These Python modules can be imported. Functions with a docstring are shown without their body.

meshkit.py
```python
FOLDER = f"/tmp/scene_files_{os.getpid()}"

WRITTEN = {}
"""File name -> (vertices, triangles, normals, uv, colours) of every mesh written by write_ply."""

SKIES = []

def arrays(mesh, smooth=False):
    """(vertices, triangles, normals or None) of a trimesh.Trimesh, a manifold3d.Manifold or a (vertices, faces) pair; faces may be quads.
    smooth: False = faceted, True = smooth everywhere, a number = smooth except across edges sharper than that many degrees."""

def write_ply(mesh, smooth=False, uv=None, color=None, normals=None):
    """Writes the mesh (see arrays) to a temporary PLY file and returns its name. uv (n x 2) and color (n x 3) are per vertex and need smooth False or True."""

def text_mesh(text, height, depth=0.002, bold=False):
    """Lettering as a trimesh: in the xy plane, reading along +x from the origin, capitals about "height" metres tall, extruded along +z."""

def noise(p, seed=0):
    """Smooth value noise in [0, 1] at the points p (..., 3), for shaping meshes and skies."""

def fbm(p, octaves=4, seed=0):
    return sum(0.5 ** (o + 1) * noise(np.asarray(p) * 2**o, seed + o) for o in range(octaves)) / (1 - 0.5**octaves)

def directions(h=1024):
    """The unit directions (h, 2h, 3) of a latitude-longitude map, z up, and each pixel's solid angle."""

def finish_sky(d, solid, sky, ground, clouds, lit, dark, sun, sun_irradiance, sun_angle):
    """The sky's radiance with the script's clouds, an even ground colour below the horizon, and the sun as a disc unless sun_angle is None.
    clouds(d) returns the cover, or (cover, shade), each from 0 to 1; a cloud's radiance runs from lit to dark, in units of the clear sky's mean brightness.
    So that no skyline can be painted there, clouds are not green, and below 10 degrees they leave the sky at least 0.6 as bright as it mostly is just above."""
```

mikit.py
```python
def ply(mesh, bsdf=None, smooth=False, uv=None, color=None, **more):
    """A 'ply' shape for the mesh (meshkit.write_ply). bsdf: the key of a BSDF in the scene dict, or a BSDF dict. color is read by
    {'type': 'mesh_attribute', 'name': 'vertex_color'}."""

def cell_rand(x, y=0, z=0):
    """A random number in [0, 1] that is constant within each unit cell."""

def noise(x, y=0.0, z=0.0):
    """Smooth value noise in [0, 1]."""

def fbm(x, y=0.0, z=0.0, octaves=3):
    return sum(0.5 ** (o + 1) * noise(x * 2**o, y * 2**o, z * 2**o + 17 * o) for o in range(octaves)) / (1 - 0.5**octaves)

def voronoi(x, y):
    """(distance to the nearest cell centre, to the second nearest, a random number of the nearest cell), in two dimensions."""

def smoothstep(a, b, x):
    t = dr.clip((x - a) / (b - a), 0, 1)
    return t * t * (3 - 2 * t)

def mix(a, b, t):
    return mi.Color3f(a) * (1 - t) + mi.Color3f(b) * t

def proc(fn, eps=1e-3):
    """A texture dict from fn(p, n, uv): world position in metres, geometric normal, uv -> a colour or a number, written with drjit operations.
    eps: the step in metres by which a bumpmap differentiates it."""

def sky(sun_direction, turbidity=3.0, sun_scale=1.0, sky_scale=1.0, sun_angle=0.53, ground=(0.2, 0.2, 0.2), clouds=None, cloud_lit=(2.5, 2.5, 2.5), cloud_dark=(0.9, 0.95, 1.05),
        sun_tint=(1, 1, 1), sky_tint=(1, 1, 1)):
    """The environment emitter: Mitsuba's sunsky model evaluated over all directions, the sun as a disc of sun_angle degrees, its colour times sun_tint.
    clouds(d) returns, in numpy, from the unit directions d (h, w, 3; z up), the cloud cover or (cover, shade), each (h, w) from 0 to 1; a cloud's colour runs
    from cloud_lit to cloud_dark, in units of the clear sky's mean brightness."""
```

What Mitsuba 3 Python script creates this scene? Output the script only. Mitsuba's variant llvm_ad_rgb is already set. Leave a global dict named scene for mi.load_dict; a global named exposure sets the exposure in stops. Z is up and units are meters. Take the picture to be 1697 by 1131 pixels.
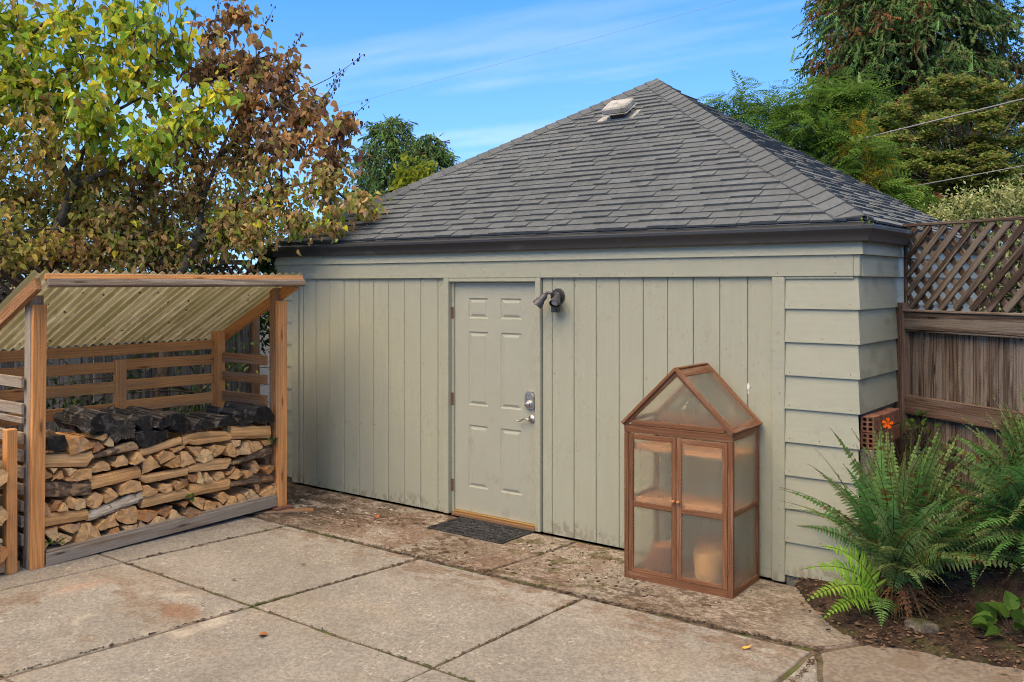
"""A sage-painted garage with a shingled hip roof, a firewood shed, a small greenhouse cabinet and ferns around a concrete patio."""
import math
import numpy as np
import drjit as dr
import mitsuba as mi
import trimesh
import shapely.geometry as sg
import shapely.affinity as sa
from scipy.spatial import ConvexHull
import meshkit
import mikit
from mikit import proc, voronoi, cell_rand, smoothstep, mix

T = mi.ScalarTransform4f
scene = {"type": "scene"}
labels = {}

# ------------------------------------------------------------------ camera, sky, exposure
CAM = np.array([1.9189, -6.2159, 2.0699])
YAW = math.radians(37.627)
scene["camera"] = {
    "type": "perspective", "fov_axis": "x", "fov": 57.92,
    "principal_point_offset_x": 0.0, "principal_point_offset_y": 0.084,
    "near_clip": 0.05, "far_clip": 2000.0,
    "to_world": T().look_at(origin=CAM.tolist(), target=(CAM + [-math.sin(YAW), math.cos(YAW), 0]).tolist(), up=[0, 0, 1]),
}


def cloud_cover(d):
    """Thin streaks of high cloud over the whole sky, and a bright cloud sheet added above the view."""
    h = np.maximum(d[..., 2], 0.06)
    p = np.stack([d[..., 0] / h * 0.55 + 3.1, d[..., 1] / h * 1.5 + 0.7, 0 * h], -1).reshape(-1, 3)
    a = meshkit.fbm(p).reshape(h.shape)
    b = meshkit.fbm(p * [2.7, 4.6, 1] + 9.0).reshape(h.shape)
    a = (a - a.min()) / (a.max() - a.min() + 1e-9)
    b = (b - b.min()) / (b.max() - b.min() + 1e-9)
    wisps = np.clip((a * 0.65 + b * 0.35 - 0.47) * 2.2, 0, 1)
    added_veil = 0.85 * np.clip((d[..., 2] - 0.33) / 0.30, 0, 1)  # broken, bright cloud added above the view to whiten the skylight
    low = 0.13 * np.clip((0.30 - d[..., 2]) / 0.30, 0, 1)  # milky air towards the horizon
    return np.clip(wisps * 0.20 + added_veil * (0.55 + 0.9 * b) + low, 0, 0.92)


scene["sky"] = mikit.sky((-0.02, -0.64, 0.76), turbidity=3.0, sun_scale=0.25, sky_scale=0.60, sun_angle=44.0,
                         clouds=cloud_cover, cloud_lit=(3.05, 2.82, 2.50), cloud_dark=(0.9, 0.95, 1.05),
                         sun_tint=(1.0, 0.92, 0.78), sky_tint=(0.36, 0.76, 1.20), ground=(0.22, 0.19, 0.16))
exposure = 3.42

# ------------------------------------------------------------------ bookkeeping
RNG = np.random.default_rng(7)


_next = {}


def numbered(name):
    if name not in scene and name not in labels and name not in _next:
        _next[name] = 1
        return name
    k = _next.setdefault(name, 1)
    while f"{name}_{k:03d}" in scene or f"{name}_{k:03d}" in labels:
        k += 1
    _next[name] = k + 1
    return f"{name}_{k:03d}"


def thing(name, label, cat, group=None, kind=None):
    key = numbered(name)
    labels[key] = {"label": label}
    if cat:
        labels[key]["category"] = cat
    if group:
        labels[key]["group"] = group
    if kind:
        labels[key]["kind"] = kind
    return key


def part(parent, name, shape, label=None, kind=None):
    """One entry of the scene under its thing (or a top-level thing when parent is a key without a shape)."""
    key = numbered(parent + "__" + name)
    scene[key] = shape
    if label or kind:
        labels[key] = {k: v for k, v in (("label", label), ("kind", kind)) if v}
    return key


def solo(name, shape, label, cat, group=None, kind=None):
    key = thing(name, label, cat, group, kind)
    scene[key] = shape
    return key


# ------------------------------------------------------------------ mesh helpers
def _cbox_faces():
    h, c, v = 1.0, 0.2, []
    for sx in (-1, 1):
        for sy in (-1, 1):
            for sz in (-1, 1):
                v += [(sx * h, sy * (h - c), sz * (h - c)), (sx * (h - c), sy * h, sz * (h - c)), (sx * (h - c), sy * (h - c), sz * h)]
    v = np.array(v)
    f = ConvexHull(v).simplices.copy()
    n = np.cross(v[f[:, 1]] - v[f[:, 0]], v[f[:, 2]] - v[f[:, 0]])
    flip = (n * v[f].mean(1)).sum(1) < 0
    f[flip] = f[flip][:, ::-1]
    return f


CB_F = _cbox_faces()


def cbox_verts(hx, hy, hz, c):
    c = min(c, 0.45 * min(hx, hy, hz))
    v = []
    for sx in (-1, 1):
        for sy in (-1, 1):
            for sz in (-1, 1):
                v += [(sx * hx, sy * (hy - c), sz * (hz - c)), (sx * (hx - c), sy * hy, sz * (hz - c)), (sx * (hx - c), sy * (hy - c), sz * hz)]
    return np.array(v)


def norm(a):
    a = np.asarray(a, float)
    return a / max(math.sqrt(a[0] * a[0] + a[1] * a[1] + a[2] * a[2]), 1e-12)


def cross3(a, b):
    return np.array([a[1] * b[2] - a[2] * b[1], a[2] * b[0] - a[0] * b[2], a[0] * b[1] - a[1] * b[0]])


class MB:
    """Collects pieces of one mesh; uv = (10*tone + across, along) for the wood-like materials."""

    def __init__(self, pal=0):
        self.pal = pal  # which wood the pieces are of, see WOODS
        self.v, self.f, self.u, self.n = [], [], [], 0

    def add(self, v, f, uv=None):
        v, f = np.asarray(v, float), np.asarray(f, int)
        if f.shape[1] == 4:
            f = np.vstack([f[:, [0, 1, 2]], f[:, [0, 2, 3]]])
        self.v.append(v)
        self.f.append(f + self.n)
        self.u.append(np.zeros((len(v), 2)) if uv is None else np.asarray(uv, float))
        self.n += len(v)
        return self

    def beam(self, p0, p1, w, h, up=(0, 0, 1), c=0.003, tone=0, taper=1.0):
        """A chamfered bar from p0 to p1, w wide across and h high along up."""
        p0, p1 = np.asarray(p0, float), np.asarray(p1, float)
        a = norm(p1 - p0)
        s = norm(cross3(a, up))
        t = cross3(s, a)
        L = np.linalg.norm(p1 - p0)
        b = cbox_verts(L / 2, w / 2, h / 2, c)
        off = RNG.uniform(5, 40) + 1000.0 * self.pal
        uv = np.stack([10 * tone + 3.0 + b[:, 1] * 1.0 + b[:, 2] * 1.37, b[:, 0] + off], 1)
        return self.add((p0 + p1) / 2 + b[:, :1] * a + b[:, 1:2] * s + b[:, 2:] * t, CB_F, uv)

    def box(self, x0, x1, y0, y1, z0, z1, c=0.003, tone=0, axis=None):
        lo, hi = np.array([x0, y0, z0]), np.array([x1, y1, z1])
        d = hi - lo
        axis = int(np.argmax(d)) if axis is None else axis
        m = (lo + hi) / 2
        e = np.zeros(3)
        e[axis] = d[axis] / 2
        o = [i for i in range(3) if i != axis]
        up = np.zeros(3)
        up[o[1]] = 1
        return self.beam(m - e, m + e, d[o[0]], d[o[1]], up, c, tone)

    def tube(self, pts, rad, k=6, cap=True, tone=0):
        pts = np.asarray(pts, float)
        m = len(pts)
        rad = np.broadcast_to(rad, m)
        tan = np.empty_like(pts)
        tan[1:-1] = pts[2:] - pts[:-2]
        tan[0], tan[-1] = pts[1] - pts[0], pts[-1] - pts[-2]
        ref = np.array([0, 0, 1.0]) if abs(tan[0][2]) < 0.9 * np.linalg.norm(tan[0]) else np.array([1.0, 0, 0])
        ang = np.arange(k) * 2 * math.pi / k
        S, T_ = np.empty_like(pts), np.empty_like(pts)
        for i in range(m):
            tn = norm(tan[i])
            S[i] = norm(cross3(tn, ref))
            ref = T_[i] = cross3(S[i], tn)
        V = (pts[:, None] + rad[:, None, None] * (np.cos(ang)[None, :, None] * S[:, None] + np.sin(ang)[None, :, None] * T_[:, None])).reshape(-1, 3)
        along = np.concatenate([[0], np.cumsum(np.linalg.norm(np.diff(pts, axis=0), axis=1))])
        U = np.stack([10 * tone + 3 + ang[None] * rad[:, None], np.repeat(along[:, None], k, 1)], -1).reshape(-1, 2)
        j = np.arange(k)
        a = (np.arange(m - 1)[:, None] * k + j).ravel()
        b = (np.arange(m - 1)[:, None] * k + (j + 1) % k).ravel()
        F = np.vstack([np.stack([a, b, b + k], 1), np.stack([a, b + k, a + k], 1)])
        if cap:
            i = np.arange(1, k - 1)
            z = (m - 1) * k
            F = np.vstack([F, np.stack([0 * i, i + 1, i], 1), np.stack([z + 0 * i, z + i, z + i + 1], 1)])
        return self.add(V, F, U)

    def lathe(self, prof, at=(0, 0, 0), axis=(0, 0, 1), k=24):
        """prof: (radius, height) pairs, turned about axis."""
        z = norm(axis)
        x = norm(np.cross(z, [0, 1, 0] if abs(z[1]) < 0.9 else [1, 0, 0]))
        y = np.cross(z, x)
        ang = np.arange(k) * 2 * math.pi / k
        ring = np.cos(ang)[:, None] * x + np.sin(ang)[:, None] * y
        V = np.vstack([np.asarray(at) + r * ring + h * z for r, h in prof])
        j = np.arange(k)
        F = np.vstack([np.stack([i * k + j, i * k + (j + 1) % k, (i + 1) * k + (j + 1) % k, (i + 1) * k + j], 1) for i in range(len(prof) - 1)])
        return self.add(V, F)

    def prism(self, poly, origin, ex, ey, depth, tone=0, uvmode=None):
        """Extrudes the polygon (2-D points) spanned by ex, ey from origin along ex x ey by depth; unshared faces."""
        poly = np.asarray(poly, float)
        area = 0.5 * np.sum(poly[:, 0] * np.roll(poly[:, 1], -1) - poly[:, 1] * np.roll(poly[:, 0], -1))
        if area < 0:
            poly = poly[::-1]
        ex, ey = np.asarray(ex, float), np.asarray(ey, float)
        n = norm(np.cross(ex, ey))
        P = np.asarray(origin, float) + poly[:, :1] * ex + poly[:, 1:] * ey
        k = len(P)
        tri = earclip(poly)
        u2 = np.stack([10 * tone + 3 + poly[:, 0], poly[:, 1]], 1)
        self.add(P, tri[:, ::-1], u2)
        self.add(P + n * depth, tri, u2)
        i = np.arange(k)
        j = (i + 1) % k
        per = np.concatenate([[0], np.cumsum(np.linalg.norm(poly[j] - poly[i], axis=1))])
        V = np.vstack([P[i], P[j], P[j] + n * depth, P[i] + n * depth])
        U = np.vstack([np.stack([10 * tone + 3 + per[:-1], 0 * per[:-1]], 1), np.stack([10 * tone + 3 + per[1:], 0 * per[:-1]], 1),
                       np.stack([10 * tone + 3 + per[1:], 0 * per[:-1] + depth], 1), np.stack([10 * tone + 3 + per[:-1], 0 * per[:-1] + depth], 1)])
        return self.add(V, np.stack([i, i + k, i + 2 * k, i + 3 * k], 1), U)

    def mesh(self):
        return np.vstack(self.v), np.vstack(self.f), np.vstack(self.u)

    def ply(self, bsdf, smooth=False, **more):
        v, f, u = self.mesh()
        if bsdf in WOODS:
            u = np.column_stack([u[:, 0], np.mod(u[:, 1], 1000.0) + 1000.0 * list(WOODS).index(bsdf)])
            bsdf = "wood"
        if bsdf in STONES:
            u = np.column_stack([np.full(len(u), 10.0 * STONES.index(bsdf) + 3.0), u[:, 1]])
            bsdf, smooth = "stone", smooth is True
        if smooth not in (False, True):
            return mikit.ply((v, f), bsdf, smooth=smooth, **more)
        return mikit.ply((v, f), bsdf, smooth=smooth, uv=u, **more)


def earclip(poly):
    p = [tuple(q) for q in poly]
    if len(p) == 3:
        return np.array([[0, 1, 2]])
    try:
        _, f = trimesh.creation.triangulate_polygon(sg.Polygon(p), engine="earcut")
        if len(f) == len(p) - 2:
            v = _
            # keep vertex order: earcut returns the ring in order
            if np.allclose(v[: len(p)], p, atol=1e-9):
                g = np.asarray(f)
                q = np.asarray(p)
                a = np.cross(q[g[:, 1]] - q[g[:, 0]], q[g[:, 2]] - q[g[:, 0]])
                g[a < 0] = g[a < 0][:, ::-1]
                return g
    except Exception:
        pass
    idx, out = list(range(len(p))), []
    q = np.asarray(p)

    def cr(o, a, b):
        return (q[a][0] - q[o][0]) * (q[b][1] - q[o][1]) - (q[a][1] - q[o][1]) * (q[b][0] - q[o][0])
    guard = 0
    while len(idx) > 3 and guard < 400:
        guard += 1
        for i in range(len(idx)):
            a, b, c = idx[i - 1], idx[i], idx[(i + 1) % len(idx)]
            if cr(a, b, c) <= 1e-12:
                continue
            if any(cr(a, b, m) >= 0 and cr(b, c, m) >= 0 and cr(c, a, m) >= 0 for m in idx if m not in (a, b, c)):
                continue
            out.append((a, b, c))
            idx.pop(i)
            break
        else:
            out.append((idx[0], idx[1], idx[2]))
            idx.pop(1)
    out.append(tuple(idx))
    return np.array(out)

# ------------------------------------------------------------------ materials
def noise(*axes):
    """Smooth value noise in [0, 1] of the axes that vary (two or three of them); plain numbers only shift the pattern."""
    shift = sum(float(a) * 13.7 for a in axes if isinstance(a, (int, float)))
    live = [mi.Float(a) + shift for a in axes if not isinstance(a, (int, float))]
    mul = (0x9E3779B1, 0x85EBCA77, 0xC2B2AE3D)
    lo, hi, t = [], [], []
    for a, m in zip(live, mul):
        f = dr.floor(a)
        u = a - f
        k = mi.UInt32(mi.Int32(f)) * m
        lo.append(k)
        hi.append(k + m)
        t.append(u * u * (3 - 2 * u))

    def rnd(h):
        h = (h ^ (h >> 15)) * 0x2C1B3C6D
        return mi.Float((h ^ (h >> 13)) & 0xFFFF)

    def plane(off):
        return dr.lerp(dr.lerp(rnd(lo[0] + lo[1] + off), rnd(hi[0] + lo[1] + off), t[0]), dr.lerp(rnd(lo[0] + hi[1] + off), rnd(hi[0] + hi[1] + off), t[0]), t[1])

    v = plane(mi.UInt32(0)) if len(live) == 2 else dr.lerp(plane(lo[2]), plane(hi[2]), t[2])
    return v * (1.0 / 65535.0)


def fbm(x, y, z, octaves=3):
    ax = [x, y, z]
    return sum(0.5 ** (o + 1) * noise(*[a if isinstance(a, (int, float)) else a * 2**o for a in ax], 0.37 * o) for o in range(octaves)) / (1 - 0.5**octaves)


def C3(r, g, b):
    return mi.Color3f(r, g, b)


def bs(name, d, two=True):
    scene[name] = {"type": "twosided", "b": d} if two else d


def rough(color, roughness=0.6, spec=0.4, metallic=0.0, **more):
    c = color if isinstance(color, dict) else {"type": "rgb", "value": list(color)}
    return {"type": "principled", "base_color": c, "roughness": roughness, "specular": spec, "metallic": metallic, **more}


def bump(fn, scale, inner, eps=0.002):
    return {"type": "bumpmap", "tex": proc(fn, eps=eps), "scale": scale, "b": inner}


SAGE = (0.318, 0.320, 0.243)


def paint_fn(kx, kz, stain):
    def fn(p, n, uv):
        streak = noise(p.x * kx + p.y * kx, p.z * kz)
        blot = fbm(p.x * 2.1 + p.y * 2.1, 4.0, p.z * 1.3, 3)
        speck = smoothstep(0.80, 0.86, noise(p.x * 60.0 + p.y * 60.0, p.z * 45.0)) * smoothstep(0.5, 0.7, noise(p.x * 3.0 + p.y * 3.0, p.z * 3.0))
        v = 0.96 + 0.06 * streak + 0.04 * (blot - 0.5)
        c = mi.Color3f(*SAGE) * v
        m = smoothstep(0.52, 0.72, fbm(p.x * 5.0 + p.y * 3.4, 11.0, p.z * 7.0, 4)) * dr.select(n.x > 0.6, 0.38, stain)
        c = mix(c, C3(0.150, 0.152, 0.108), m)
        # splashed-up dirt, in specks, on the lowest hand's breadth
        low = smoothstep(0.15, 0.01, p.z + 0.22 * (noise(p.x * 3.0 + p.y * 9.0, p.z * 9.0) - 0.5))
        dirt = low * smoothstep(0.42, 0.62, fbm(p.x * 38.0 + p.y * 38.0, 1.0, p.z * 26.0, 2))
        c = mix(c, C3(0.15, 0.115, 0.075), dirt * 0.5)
        return mix(c, C3(0.12, 0.10, 0.07), speck * 0.14)
    return fn


def panel_bump(p, n, uv):
    a = noise(p.x * 55.0, p.z * 9.0)
    b = noise(p.x * 18.0, 2.0, p.z * 150.0 + 3.0 * dr.sin(p.x * 60.0 + p.z * 9.0))
    return a * 0.6 + b * 0.9


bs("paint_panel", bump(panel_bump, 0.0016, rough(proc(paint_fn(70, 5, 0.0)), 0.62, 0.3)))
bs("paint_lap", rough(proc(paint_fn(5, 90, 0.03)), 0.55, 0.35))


def door_fn(p, n, uv):
    blot = fbm(p.x * 5.0, 4.0, p.z * 3.0, 3)
    scuff = smoothstep(0.66, 0.80, fbm(p.x * 8.0 + 2.0, 1.0, p.z * 6.0, 4)) * smoothstep(1.3, 0.5, p.z)
    return mix(mi.Color3f(0.318, 0.320, 0.254) * (0.96 + 0.08 * blot), C3(0.19, 0.17, 0.125), scuff * 0.3)


bs("door_paint", rough(proc(door_fn), 0.42, 0.45))
bs("sheathing", rough((0.21, 0.175, 0.125), 0.9, 0.1))


def gutter_fn(p, n, uv):
    m = smoothstep(0.55, 0.75, fbm(p.x * 4.0, p.y * 4.0, p.z * 14.0, 4))
    alg = smoothstep(0.52, 0.66, fbm(p.x * 6.0, p.y * 2.2, p.z * 9.0, 3)) * smoothstep(0.05, 0.2, p.y)
    c = mix(C3(0.036, 0.037, 0.039), C3(0.072, 0.072, 0.072), m * 0.6)
    return mix(c, C3(0.075, 0.085, 0.035), alg * 0.6)


bs("gutter_metal", rough(proc(gutter_fn), 0.38, 0.5))


def shingle_fn(p, n, uv):
    tone = dr.floor(uv.x / 10.0)
    t = cell_rand(tone, 3.0)
    g = noise(p.x * 70.0, p.y * 70.0 + p.z * 45.0)
    g2 = noise(p.x * 24.0 + 9.0, p.y * 24.0 + p.z * 16.0)
    blot = fbm(p.x * 1.6, p.y * 1.6, p.z * 1.6, 3)
    v = (0.84 + 0.18 * t) * (0.82 + 0.20 * g + 0.16 * g2) * (0.86 + 0.28 * blot)
    c = mi.Color3f(0.108, 0.117, 0.122) * v
    moss = smoothstep(0.70, 0.78, fbm(p.x * 7.0, p.y * 7.0, p.z * 7.0, 4))
    return mix(c, C3(0.10, 0.095, 0.05), moss * 0.2)


bs("shingle_asphalt", rough(proc(shingle_fn), 0.9, 0.25))


WOODS = {  # light, dark, weathered grey, how grey, knots, spread of tone
    "cedar_wood": ((0.66, 0.315, 0.110), (0.47, 0.190, 0.058), (0.24, 0.165, 0.11), 0.14, 0.7, 0.35),
    "cedar_worn": ((0.42, 0.215, 0.095), (0.22, 0.10, 0.045), (0.24, 0.19, 0.145), 0.42, 0.6, 0.35),
    "grey_wood": ((0.27, 0.205, 0.145), (0.15, 0.11, 0.078), (0.28, 0.235, 0.185), 0.60, 0.5, 0.35),
    "cabinet_wood": ((0.200, 0.090, 0.042), (0.115, 0.048, 0.023), (0.27, 0.19, 0.14), 0.10, 0.3, 0.35),
    "shelf_wood": ((0.52, 0.27, 0.12), (0.32, 0.14, 0.06), (0.3, 0.22, 0.15), 0.10, 0.2, 0.35),
    "fence_wood": ((0.150, 0.105, 0.076), (0.042, 0.028, 0.021), (0.20, 0.165, 0.135), 0.42, 0.6, 0.7),
    "fence_rail_wood": ((0.145, 0.088, 0.060), (0.055, 0.031, 0.021), (0.17, 0.13, 0.105), 0.22, 0.4, 0.35),
    "lattice_wood": ((0.105, 0.070, 0.048), (0.036, 0.023, 0.017), (0.19, 0.16, 0.13), 0.36, 0.2, 0.7),
    "old_fence_wood": ((0.165, 0.150, 0.130), (0.055, 0.047, 0.040), (0.20, 0.19, 0.17), 0.6, 0.4, 0.6),
}
WTAB = [mi.Float([w[k][c] for w in WOODS.values()]) for k in range(3) for c in range(3)] + [mi.Float([w[k] for w in WOODS.values()]) for k in (3, 4, 5)]


def wood_fn(p, n, uv):
    """Sawn wood along uv.y: growth lines, knots, darker and greyed patches, a tone per piece; uv.y // 1000 tells which wood."""
    kind = dr.clip(dr.floor(uv.y / 1000.0), 0, len(WOODS) - 1)
    idx = mi.UInt32(kind)
    w9 = [dr.gather(mi.Float, t, idx) for t in WTAB]
    light, dark, grey = (mi.Color3f(w9[i], w9[i + 1], w9[i + 2]) for i in (0, 3, 6))
    greyness, knots, tonal = w9[9:]
    tone = dr.floor(uv.x / 10.0)
    a = uv.x - tone * 10.0
    l = uv.y - kind * 1000.0
    t = cell_rand(tone, 1.0)
    w = noise(a * 9.0 + tone * 7.3, l * 1.1) * 1.6
    ring = 0.5 + 0.5 * dr.sin(a * 210.0 + w * 9.0 + 5.0 * noise(a * 20.0 + tone * 3.1, l * 0.9))
    fine = noise(a * 420.0 + tone * 5.3, l * 9.0)
    v = 0.34 * ring + 0.66 * fine
    c = mix(dark, light, smoothstep(0.1, 0.9, v)) * (1.0 - tonal * 0.5 + tonal * t)
    blot = fbm(a * 16.0 + tone * 2.7, l * 2.4, 7.0, 3)
    c = c * (0.80 + 0.42 * blot)
    g = smoothstep(0.62 - 0.45 * greyness, 0.80 - 0.45 * greyness, fbm(a * 22.0 + tone * 1.9, l * 1.8, 13.0, 3) + 0.25 * (fine - 0.5) + 0.22 * (t - 0.5))
    c = mix(c, grey * (0.62 + 0.55 * fine + 0.2 * blot), g * dr.minimum(1.0, 0.25 + greyness))
    d1, d2, r = voronoi(a * 7.0 + tone * 3.7, l * 1.7 + tone * 1.3)
    on = dr.select(r > 1.0 - knots * 0.6, 1.0, 0.0)
    c = c * (1.0 - 0.35 * smoothstep(0.16, 0.06, d1) * on)
    return mix(c, dark * 0.35, smoothstep(0.075, 0.045, d1) * on * 0.85)


def wood_bump(p, n, uv):
    tone = dr.floor(uv.x / 10.0)
    a = uv.x - tone * 10.0
    return noise(a * 420.0 + tone * 5.3, uv.y * 9.0)


bs("wood", bump(wood_bump, 0.0011, rough(proc(wood_fn), 0.72, 0.25), eps=0.001))


CHAR, BIRCH = 50, 40  # tones from these on are charred or white-barked


def log_fn(p, n, uv):
    """uv.x = 10*tone + face (0 end grain, 1 split face, 2 bark); uv.y = distance from the pith on ends, place round the girth on sides."""
    tone = dr.floor(uv.x / 10.0)
    face = uv.x - tone * 10.0
    is_end = dr.select(face < 0.5, 1.0, 0.0)
    is_bark = dr.select(face > 1.5, 1.0, 0.0)
    t = cell_rand(tone, 5.0)
    along = p.x + p.y
    blot = fbm(p.x * 11.0, p.y * 11.0, p.z * 11.0, 3)
    mott = fbm(p.x * 24.0 + tone, p.y * 24.0, p.z * 24.0, 3)
    fine = noise(p.x * 210.0, p.y * 210.0, p.z * 210.0)
    fib = noise(uv.y * 240.0 + tone, along * 5.0)
    fib2 = noise(uv.y * 70.0 + tone * 3.0, along * 2.2)
    hue = cell_rand(tone, 6.0)
    new = mix(C3(0.70, 0.385, 0.155), C3(0.76, 0.50, 0.25), hue)
    new = mix(new, C3(0.50, 0.22, 0.075), smoothstep(0.62, 0.9, t))
    ring = 0.5 + 0.5 * dr.sin(uv.y * 900.0 + 6.0 * blot)
    end = new * (0.70 + 0.20 * ring + 0.20 * fine) * (0.72 + 0.5 * blot)
    grey = smoothstep(0.52, 0.72, mott + 0.25 * (t - 0.6))
    end = mix(end, C3(0.30, 0.225, 0.155), grey * 0.55)
    split = new * (0.48 + 0.38 * fib + 0.34 * fib2) * (0.78 + 0.4 * blot)
    crk = smoothstep(0.20, 0.12, noise(uv.y * 120.0 + tone * 8.0, along * 2.0))
    split = mix(split, C3(0.13, 0.065, 0.03), crk * 0.6)
    bk = noise(uv.y * 90.0 + tone * 2.0, along * 26.0)
    bark = mix(C3(0.085, 0.055, 0.036), C3(0.235, 0.165, 0.105), smoothstep(0.25, 0.8, 0.55 * bk + 0.45 * mott))
    bark = mix(bark, new * 0.85, smoothstep(0.56, 0.68, mott) * 0.45)
    white = mix(C3(0.40, 0.30, 0.20), C3(0.60, 0.52, 0.41), bk)
    white = mix(white, C3(0.13, 0.10, 0.075), smoothstep(0.56, 0.66, mott) * 0.8)
    bark = mix(bark, white, dr.select((tone >= BIRCH) & (tone < CHAR), 1.0, 0.0))
    c = mix(mix(split, bark, is_bark), end, is_end)
    burnt = C3(1.0, 0.92, 0.83) * (0.010 + 0.022 * blot + (1.0 - is_end) * (0.012 + 0.075 * cell_rand(tone, 11.0)) * smoothstep(0.25, 0.7, 0.5 * fib + 0.5 * fib2)) * (0.55 + 0.8 * fib)
    burnt = mix(burnt, C3(0.12, 0.085, 0.062) * (0.5 + 0.8 * fib), smoothstep(0.4, 0.75, fib2) * cell_rand(tone, 9.0) * 0.75 * (1.0 - is_end))
    burnt = mix(burnt, C3(0.30, 0.26, 0.22), smoothstep(0.60, 0.74, mott + 0.14 * (fib - 0.5)) * 0.45 * (1.0 - 0.6 * is_end))
    return mix(c, burnt, dr.select(tone >= CHAR, 1.0, 0.0))


def log_bump(p, n, uv):
    face = uv.x - dr.floor(uv.x / 10.0) * 10.0
    return dr.select(face < 0.5, 0.4, 1.0) * 1.5 * noise(uv.y * 190.0, (p.x + p.y) * 11.0)


bs("log_wood", bump(log_bump, 0.0026, rough(proc(log_fn), 0.8, 0.2)))


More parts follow.
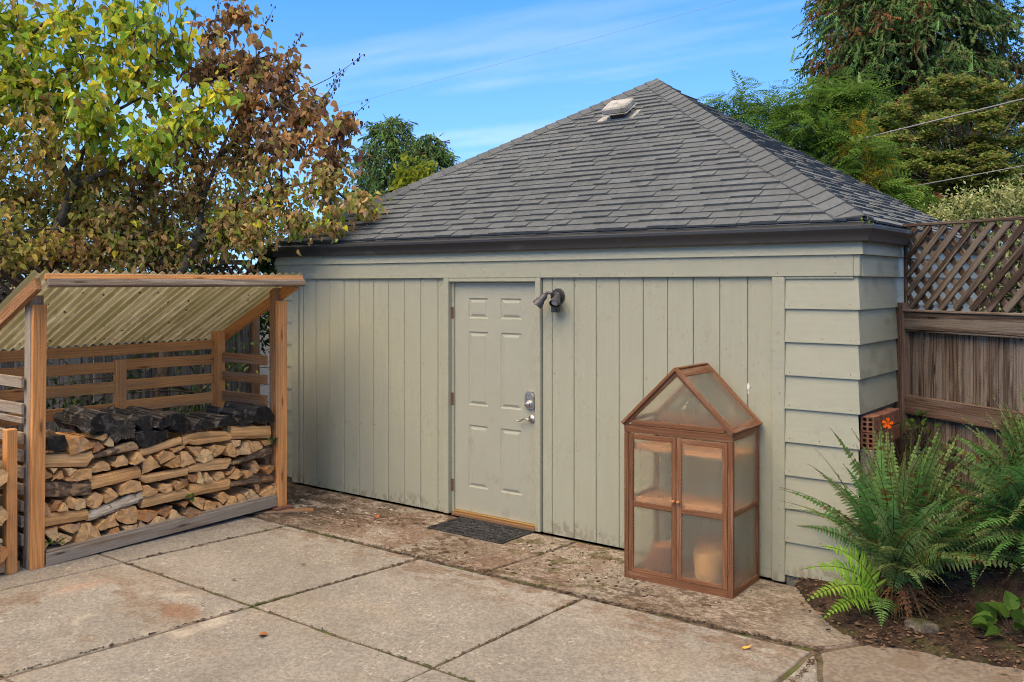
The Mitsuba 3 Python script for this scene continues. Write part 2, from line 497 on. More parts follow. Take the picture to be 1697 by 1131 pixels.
def concrete_fn(p, n, uv):
    big = fbm(p.x * 0.9 + 2.0, p.y * 0.9, 0.0, 4)
    mid = fbm(p.x * 4.2, p.y * 4.2 + 9.0, 1.0, 4)
    grain = noise(p.x * 58.0, p.y * 58.0, 0.5)
    agg = noise(p.x * 130.0, p.y * 130.0, 3.0)
    fine = smoothstep(0.25, 0.75, 0.5 * grain + 0.5 * agg)
    v = (0.80 + 0.30 * mid) * (0.84 + 0.32 * big) * (0.82 + 0.34 * fine)
    c = mix(C3(0.222, 0.197, 0.166), C3(0.262, 0.238, 0.208), big) * v
    chip = smoothstep(0.80, 0.85, noise(p.x * 62.0, p.y * 62.0, 8.0)) * smoothstep(0.42, 0.62, fbm(p.x * 6.0, p.y * 6.0, 5.0, 2))
    c = mix(c, C3(0.56, 0.52, 0.45), chip * 0.32)
    pit = smoothstep(0.80, 0.88, noise(p.x * 74.0 + 31.0, p.y * 74.0, 2.0))
    c = mix(c, C3(0.13, 0.105, 0.08), pit * 0.5)
    # rust-brown spills and grey wash marks
    sx, sy = p.x + 3.95, p.y + 3.2
    wob = 0.42 * (fbm(p.x * 5.5, p.y * 5.5, 6.0, 4) - 0.5)
    far = smoothstep(1.15, 0.35, dr.sqrt(sx * sx * 0.8 + sy * sy * 1.1) + wob)
    blotch = smoothstep(0.50, 0.66, fbm(p.x * 2.6 + 1.0, p.y * 4.4, 2.0, 4))
    c = mix(c, C3(0.165, 0.118, 0.082) * (0.7 + 0.6 * grain), far * blotch * 0.75)
    rust = smoothstep(0.30, 0.10, dr.sqrt(dr.square((p.x + 3.33) * 1.0 + 0.3 * (p.y + 2.9)) + dr.square((p.y + 2.86) * 2.2)) + 0.35 * wob)
    c = mix(c, C3(0.19, 0.10, 0.055) * (0.7 + 0.5 * grain), rust * 0.65)
    ring = smoothstep(0.10, 0.02, dr.abs(dr.sqrt(dr.square(p.x + 3.38) + dr.square(p.y + 2.95)) - 0.40 + 0.5 * wob))
    c = mix(c, C3(0.42, 0.365, 0.29) * (0.75 + 0.4 * grain), ring * smoothstep(0.35, 0.6, mid) * 0.55)
    red = smoothstep(0.20, 0.06, dr.sqrt(dr.square((p.x + 4.30) * 1.6) + dr.square((p.y + 3.05) * 0.8)) + 0.5 * wob)
    c = mix(c, C3(0.42, 0.24, 0.16) * (0.7 + 0.5 * grain), red * 0.4)
    tan = smoothstep(0.56, 0.72, fbm(p.x * 1.7 + 21.0, p.y * 1.7, 4.0, 4))
    c = mix(c, C3(0.24, 0.19, 0.14) * v, tan * 0.35)
    # dirt and moss that creep in from the joint along the wall strip
    edge = smoothstep(-1.75, -1.08, p.y + 0.55 * (fbm(p.x * 2.4, p.y * 2.4, 7.0, 3) - 0.5))
    d = edge * smoothstep(0.44, 0.62, fbm(p.x * 9.0, p.y * 15.0, 3.0, 4))
    c = mix(c, C3(0.16, 0.105, 0.068) * (0.6 + 0.7 * grain), d * 0.7)
    # the broken flags beside the bed are of a browner mix
    flag = mix(C3(0.175, 0.138, 0.107), C3(0.23, 0.19, 0.155), mid) * (0.70 + 0.45 * grain)
    flag = mix(flag, C3(0.14, 0.095, 0.062), smoothstep(0.52, 0.64, mid) * 0.5)
    return dr.select(uv.x > 5.0, flag, c)


def conc_bump(p, n, uv):
    return 1.5 * noise(p.x * 120.0, p.y * 120.0)


bs("concrete", bump(conc_bump, 0.0022, rough(proc(concrete_fn), 0.88, 0.25)))


def strip_fn(p, n, uv):
    grain = noise(p.x * 58.0, p.y * 66.0, 0.5)
    agg = noise(p.x * 130.0, p.y * 130.0, 3.0)
    big = fbm(p.x * 1.4, p.y * 1.4 + 3.0, 0.0, 4)
    mid = fbm(p.x * 6.0, p.y * 7.5, 1.0, 4)
    v = 0.45 + 0.62 * grain + 0.40 * agg
    c = mix(C3(0.170, 0.130, 0.098), C3(0.225, 0.190, 0.154), smoothstep(0.40, 0.62, big)) * v
    c = mix(c, C3(0.150, 0.100, 0.072) * v, smoothstep(0.44, 0.62, fbm(p.x * 3.1 + 8.0, p.y * 4.6, 2.0, 4)) * smoothstep(-0.4, -2.2, p.x) * 0.85)
    crust = smoothstep(0.52, 0.60, fbm(p.x * 26.0, p.y * 42.0, 5.0, 3)) * smoothstep(0.38, 0.54, fbm(p.x * 2.6 + 1.0, p.y * 2.6, 9.0, 3))
    c = mix(c, C3(0.38, 0.32, 0.27) * v, crust * 0.36)
    mud = smoothstep(0.50, 0.57, fbm(p.x * 20.0 + 40.0, p.y * 30.0, 4.0, 3)) * smoothstep(0.40, 0.58, fbm(p.x * 1.9 + 6.0, p.y * 3.0, 8.0, 3))
    c = mix(c, C3(0.072, 0.050, 0.034) * v, mud * smoothstep(0.2, -1.4, p.x) * 0.9)
    damp = smoothstep(-3.5, -4.9, p.x + 0.9 * (fbm(p.x * 3.0, p.y * 3.0, 1.5, 3) - 0.5)) * smoothstep(0.36, 0.56, fbm(p.x * 8.0, p.y * 12.0, 2.2, 4))
    c = mix(c, C3(0.058, 0.044, 0.030) * (0.5 + 0.8 * grain), damp * 0.85)
    moss = smoothstep(0.60, 0.68, fbm(p.x * 9.0 + 70.0, p.y * 13.0, 6.0, 4)) * smoothstep(-3.2, -2.5, p.x) * smoothstep(-0.9, -1.6, p.x)
    return mix(c, C3(0.085, 0.074, 0.032) * (0.5 + 0.9 * grain), moss * 0.75)


def strip_bump(p, n, uv):
    return noise(p.x * 95.0, p.y * 95.0) + 2.4 * noise(p.x * 24.0, p.y * 36.0)


bs("strip_concrete", bump(strip_bump, 0.0024, rough(proc(strip_fn), 0.92, 0.2)))


STONES = ["soil", "joint_moss", "rock", "brick_clay", "block_concrete", "vent_metal", "rubber", "cedar_bark", "bark"]
SDARK = [(0.022, 0.014, 0.010), (0.070, 0.052, 0.036), (0.055, 0.047, 0.038), (0.14, 0.060, 0.040), (0.10, 0.098, 0.09), (0.30, 0.295, 0.275), (0.022, 0.022, 0.023), (0.05, 0.026, 0.018), (0.030, 0.024, 0.020)]
SLITE = [(0.080, 0.050, 0.034), (0.150, 0.112, 0.078), (0.17, 0.145, 0.115), (0.21, 0.105, 0.075), (0.17, 0.165, 0.145), (0.38, 0.37, 0.345), (0.070, 0.070, 0.070), (0.15, 0.075, 0.05), (0.105, 0.084, 0.066)]
SMOSS = [(0.045, 0.055, 0.016), (0.062, 0.072, 0.018), (0.060, 0.066, 0.022), (0.10, 0.05, 0.04), (0.09, 0.10, 0.05), (0.20, 0.19, 0.16), (0.03, 0.03, 0.03), (0.06, 0.05, 0.03), (0.15, 0.15, 0.11)]
SAMT = [0.4, 0.8, 0.8, 0.2, 0.4, 0.7, 0.0, 0.2, 0.4]
STAB = [mi.Float([q[c] for q in tab]) for tab in (SDARK, SLITE, SMOSS) for c in range(3)] + [mi.Float(SAMT)]


def stone_fn(p, n, uv):
    """Grainy mineral stuff and bark; uv.x // 10 tells which."""
    idx = mi.UInt32(dr.clip(dr.floor(uv.x / 10.0), 0, len(STONES) - 1))
    w = [dr.gather(mi.Float, t, idx) for t in STAB]
    a = fbm(p.x * 26.0, p.y * 26.0, p.z * 20.0, 3)
    b = noise(p.x * 140.0, p.y * 140.0, p.z * 140.0)
    m = smoothstep(0.50, 0.66, fbm(p.x * 6.0 + 3.0, p.y * 6.0, p.z * 6.0, 3))
    c = mix(mi.Color3f(w[0], w[1], w[2]), mi.Color3f(w[3], w[4], w[5]), smoothstep(0.3, 0.75, 0.65 * a + 0.35 * b))
    return mix(c, mi.Color3f(w[6], w[7], w[8]) * (0.5 + a), m * w[9])


bs("stone", rough(proc(stone_fn), 0.88, 0.2))


def sheet_fn(p, n, uv):
    """Grimy corrugated fibreglass: dirt lies in streaks along the valleys, uv = (across, down the slope)."""
    a = noise(uv.x * 26.0, uv.y * 1.6, 1.0)
    b = fbm(uv.x * 60.0, uv.y * 7.0, 2.0, 4)
    blot = fbm(uv.x * 4.0, uv.y * 3.0, 5.0, 4)
    c = mix(C3(0.27, 0.24, 0.13), C3(0.46, 0.415, 0.28), smoothstep(0.25, 0.75, 0.6 * a + 0.4 * blot))
    dirt = smoothstep(0.48, 0.66, b) * smoothstep(0.35, 0.62, blot + 0.2 * a)
    c = mix(c, C3(0.19, 0.155, 0.085), dirt * 0.5)
    d1, d2, r = voronoi(uv.x * 11.0, uv.y * 7.0)
    bit = smoothstep(0.10, 0.06, d1 + 0.08 * (noise(uv.x * 140.0, uv.y * 90.0, 1.0) - 0.5)) * dr.select(r > 0.72, 1.0, 0.0)
    return mix(c, C3(0.05, 0.035, 0.02), bit * 0.9)


scene["fibreglass"] = {"type": "principledthin", "base_color": proc(sheet_fn), "roughness": 0.55, "diff_trans": 1.1, "spec_trans": 0.0, "eta": 1.4}


def pane_fn(p, n, uv):
    a = fbm(p.x * 7.0, p.y * 7.0, p.z * 6.0, 4)
    scr = smoothstep(0.78, 0.84, noise(p.x * 160.0, p.y * 160.0, p.z * 20.0))
    return mix(C3(0.86, 0.83, 0.72), C3(0.93, 0.91, 0.82), a) * (1.0 - 0.12 * scr)


scene["frosted_pane"] = {"type": "principledthin", "base_color": proc(pane_fn), "roughness": 0.22, "spec_trans": 0.82, "diff_trans": 1.2, "eta": 1.25}
bs("nickel", {"type": "roughconductor", "material": "none", "specular_reflectance": {"type": "rgb", "value": [0.55, 0.52, 0.47]}, "alpha": 0.22})
bs("rust_metal", rough((0.13, 0.055, 0.028), 0.7, 0.4))
bs("brass_sill", rough((0.50, 0.30, 0.10), 0.35, 0.5, metallic=0.7))
bs("sill_wood", rough((0.19, 0.105, 0.052), 0.6, 0.3))


bs("lamp_plastic", rough((0.060, 0.060, 0.066), 0.42, 0.5))
bs("lamp_plate_plastic", rough((0.028, 0.028, 0.029), 0.5, 0.4))
bs("lamp_glass", rough((0.33, 0.33, 0.35), 0.15, 0.6))
bs("sensor_lens", rough((0.022, 0.034, 0.036), 0.25, 0.6))
bs("lamp_inside", rough((0.01, 0.01, 0.01), 0.6, 0.3))


bs("pot_tan", rough((0.46, 0.27, 0.115), 0.8, 0.25))
bs("pot_clay", rough((0.36, 0.17, 0.085), 0.85, 0.2))
bs("vert_leaf", {"type": "principledthin", "base_color": {"type": "mesh_attribute", "name": "vertex_color"}, "roughness": 0.5, "diff_trans": 0.8, "spec_trans": 0.0, "eta": 1.35}, two=False)
bs("needle_leaf", rough({"type": "mesh_attribute", "name": "vertex_color"}, 0.8, 0.08))


bs("cable", rough((0.24, 0.235, 0.225), 0.6, 0.3))
bs("petal", {"type": "principledthin", "base_color": {"type": "rgb", "value": [0.75, 0.13, 0.012]}, "roughness": 0.5, "diff_trans": 0.8, "spec_trans": 0.0, "eta": 1.35}, two=False)
bs("plain_wall", rough((0.55, 0.53, 0.48), 0.8, 0.2))
bs("bare_putty", rough((0.68, 0.65, 0.58), 0.8, 0.2))
bs("litter", rough({"type": "mesh_attribute", "name": "vertex_color"}, 0.85, 0.2))

# ------------------------------------------------------------------ ground, patio slabs
def poly_slab(name, parent, poly, z0, z1, bsdf, bevel=0.012, code=0.0):
    """A slab with a worn, rounded top edge."""
    P = sg.Polygon(poly)
    P = P if P.exterior.is_ccw else sg.Polygon(list(poly)[::-1])
    if P.buffer(-bevel, join_style=2).geom_type != "Polygon" or P.buffer(-bevel, join_style=2).is_empty:
        bevel = 0.003
    rings = [(P, z0), (P, z1 - bevel), (P.buffer(-bevel * 0.4, join_style=2), z1 - bevel * 0.3), (P.buffer(-bevel, join_style=2), z1)]
    n = len(P.exterior.coords) - 1
    mb = MB()
    R = []
    for q, z in rings:
        c = np.array(q.exterior.coords)[:-1]
        if not q.exterior.is_ccw:
            c = c[::-1]
        s = np.argmin(np.linalg.norm(c - np.array(P.exterior.coords)[0], axis=1))
        c = np.roll(c, -s, axis=0)
        R.append(np.column_stack([c, np.full(len(c), z)]))
    i = np.arange(n)
    F = np.vstack([np.stack([k * n + i, k * n + (i + 1) % n, (k + 1) * n + (i + 1) % n, (k + 1) * n + i], 1) for k in range(3)])
    mb.add(np.vstack(R), F)
    mb.add(R[3], earclip(R[3][:, :2]))
    mb.u = [u + [code, 0] for u in mb.u]
    return part(parent, name, mb.ply(bsdf))


def rough_edge(a, b, n, amp, seed):
    """Points from a towards b (b left out) with a slightly broken line."""
    r = np.random.default_rng(seed)
    a, b = np.asarray(a, float), np.asarray(b, float)
    d = b - a
    s = np.array([-d[1], d[0]]) / np.linalg.norm(d)
    t = np.arange(n) / n
    w = r.normal(0, amp, n)
    w[0] = 0
    return [tuple(a + d * k + s * m) for k, m in zip(t, w)]


def jagged(poly, seed, amp=0.0035, step=0.12):
    out = []
    for k, (a, b) in enumerate(zip(poly, poly[1:] + poly[:1])):
        L = math.dist(a, b)
        out += rough_edge(a, b, max(1, int(L / step)), amp, seed * 31 + k)
    return out


big = MB()
big.add([(-400, -400, -0.06), (400, -400, -0.06), (400, 400, -0.06), (-400, 400, -0.06)], [[0, 1, 2, 3]])
scene["ground"] = big.ply("soil")
labels["ground"] = {"label": "dark garden soil under and around the patio", "kind": "structure"}
labels["patio"] = {"label": "worn concrete patio of large square slabs with mossy joints", "kind": "structure"}
jb = MB()
jb.add([(-7.2, -9.0, -0.008), (0.6, -9.0, -0.008), (0.6, 0.02, -0.008), (-7.2, 0.02, -0.008)], [[0, 1, 2, 3]])
part("patio", "joint_bed", jb.ply("joint_moss"), "moss and dirt filling the joints between slabs")

g = 0.0065  # half of a joint


def jx(i, y):
    """x of cross joint i at y; the joints are not quite square to the house."""
    return [(-4.436 + 0.088 * (y + 1.03)), (-2.90 + 0.094 * (y + 1.11)), (-1.432 + 0.024 * (y + 1.1)), (0.075 + 0.03 * (y + 1.0))][i]


ROWS = [(-1.112, -2.525), (-2.525, -3.99), (-3.99, -5.45), (-5.45, -6.95), (-6.95, -8.5)]
XS = [-7.1, 0, 1, 2]
for r, (ya, yb) in enumerate(ROWS):
    ya2 = [ya - 0.0, ya, ya + 0.020, ya + 0.062] if r == 0 else [ya] * 4
    for cidx in range(4):
        xl = (lambda y: -7.1) if cidx == 0 else (lambda y, k=cidx - 1: jx(k, y))
        xr = lambda y, k=cidx: jx(k, y)
        yl, yr = ya2[max(cidx - 1, 0)], ya2[cidx]
        wide = 0.004 if r == 0 else 0
        p = [(xl(yb) + g, yb + g), (xr(yb) - g, yb + g), (xr(yr) - g, yr - g - wide), (xl(yl) + g, yl - g - wide)]
        poly_slab("slab", "patio", jagged(p, 10 * r + cidx), -0.05, 0.0 - 0.002 * ((r * 3 + cidx) % 3), "concrete")
# the darker, dirtier strip along the wall, broken by one crack
cr = [(-2.20, -0.02), (-2.215, -0.34), (-2.235, -0.62), (-2.29, -1.09)]
s1 = [(-7.1, -1.10), (-4.4, -1.10), (-2.29 - 0.004, -1.088)] + [(x - 0.004, y) for x, y in cr[::-1][1:]] + [(-7.1, -0.02)]
s2 = [(-2.29 + 0.004, -1.088), (-1.40, -1.065), (-0.45, -1.022), (0.085, -0.995), (0.17, -0.90), (0.30, -0.70), (0.22, -0.35), (0.05, -0.03), (-0.45, -0.02)] + [(x + 0.004, y) for x, y in cr]
poly_slab("slab", "patio", jagged(s1, 71, 0.005), -0.05, 0.004, "strip_concrete", 0.016)
poly_slab("slab", "patio", jagged(s2, 72, 0.005), -0.05, 0.003, "strip_concrete", 0.016)
# broken flags at the right, beside the bed
for k, p in enumerate([[(0.120, -1.045), (0.265, -1.42), (0.69, -2.5), (2.2, -2.5), (2.2, -0.45), (1.06, -0.50), (0.50, -0.55), (0.345, -0.70), (0.215, -0.88)],
                       [(0.098, -1.075), (0.089, -1.45), (0.072, -2.2), (0.062, -2.5), (0.665, -2.5), (0.243, -1.42)]]):
    poly_slab("flag", "patio", jagged(p, 80 + k, 0.006), -0.05, 0.002 - 0.002 * k, "concrete", 0.016, 13.0 if k == 0 else 0.0)

# ------------------------------------------------------------------ the garage
WL, WD = -6.04, 3.62  # left end and depth of the building
GA = thing("garage", "sage green garage with vertical boards, lapped corners and a grey hip roof", "garage")
core = MB().box(WL + 0.03, -0.03, 0.14, WD, 0.0, 2.42, 0.001)
wall = part(GA, "wall", core.ply("sheathing"), "wall body behind the boards")
COURSES = [1.899 - 0.229 * k for k in range(9)]


def lap_board(mb, x0, x1, zb, zt, miter_r=False, miter_l=False, t=0.025):
    """A bevelled siding board on the plane y = 0 facing -y."""
    yb, yt = -t, -0.005
    xr = x1 + (t if miter_r else 0)
    xrt = x1 + (0.005 if miter_r else 0)
    v = [(x0, yb, zb), (xr, yb, zb), (xrt, yt, zt), (x0, yt, zt), (x0, 0.012, zb), (x1, 0.012, zb), (x1, 0.012, zt), (x0, 0.012, zt)]
    f = [(0, 1, 2, 3), (4, 7, 6, 5), (0, 4, 5, 1), (3, 2, 6, 7), (0, 3, 7, 4), (1, 5, 6, 2)]
    return mb.add(v, f)


for zb, zt in zip(COURSES, [2.125] + COURSES[:-1]):
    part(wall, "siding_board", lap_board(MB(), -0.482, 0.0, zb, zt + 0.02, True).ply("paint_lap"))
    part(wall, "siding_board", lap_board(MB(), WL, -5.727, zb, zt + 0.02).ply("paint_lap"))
base = MB().box(-0.48, -0.005, 0.0, 0.12, -0.05, 0.10, 0.002)
part(wall, "foundation", base.ply("block_concrete"))

# vertical boards between grooves
LEFT = [-5.573, -5.382, -5.173, -4.964, -4.749, -4.549, -4.347, -4.140, -3.930, -3.718, -3.628]
RIGHT = [-2.553, -2.455, -2.241, -2.030, -1.818, -1.606, -1.397, -1.186, -0.976, -0.763, -0.577]
for xs in (LEFT, RIGHT):
    for a, b in zip(xs[:-1], xs[1:]):
        m = MB()
        m.box(a + 0.0024, b - 0.0024, -0.001 - 0.0012 * ((int(a * 100)) % 2), 0.02, 0.014, 2.13, 0.0035, axis=2)
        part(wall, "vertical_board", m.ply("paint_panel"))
part(wall, "groove_backing", MB().box(-5.60, -3.60, 0.021, 0.06, 0.03, 2.14, 0.001).box(-2.575, -0.56, 0.021, 0.06, 0.03, 2.14, 0.001).box(WL, -0.02, 0.013, 0.10, 2.1, 2.40, 0.001).ply("sheathing"))
# trims
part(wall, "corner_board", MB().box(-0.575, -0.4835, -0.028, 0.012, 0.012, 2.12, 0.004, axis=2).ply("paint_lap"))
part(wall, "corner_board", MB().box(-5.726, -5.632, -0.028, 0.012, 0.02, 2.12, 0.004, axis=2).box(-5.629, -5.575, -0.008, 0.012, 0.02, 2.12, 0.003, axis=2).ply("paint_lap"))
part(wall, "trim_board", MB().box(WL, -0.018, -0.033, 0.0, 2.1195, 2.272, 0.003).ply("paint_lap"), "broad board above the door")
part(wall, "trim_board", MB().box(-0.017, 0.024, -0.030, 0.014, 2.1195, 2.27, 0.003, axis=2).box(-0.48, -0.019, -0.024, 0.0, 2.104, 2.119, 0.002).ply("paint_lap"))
fz = MB()
t = 0.052
fz.add([(WL + 0.06, -t, 2.264), (t, -t, 2.264), (0.036, -0.036, 2.385), (WL + 0.06, -0.036, 2.385), (WL + 0.06, 0, 2.264), (0, 0, 2.264), (0, 0, 2.385), (WL + 0.06, 0, 2.385)],
       [(0, 1, 2, 3), (0, 4, 5, 1), (3, 2, 6, 7), (0, 3, 7, 4), (1, 5, 6, 2), (4, 7, 6, 5)])
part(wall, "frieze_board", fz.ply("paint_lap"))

# the end wall at the right
side = part(GA, "wall", MB().box(-0.029, 0.0, 0.13, WD - 0.01, 1.18, 2.40, 0.001).ply("sheathing"), "end wall facing the fence, with stained boards")
for zb, zt in zip([1.212, 1.441, 1.670, 1.899, 2.1195, 2.264], [1.441, 1.670, 1.899, 2.1195, 2.264, 2.385]):
    tt = {2.264: 0.052, 2.1195: 0.034}.get(zb, 0.025)
    te = 0.036 if zb == 2.264 else 0.02 if zb == 2.1195 else 0.005
    h = 0.0 if zb == 2.264 else 0.02
    m = MB()
    y0 = 0.0155 if zb == 2.1195 else 0.0
    m.add([(tt, -tt if y0 == 0 else y0, zb), (tt, WD, zb), (te, WD, zt + h), (te, -te if y0 == 0 else y0, zt + h), (0, y0, zb), (0, WD, zb), (0, WD, zt + h), (0, y0, zt + h)],
          [(0, 1, 2, 3), (0, 4, 5, 1), (3, 2, 6, 7), (0, 3, 7, 4), (1, 5, 6, 2), (4, 7, 6, 5)])
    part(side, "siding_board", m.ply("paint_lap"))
part(side, "foundation", MB().box(-0.6, -0.012, 0.121, WD, -0.05, 1.205, 0.002).ply("block_concrete"))

# nail heads: a row near the foot of each lapped board, pairs on the trims and upright boards
nh = MB()
rn = np.random.default_rng(33)


def nail(x, z, y):
    nh.lathe([(0.0036, 0.0), (0.0032, 0.0012), (0, 0.0014)], (x + rn.normal(0, 0.006), y, z + rn.normal(0, 0.004)), (0, -1, 0), 7)


for zb in COURSES:
    for x in (-0.455, -0.235, -0.03):
        nail(x, zb + 0.026, -0.0236)
for x in np.arange(-5.8, -0.05, 0.405):
    nail(x, 2.145, -0.0332)
    nail(x, 2.25, -0.0332)
for xs in (LEFT, RIGHT):
    for a in xs[1:-1]:
        for z in (0.10, 0.72, 1.34, 2.05):
            nail(a + 0.022, z, -0.0024)
for z in np.arange(0.12, 2.1, 0.40):
    nail(-0.53, z, -0.0282)
part(wall, "nail_heads", nh.ply("rust_metal"), None, "stuff")

# door, recessed in its casing
dr_ = MB()
DX0, DX1, DZ0, DZ1, DY = -3.5385, -2.6215, 0.058, 2.078, 0.030
holes = [(-3.381, -3.159, 1.765, 1.944), (-3.020, -2.793, 1.765, 1.944), (-3.381, -3.159, 0.999, 1.649), (-3.020, -2.793, 0.999, 1.649), (-3.381, -3.159, 0.277, 0.826), (-3.020, -2.793, 0.277, 0.826)]
face = sg.box(DX0, DZ0, DX1, DZ1).difference(sg.MultiPolygon([sg.box(a, c, b, d) for a, b, c, d in holes]))
v2, f2 = trimesh.creation.triangulate_polygon(face, engine="earcut")
v2, f2 = np.asarray(v2), np.asarray(f2)
cr2 = np.cross(v2[f2[:, 1]] - v2[f2[:, 0]], v2[f2[:, 2]] - v2[f2[:, 0]])
f2[cr2 < 0] = f2[cr2 < 0][:, ::-1]
dr_.add(np.column_stack([v2[:, 0], np.full(len(v2), DY), v2[:, 1]]), f2)
for a, b, c, d in holes:
    prev = None
    for ins, dep in ((0, 0), (0.004, 0.004), (0.012, 0.0105), (0.017, 0.0105), (0.036, 0.0015), (0.040, 0.0)):
        ring = np.array([(a + ins, DY + dep, c + ins), (b - ins, DY + dep, c + ins), (b - ins, DY + dep, d - ins), (a + ins, DY + dep, d - ins)])
        if prev is not None:
            i = np.arange(4)
            dr_.add(np.vstack([prev, ring]), np.stack([i, (i + 1) % 4, (i + 1) % 4 + 4, i + 4], 1))
        prev = ring
    dr_.add(prev, [[0, 1, 2, 3]])
dr_.box(DX0, DX1, DY + 0.0115, DY + 0.045, DZ0, DZ1, 0.001)
door = part(GA, "door", dr_.ply("door_paint"), "sage green six-panel door")
cas = MB()
for x0, x1 in ((-3.626, -3.5655), (-2.6085, -2.555)):
    cas.box(x0, x1, -0.034, 0.012, 0.02, 2.1185, 0.004, axis=2)
cas.box(-3.565, -2.609, -0.030, 0.012, 2.088, 2.1185, 0.003)
for x0, x1 in ((-3.578, -3.5405), (-2.6195, -2.592)):
    cas.box(x0, x1, 0.0125, 0.09, 0.03, 2.10, 0.002, axis=2)
cas.box(-3.54, -2.62, 0.0135, 0.09, 2.081, 2.10, 0.002)
part(GA, "door_casing", cas.ply("paint_lap"))
for z0, z1 in ((1.760, 1.862), (0.987, 1.097), (0.220, 0.326)):
    h = MB()
    h.lathe([(0, -0.001), (0.0065, 0), (0.0065, z1 - z0), (0, z1 - z0 + 0.001)], (-3.5515, 0.012, z0), k=10)
    h.box(-3.5635, -3.5385, 0.008, 0.0105, z0, z1, 0.001, axis=2)
    part(door, "hinge", h.ply("rust_metal"))
part(door, "sill", MB().box(-3.54, -2.62, -0.022, 0.08, 0.012, 0.040, 0.004).ply("sill_wood"), "bare wooden sill")
part(door, "threshold", MB().box(-3.535, -2.62, 0.004, 0.06, 0.0405, 0.056, 0.004).ply("brass_sill"), "brass threshold strip")
# keypad lock and lever
k = MB()
pts = [(-2.742, 1.040), (-2.728, 1.022), (-2.660, 1.022), (-2.646, 1.040), (-2.646, 1.135), (-2.668, 1.166), (-2.720, 1.166), (-2.742, 1.135)]
k.prism(pts, (0, DY, 0), (1, 0, 0), (0, 0, 1), 0.024)
in_ = [(x * 0.86 - 2.694 * 0.14, z * 0.86 + 1.094 * 0.14) for x, z in pts]
k.prism(in_, (0, DY - 0.024, 0), (1, 0, 0), (0, 0, 1), 0.005)
for zz in (1.110, 1.127, 1.144):
    for xx in (-2.712, -2.694, -2.676):
        k.box(xx - 0.0065, xx + 0.0065, DY - 0.033, DY - 0.028, zz - 0.0055, zz + 0.0055, 0.0015, axis=0)
k.lathe([(0.033, 0), (0.032, 0.010), (0.023, 0.013), (0.022, 0.030), (0.014, 0.034), (0, 0.034)], (-2.695, DY - 0.028, 1.062), (0, -1, 0), 20)
k.box(-2.712, -2.678, DY - 0.070, DY - 0.060, 1.053, 1.071, 0.004, axis=0)
part(door, "keypad_lock", k.ply("nickel", smooth=35))
lv = MB()
lv.lathe([(0.034, 0), (0.033, 0.008), (0.025, 0.013), (0.013, 0.016), (0.0125, 0.045), (0.010, 0.050), (0, 0.050)], (-2.684, DY, 0.936), (0, -1, 0), 22)
s_ = np.linspace(0, 1, 9)
lv.tube([(-2.684 - 0.128 * q, DY - 0.047, 0.936 + 0.012 * math.sin(q * 6.0) - 0.012 * q) for q in s_], 0.0085 - 0.0025 * s_, 8)
part(door, "handle", lv.ply("nickel", smooth=40), "curved lever handle with a round rose")

# ------------------------------------------------------------------ roof
APEX = np.array([-3.02, 2.79, 4.29])
E0 = np.array([0.06, -0.06, 2.487])  # right front corner of the shingles
SL_F = (APEX[2] - E0[2]) / (APEX[1] - E0[1])
XLF = -5.90  # left front corner
BK = np.array([0.06, WD + 0.08, 2.455])
deck = MB()
cor = np.array([(XLF, -0.06, 2.487), (0.06, -0.06, 2.487), tuple(BK), (XLF, WD + 0.08, 2.455)])
dn = np.array([0, 0, 0.014])
deck.add(np.vstack([cor - dn, [APEX - dn], cor - [0, 0, 0.12]]), [(0, 1, 4), (1, 2, 4), (2, 3, 4), (3, 0, 4)])
deck.add(cor - [0, 0, 0.05], [[0, 3, 2], [0, 2, 1]])
roof = part(GA, "roof", deck.ply("shingle_asphalt"), "grey asphalt-shingled hip roof")
rs = np.random.default_rng(21)


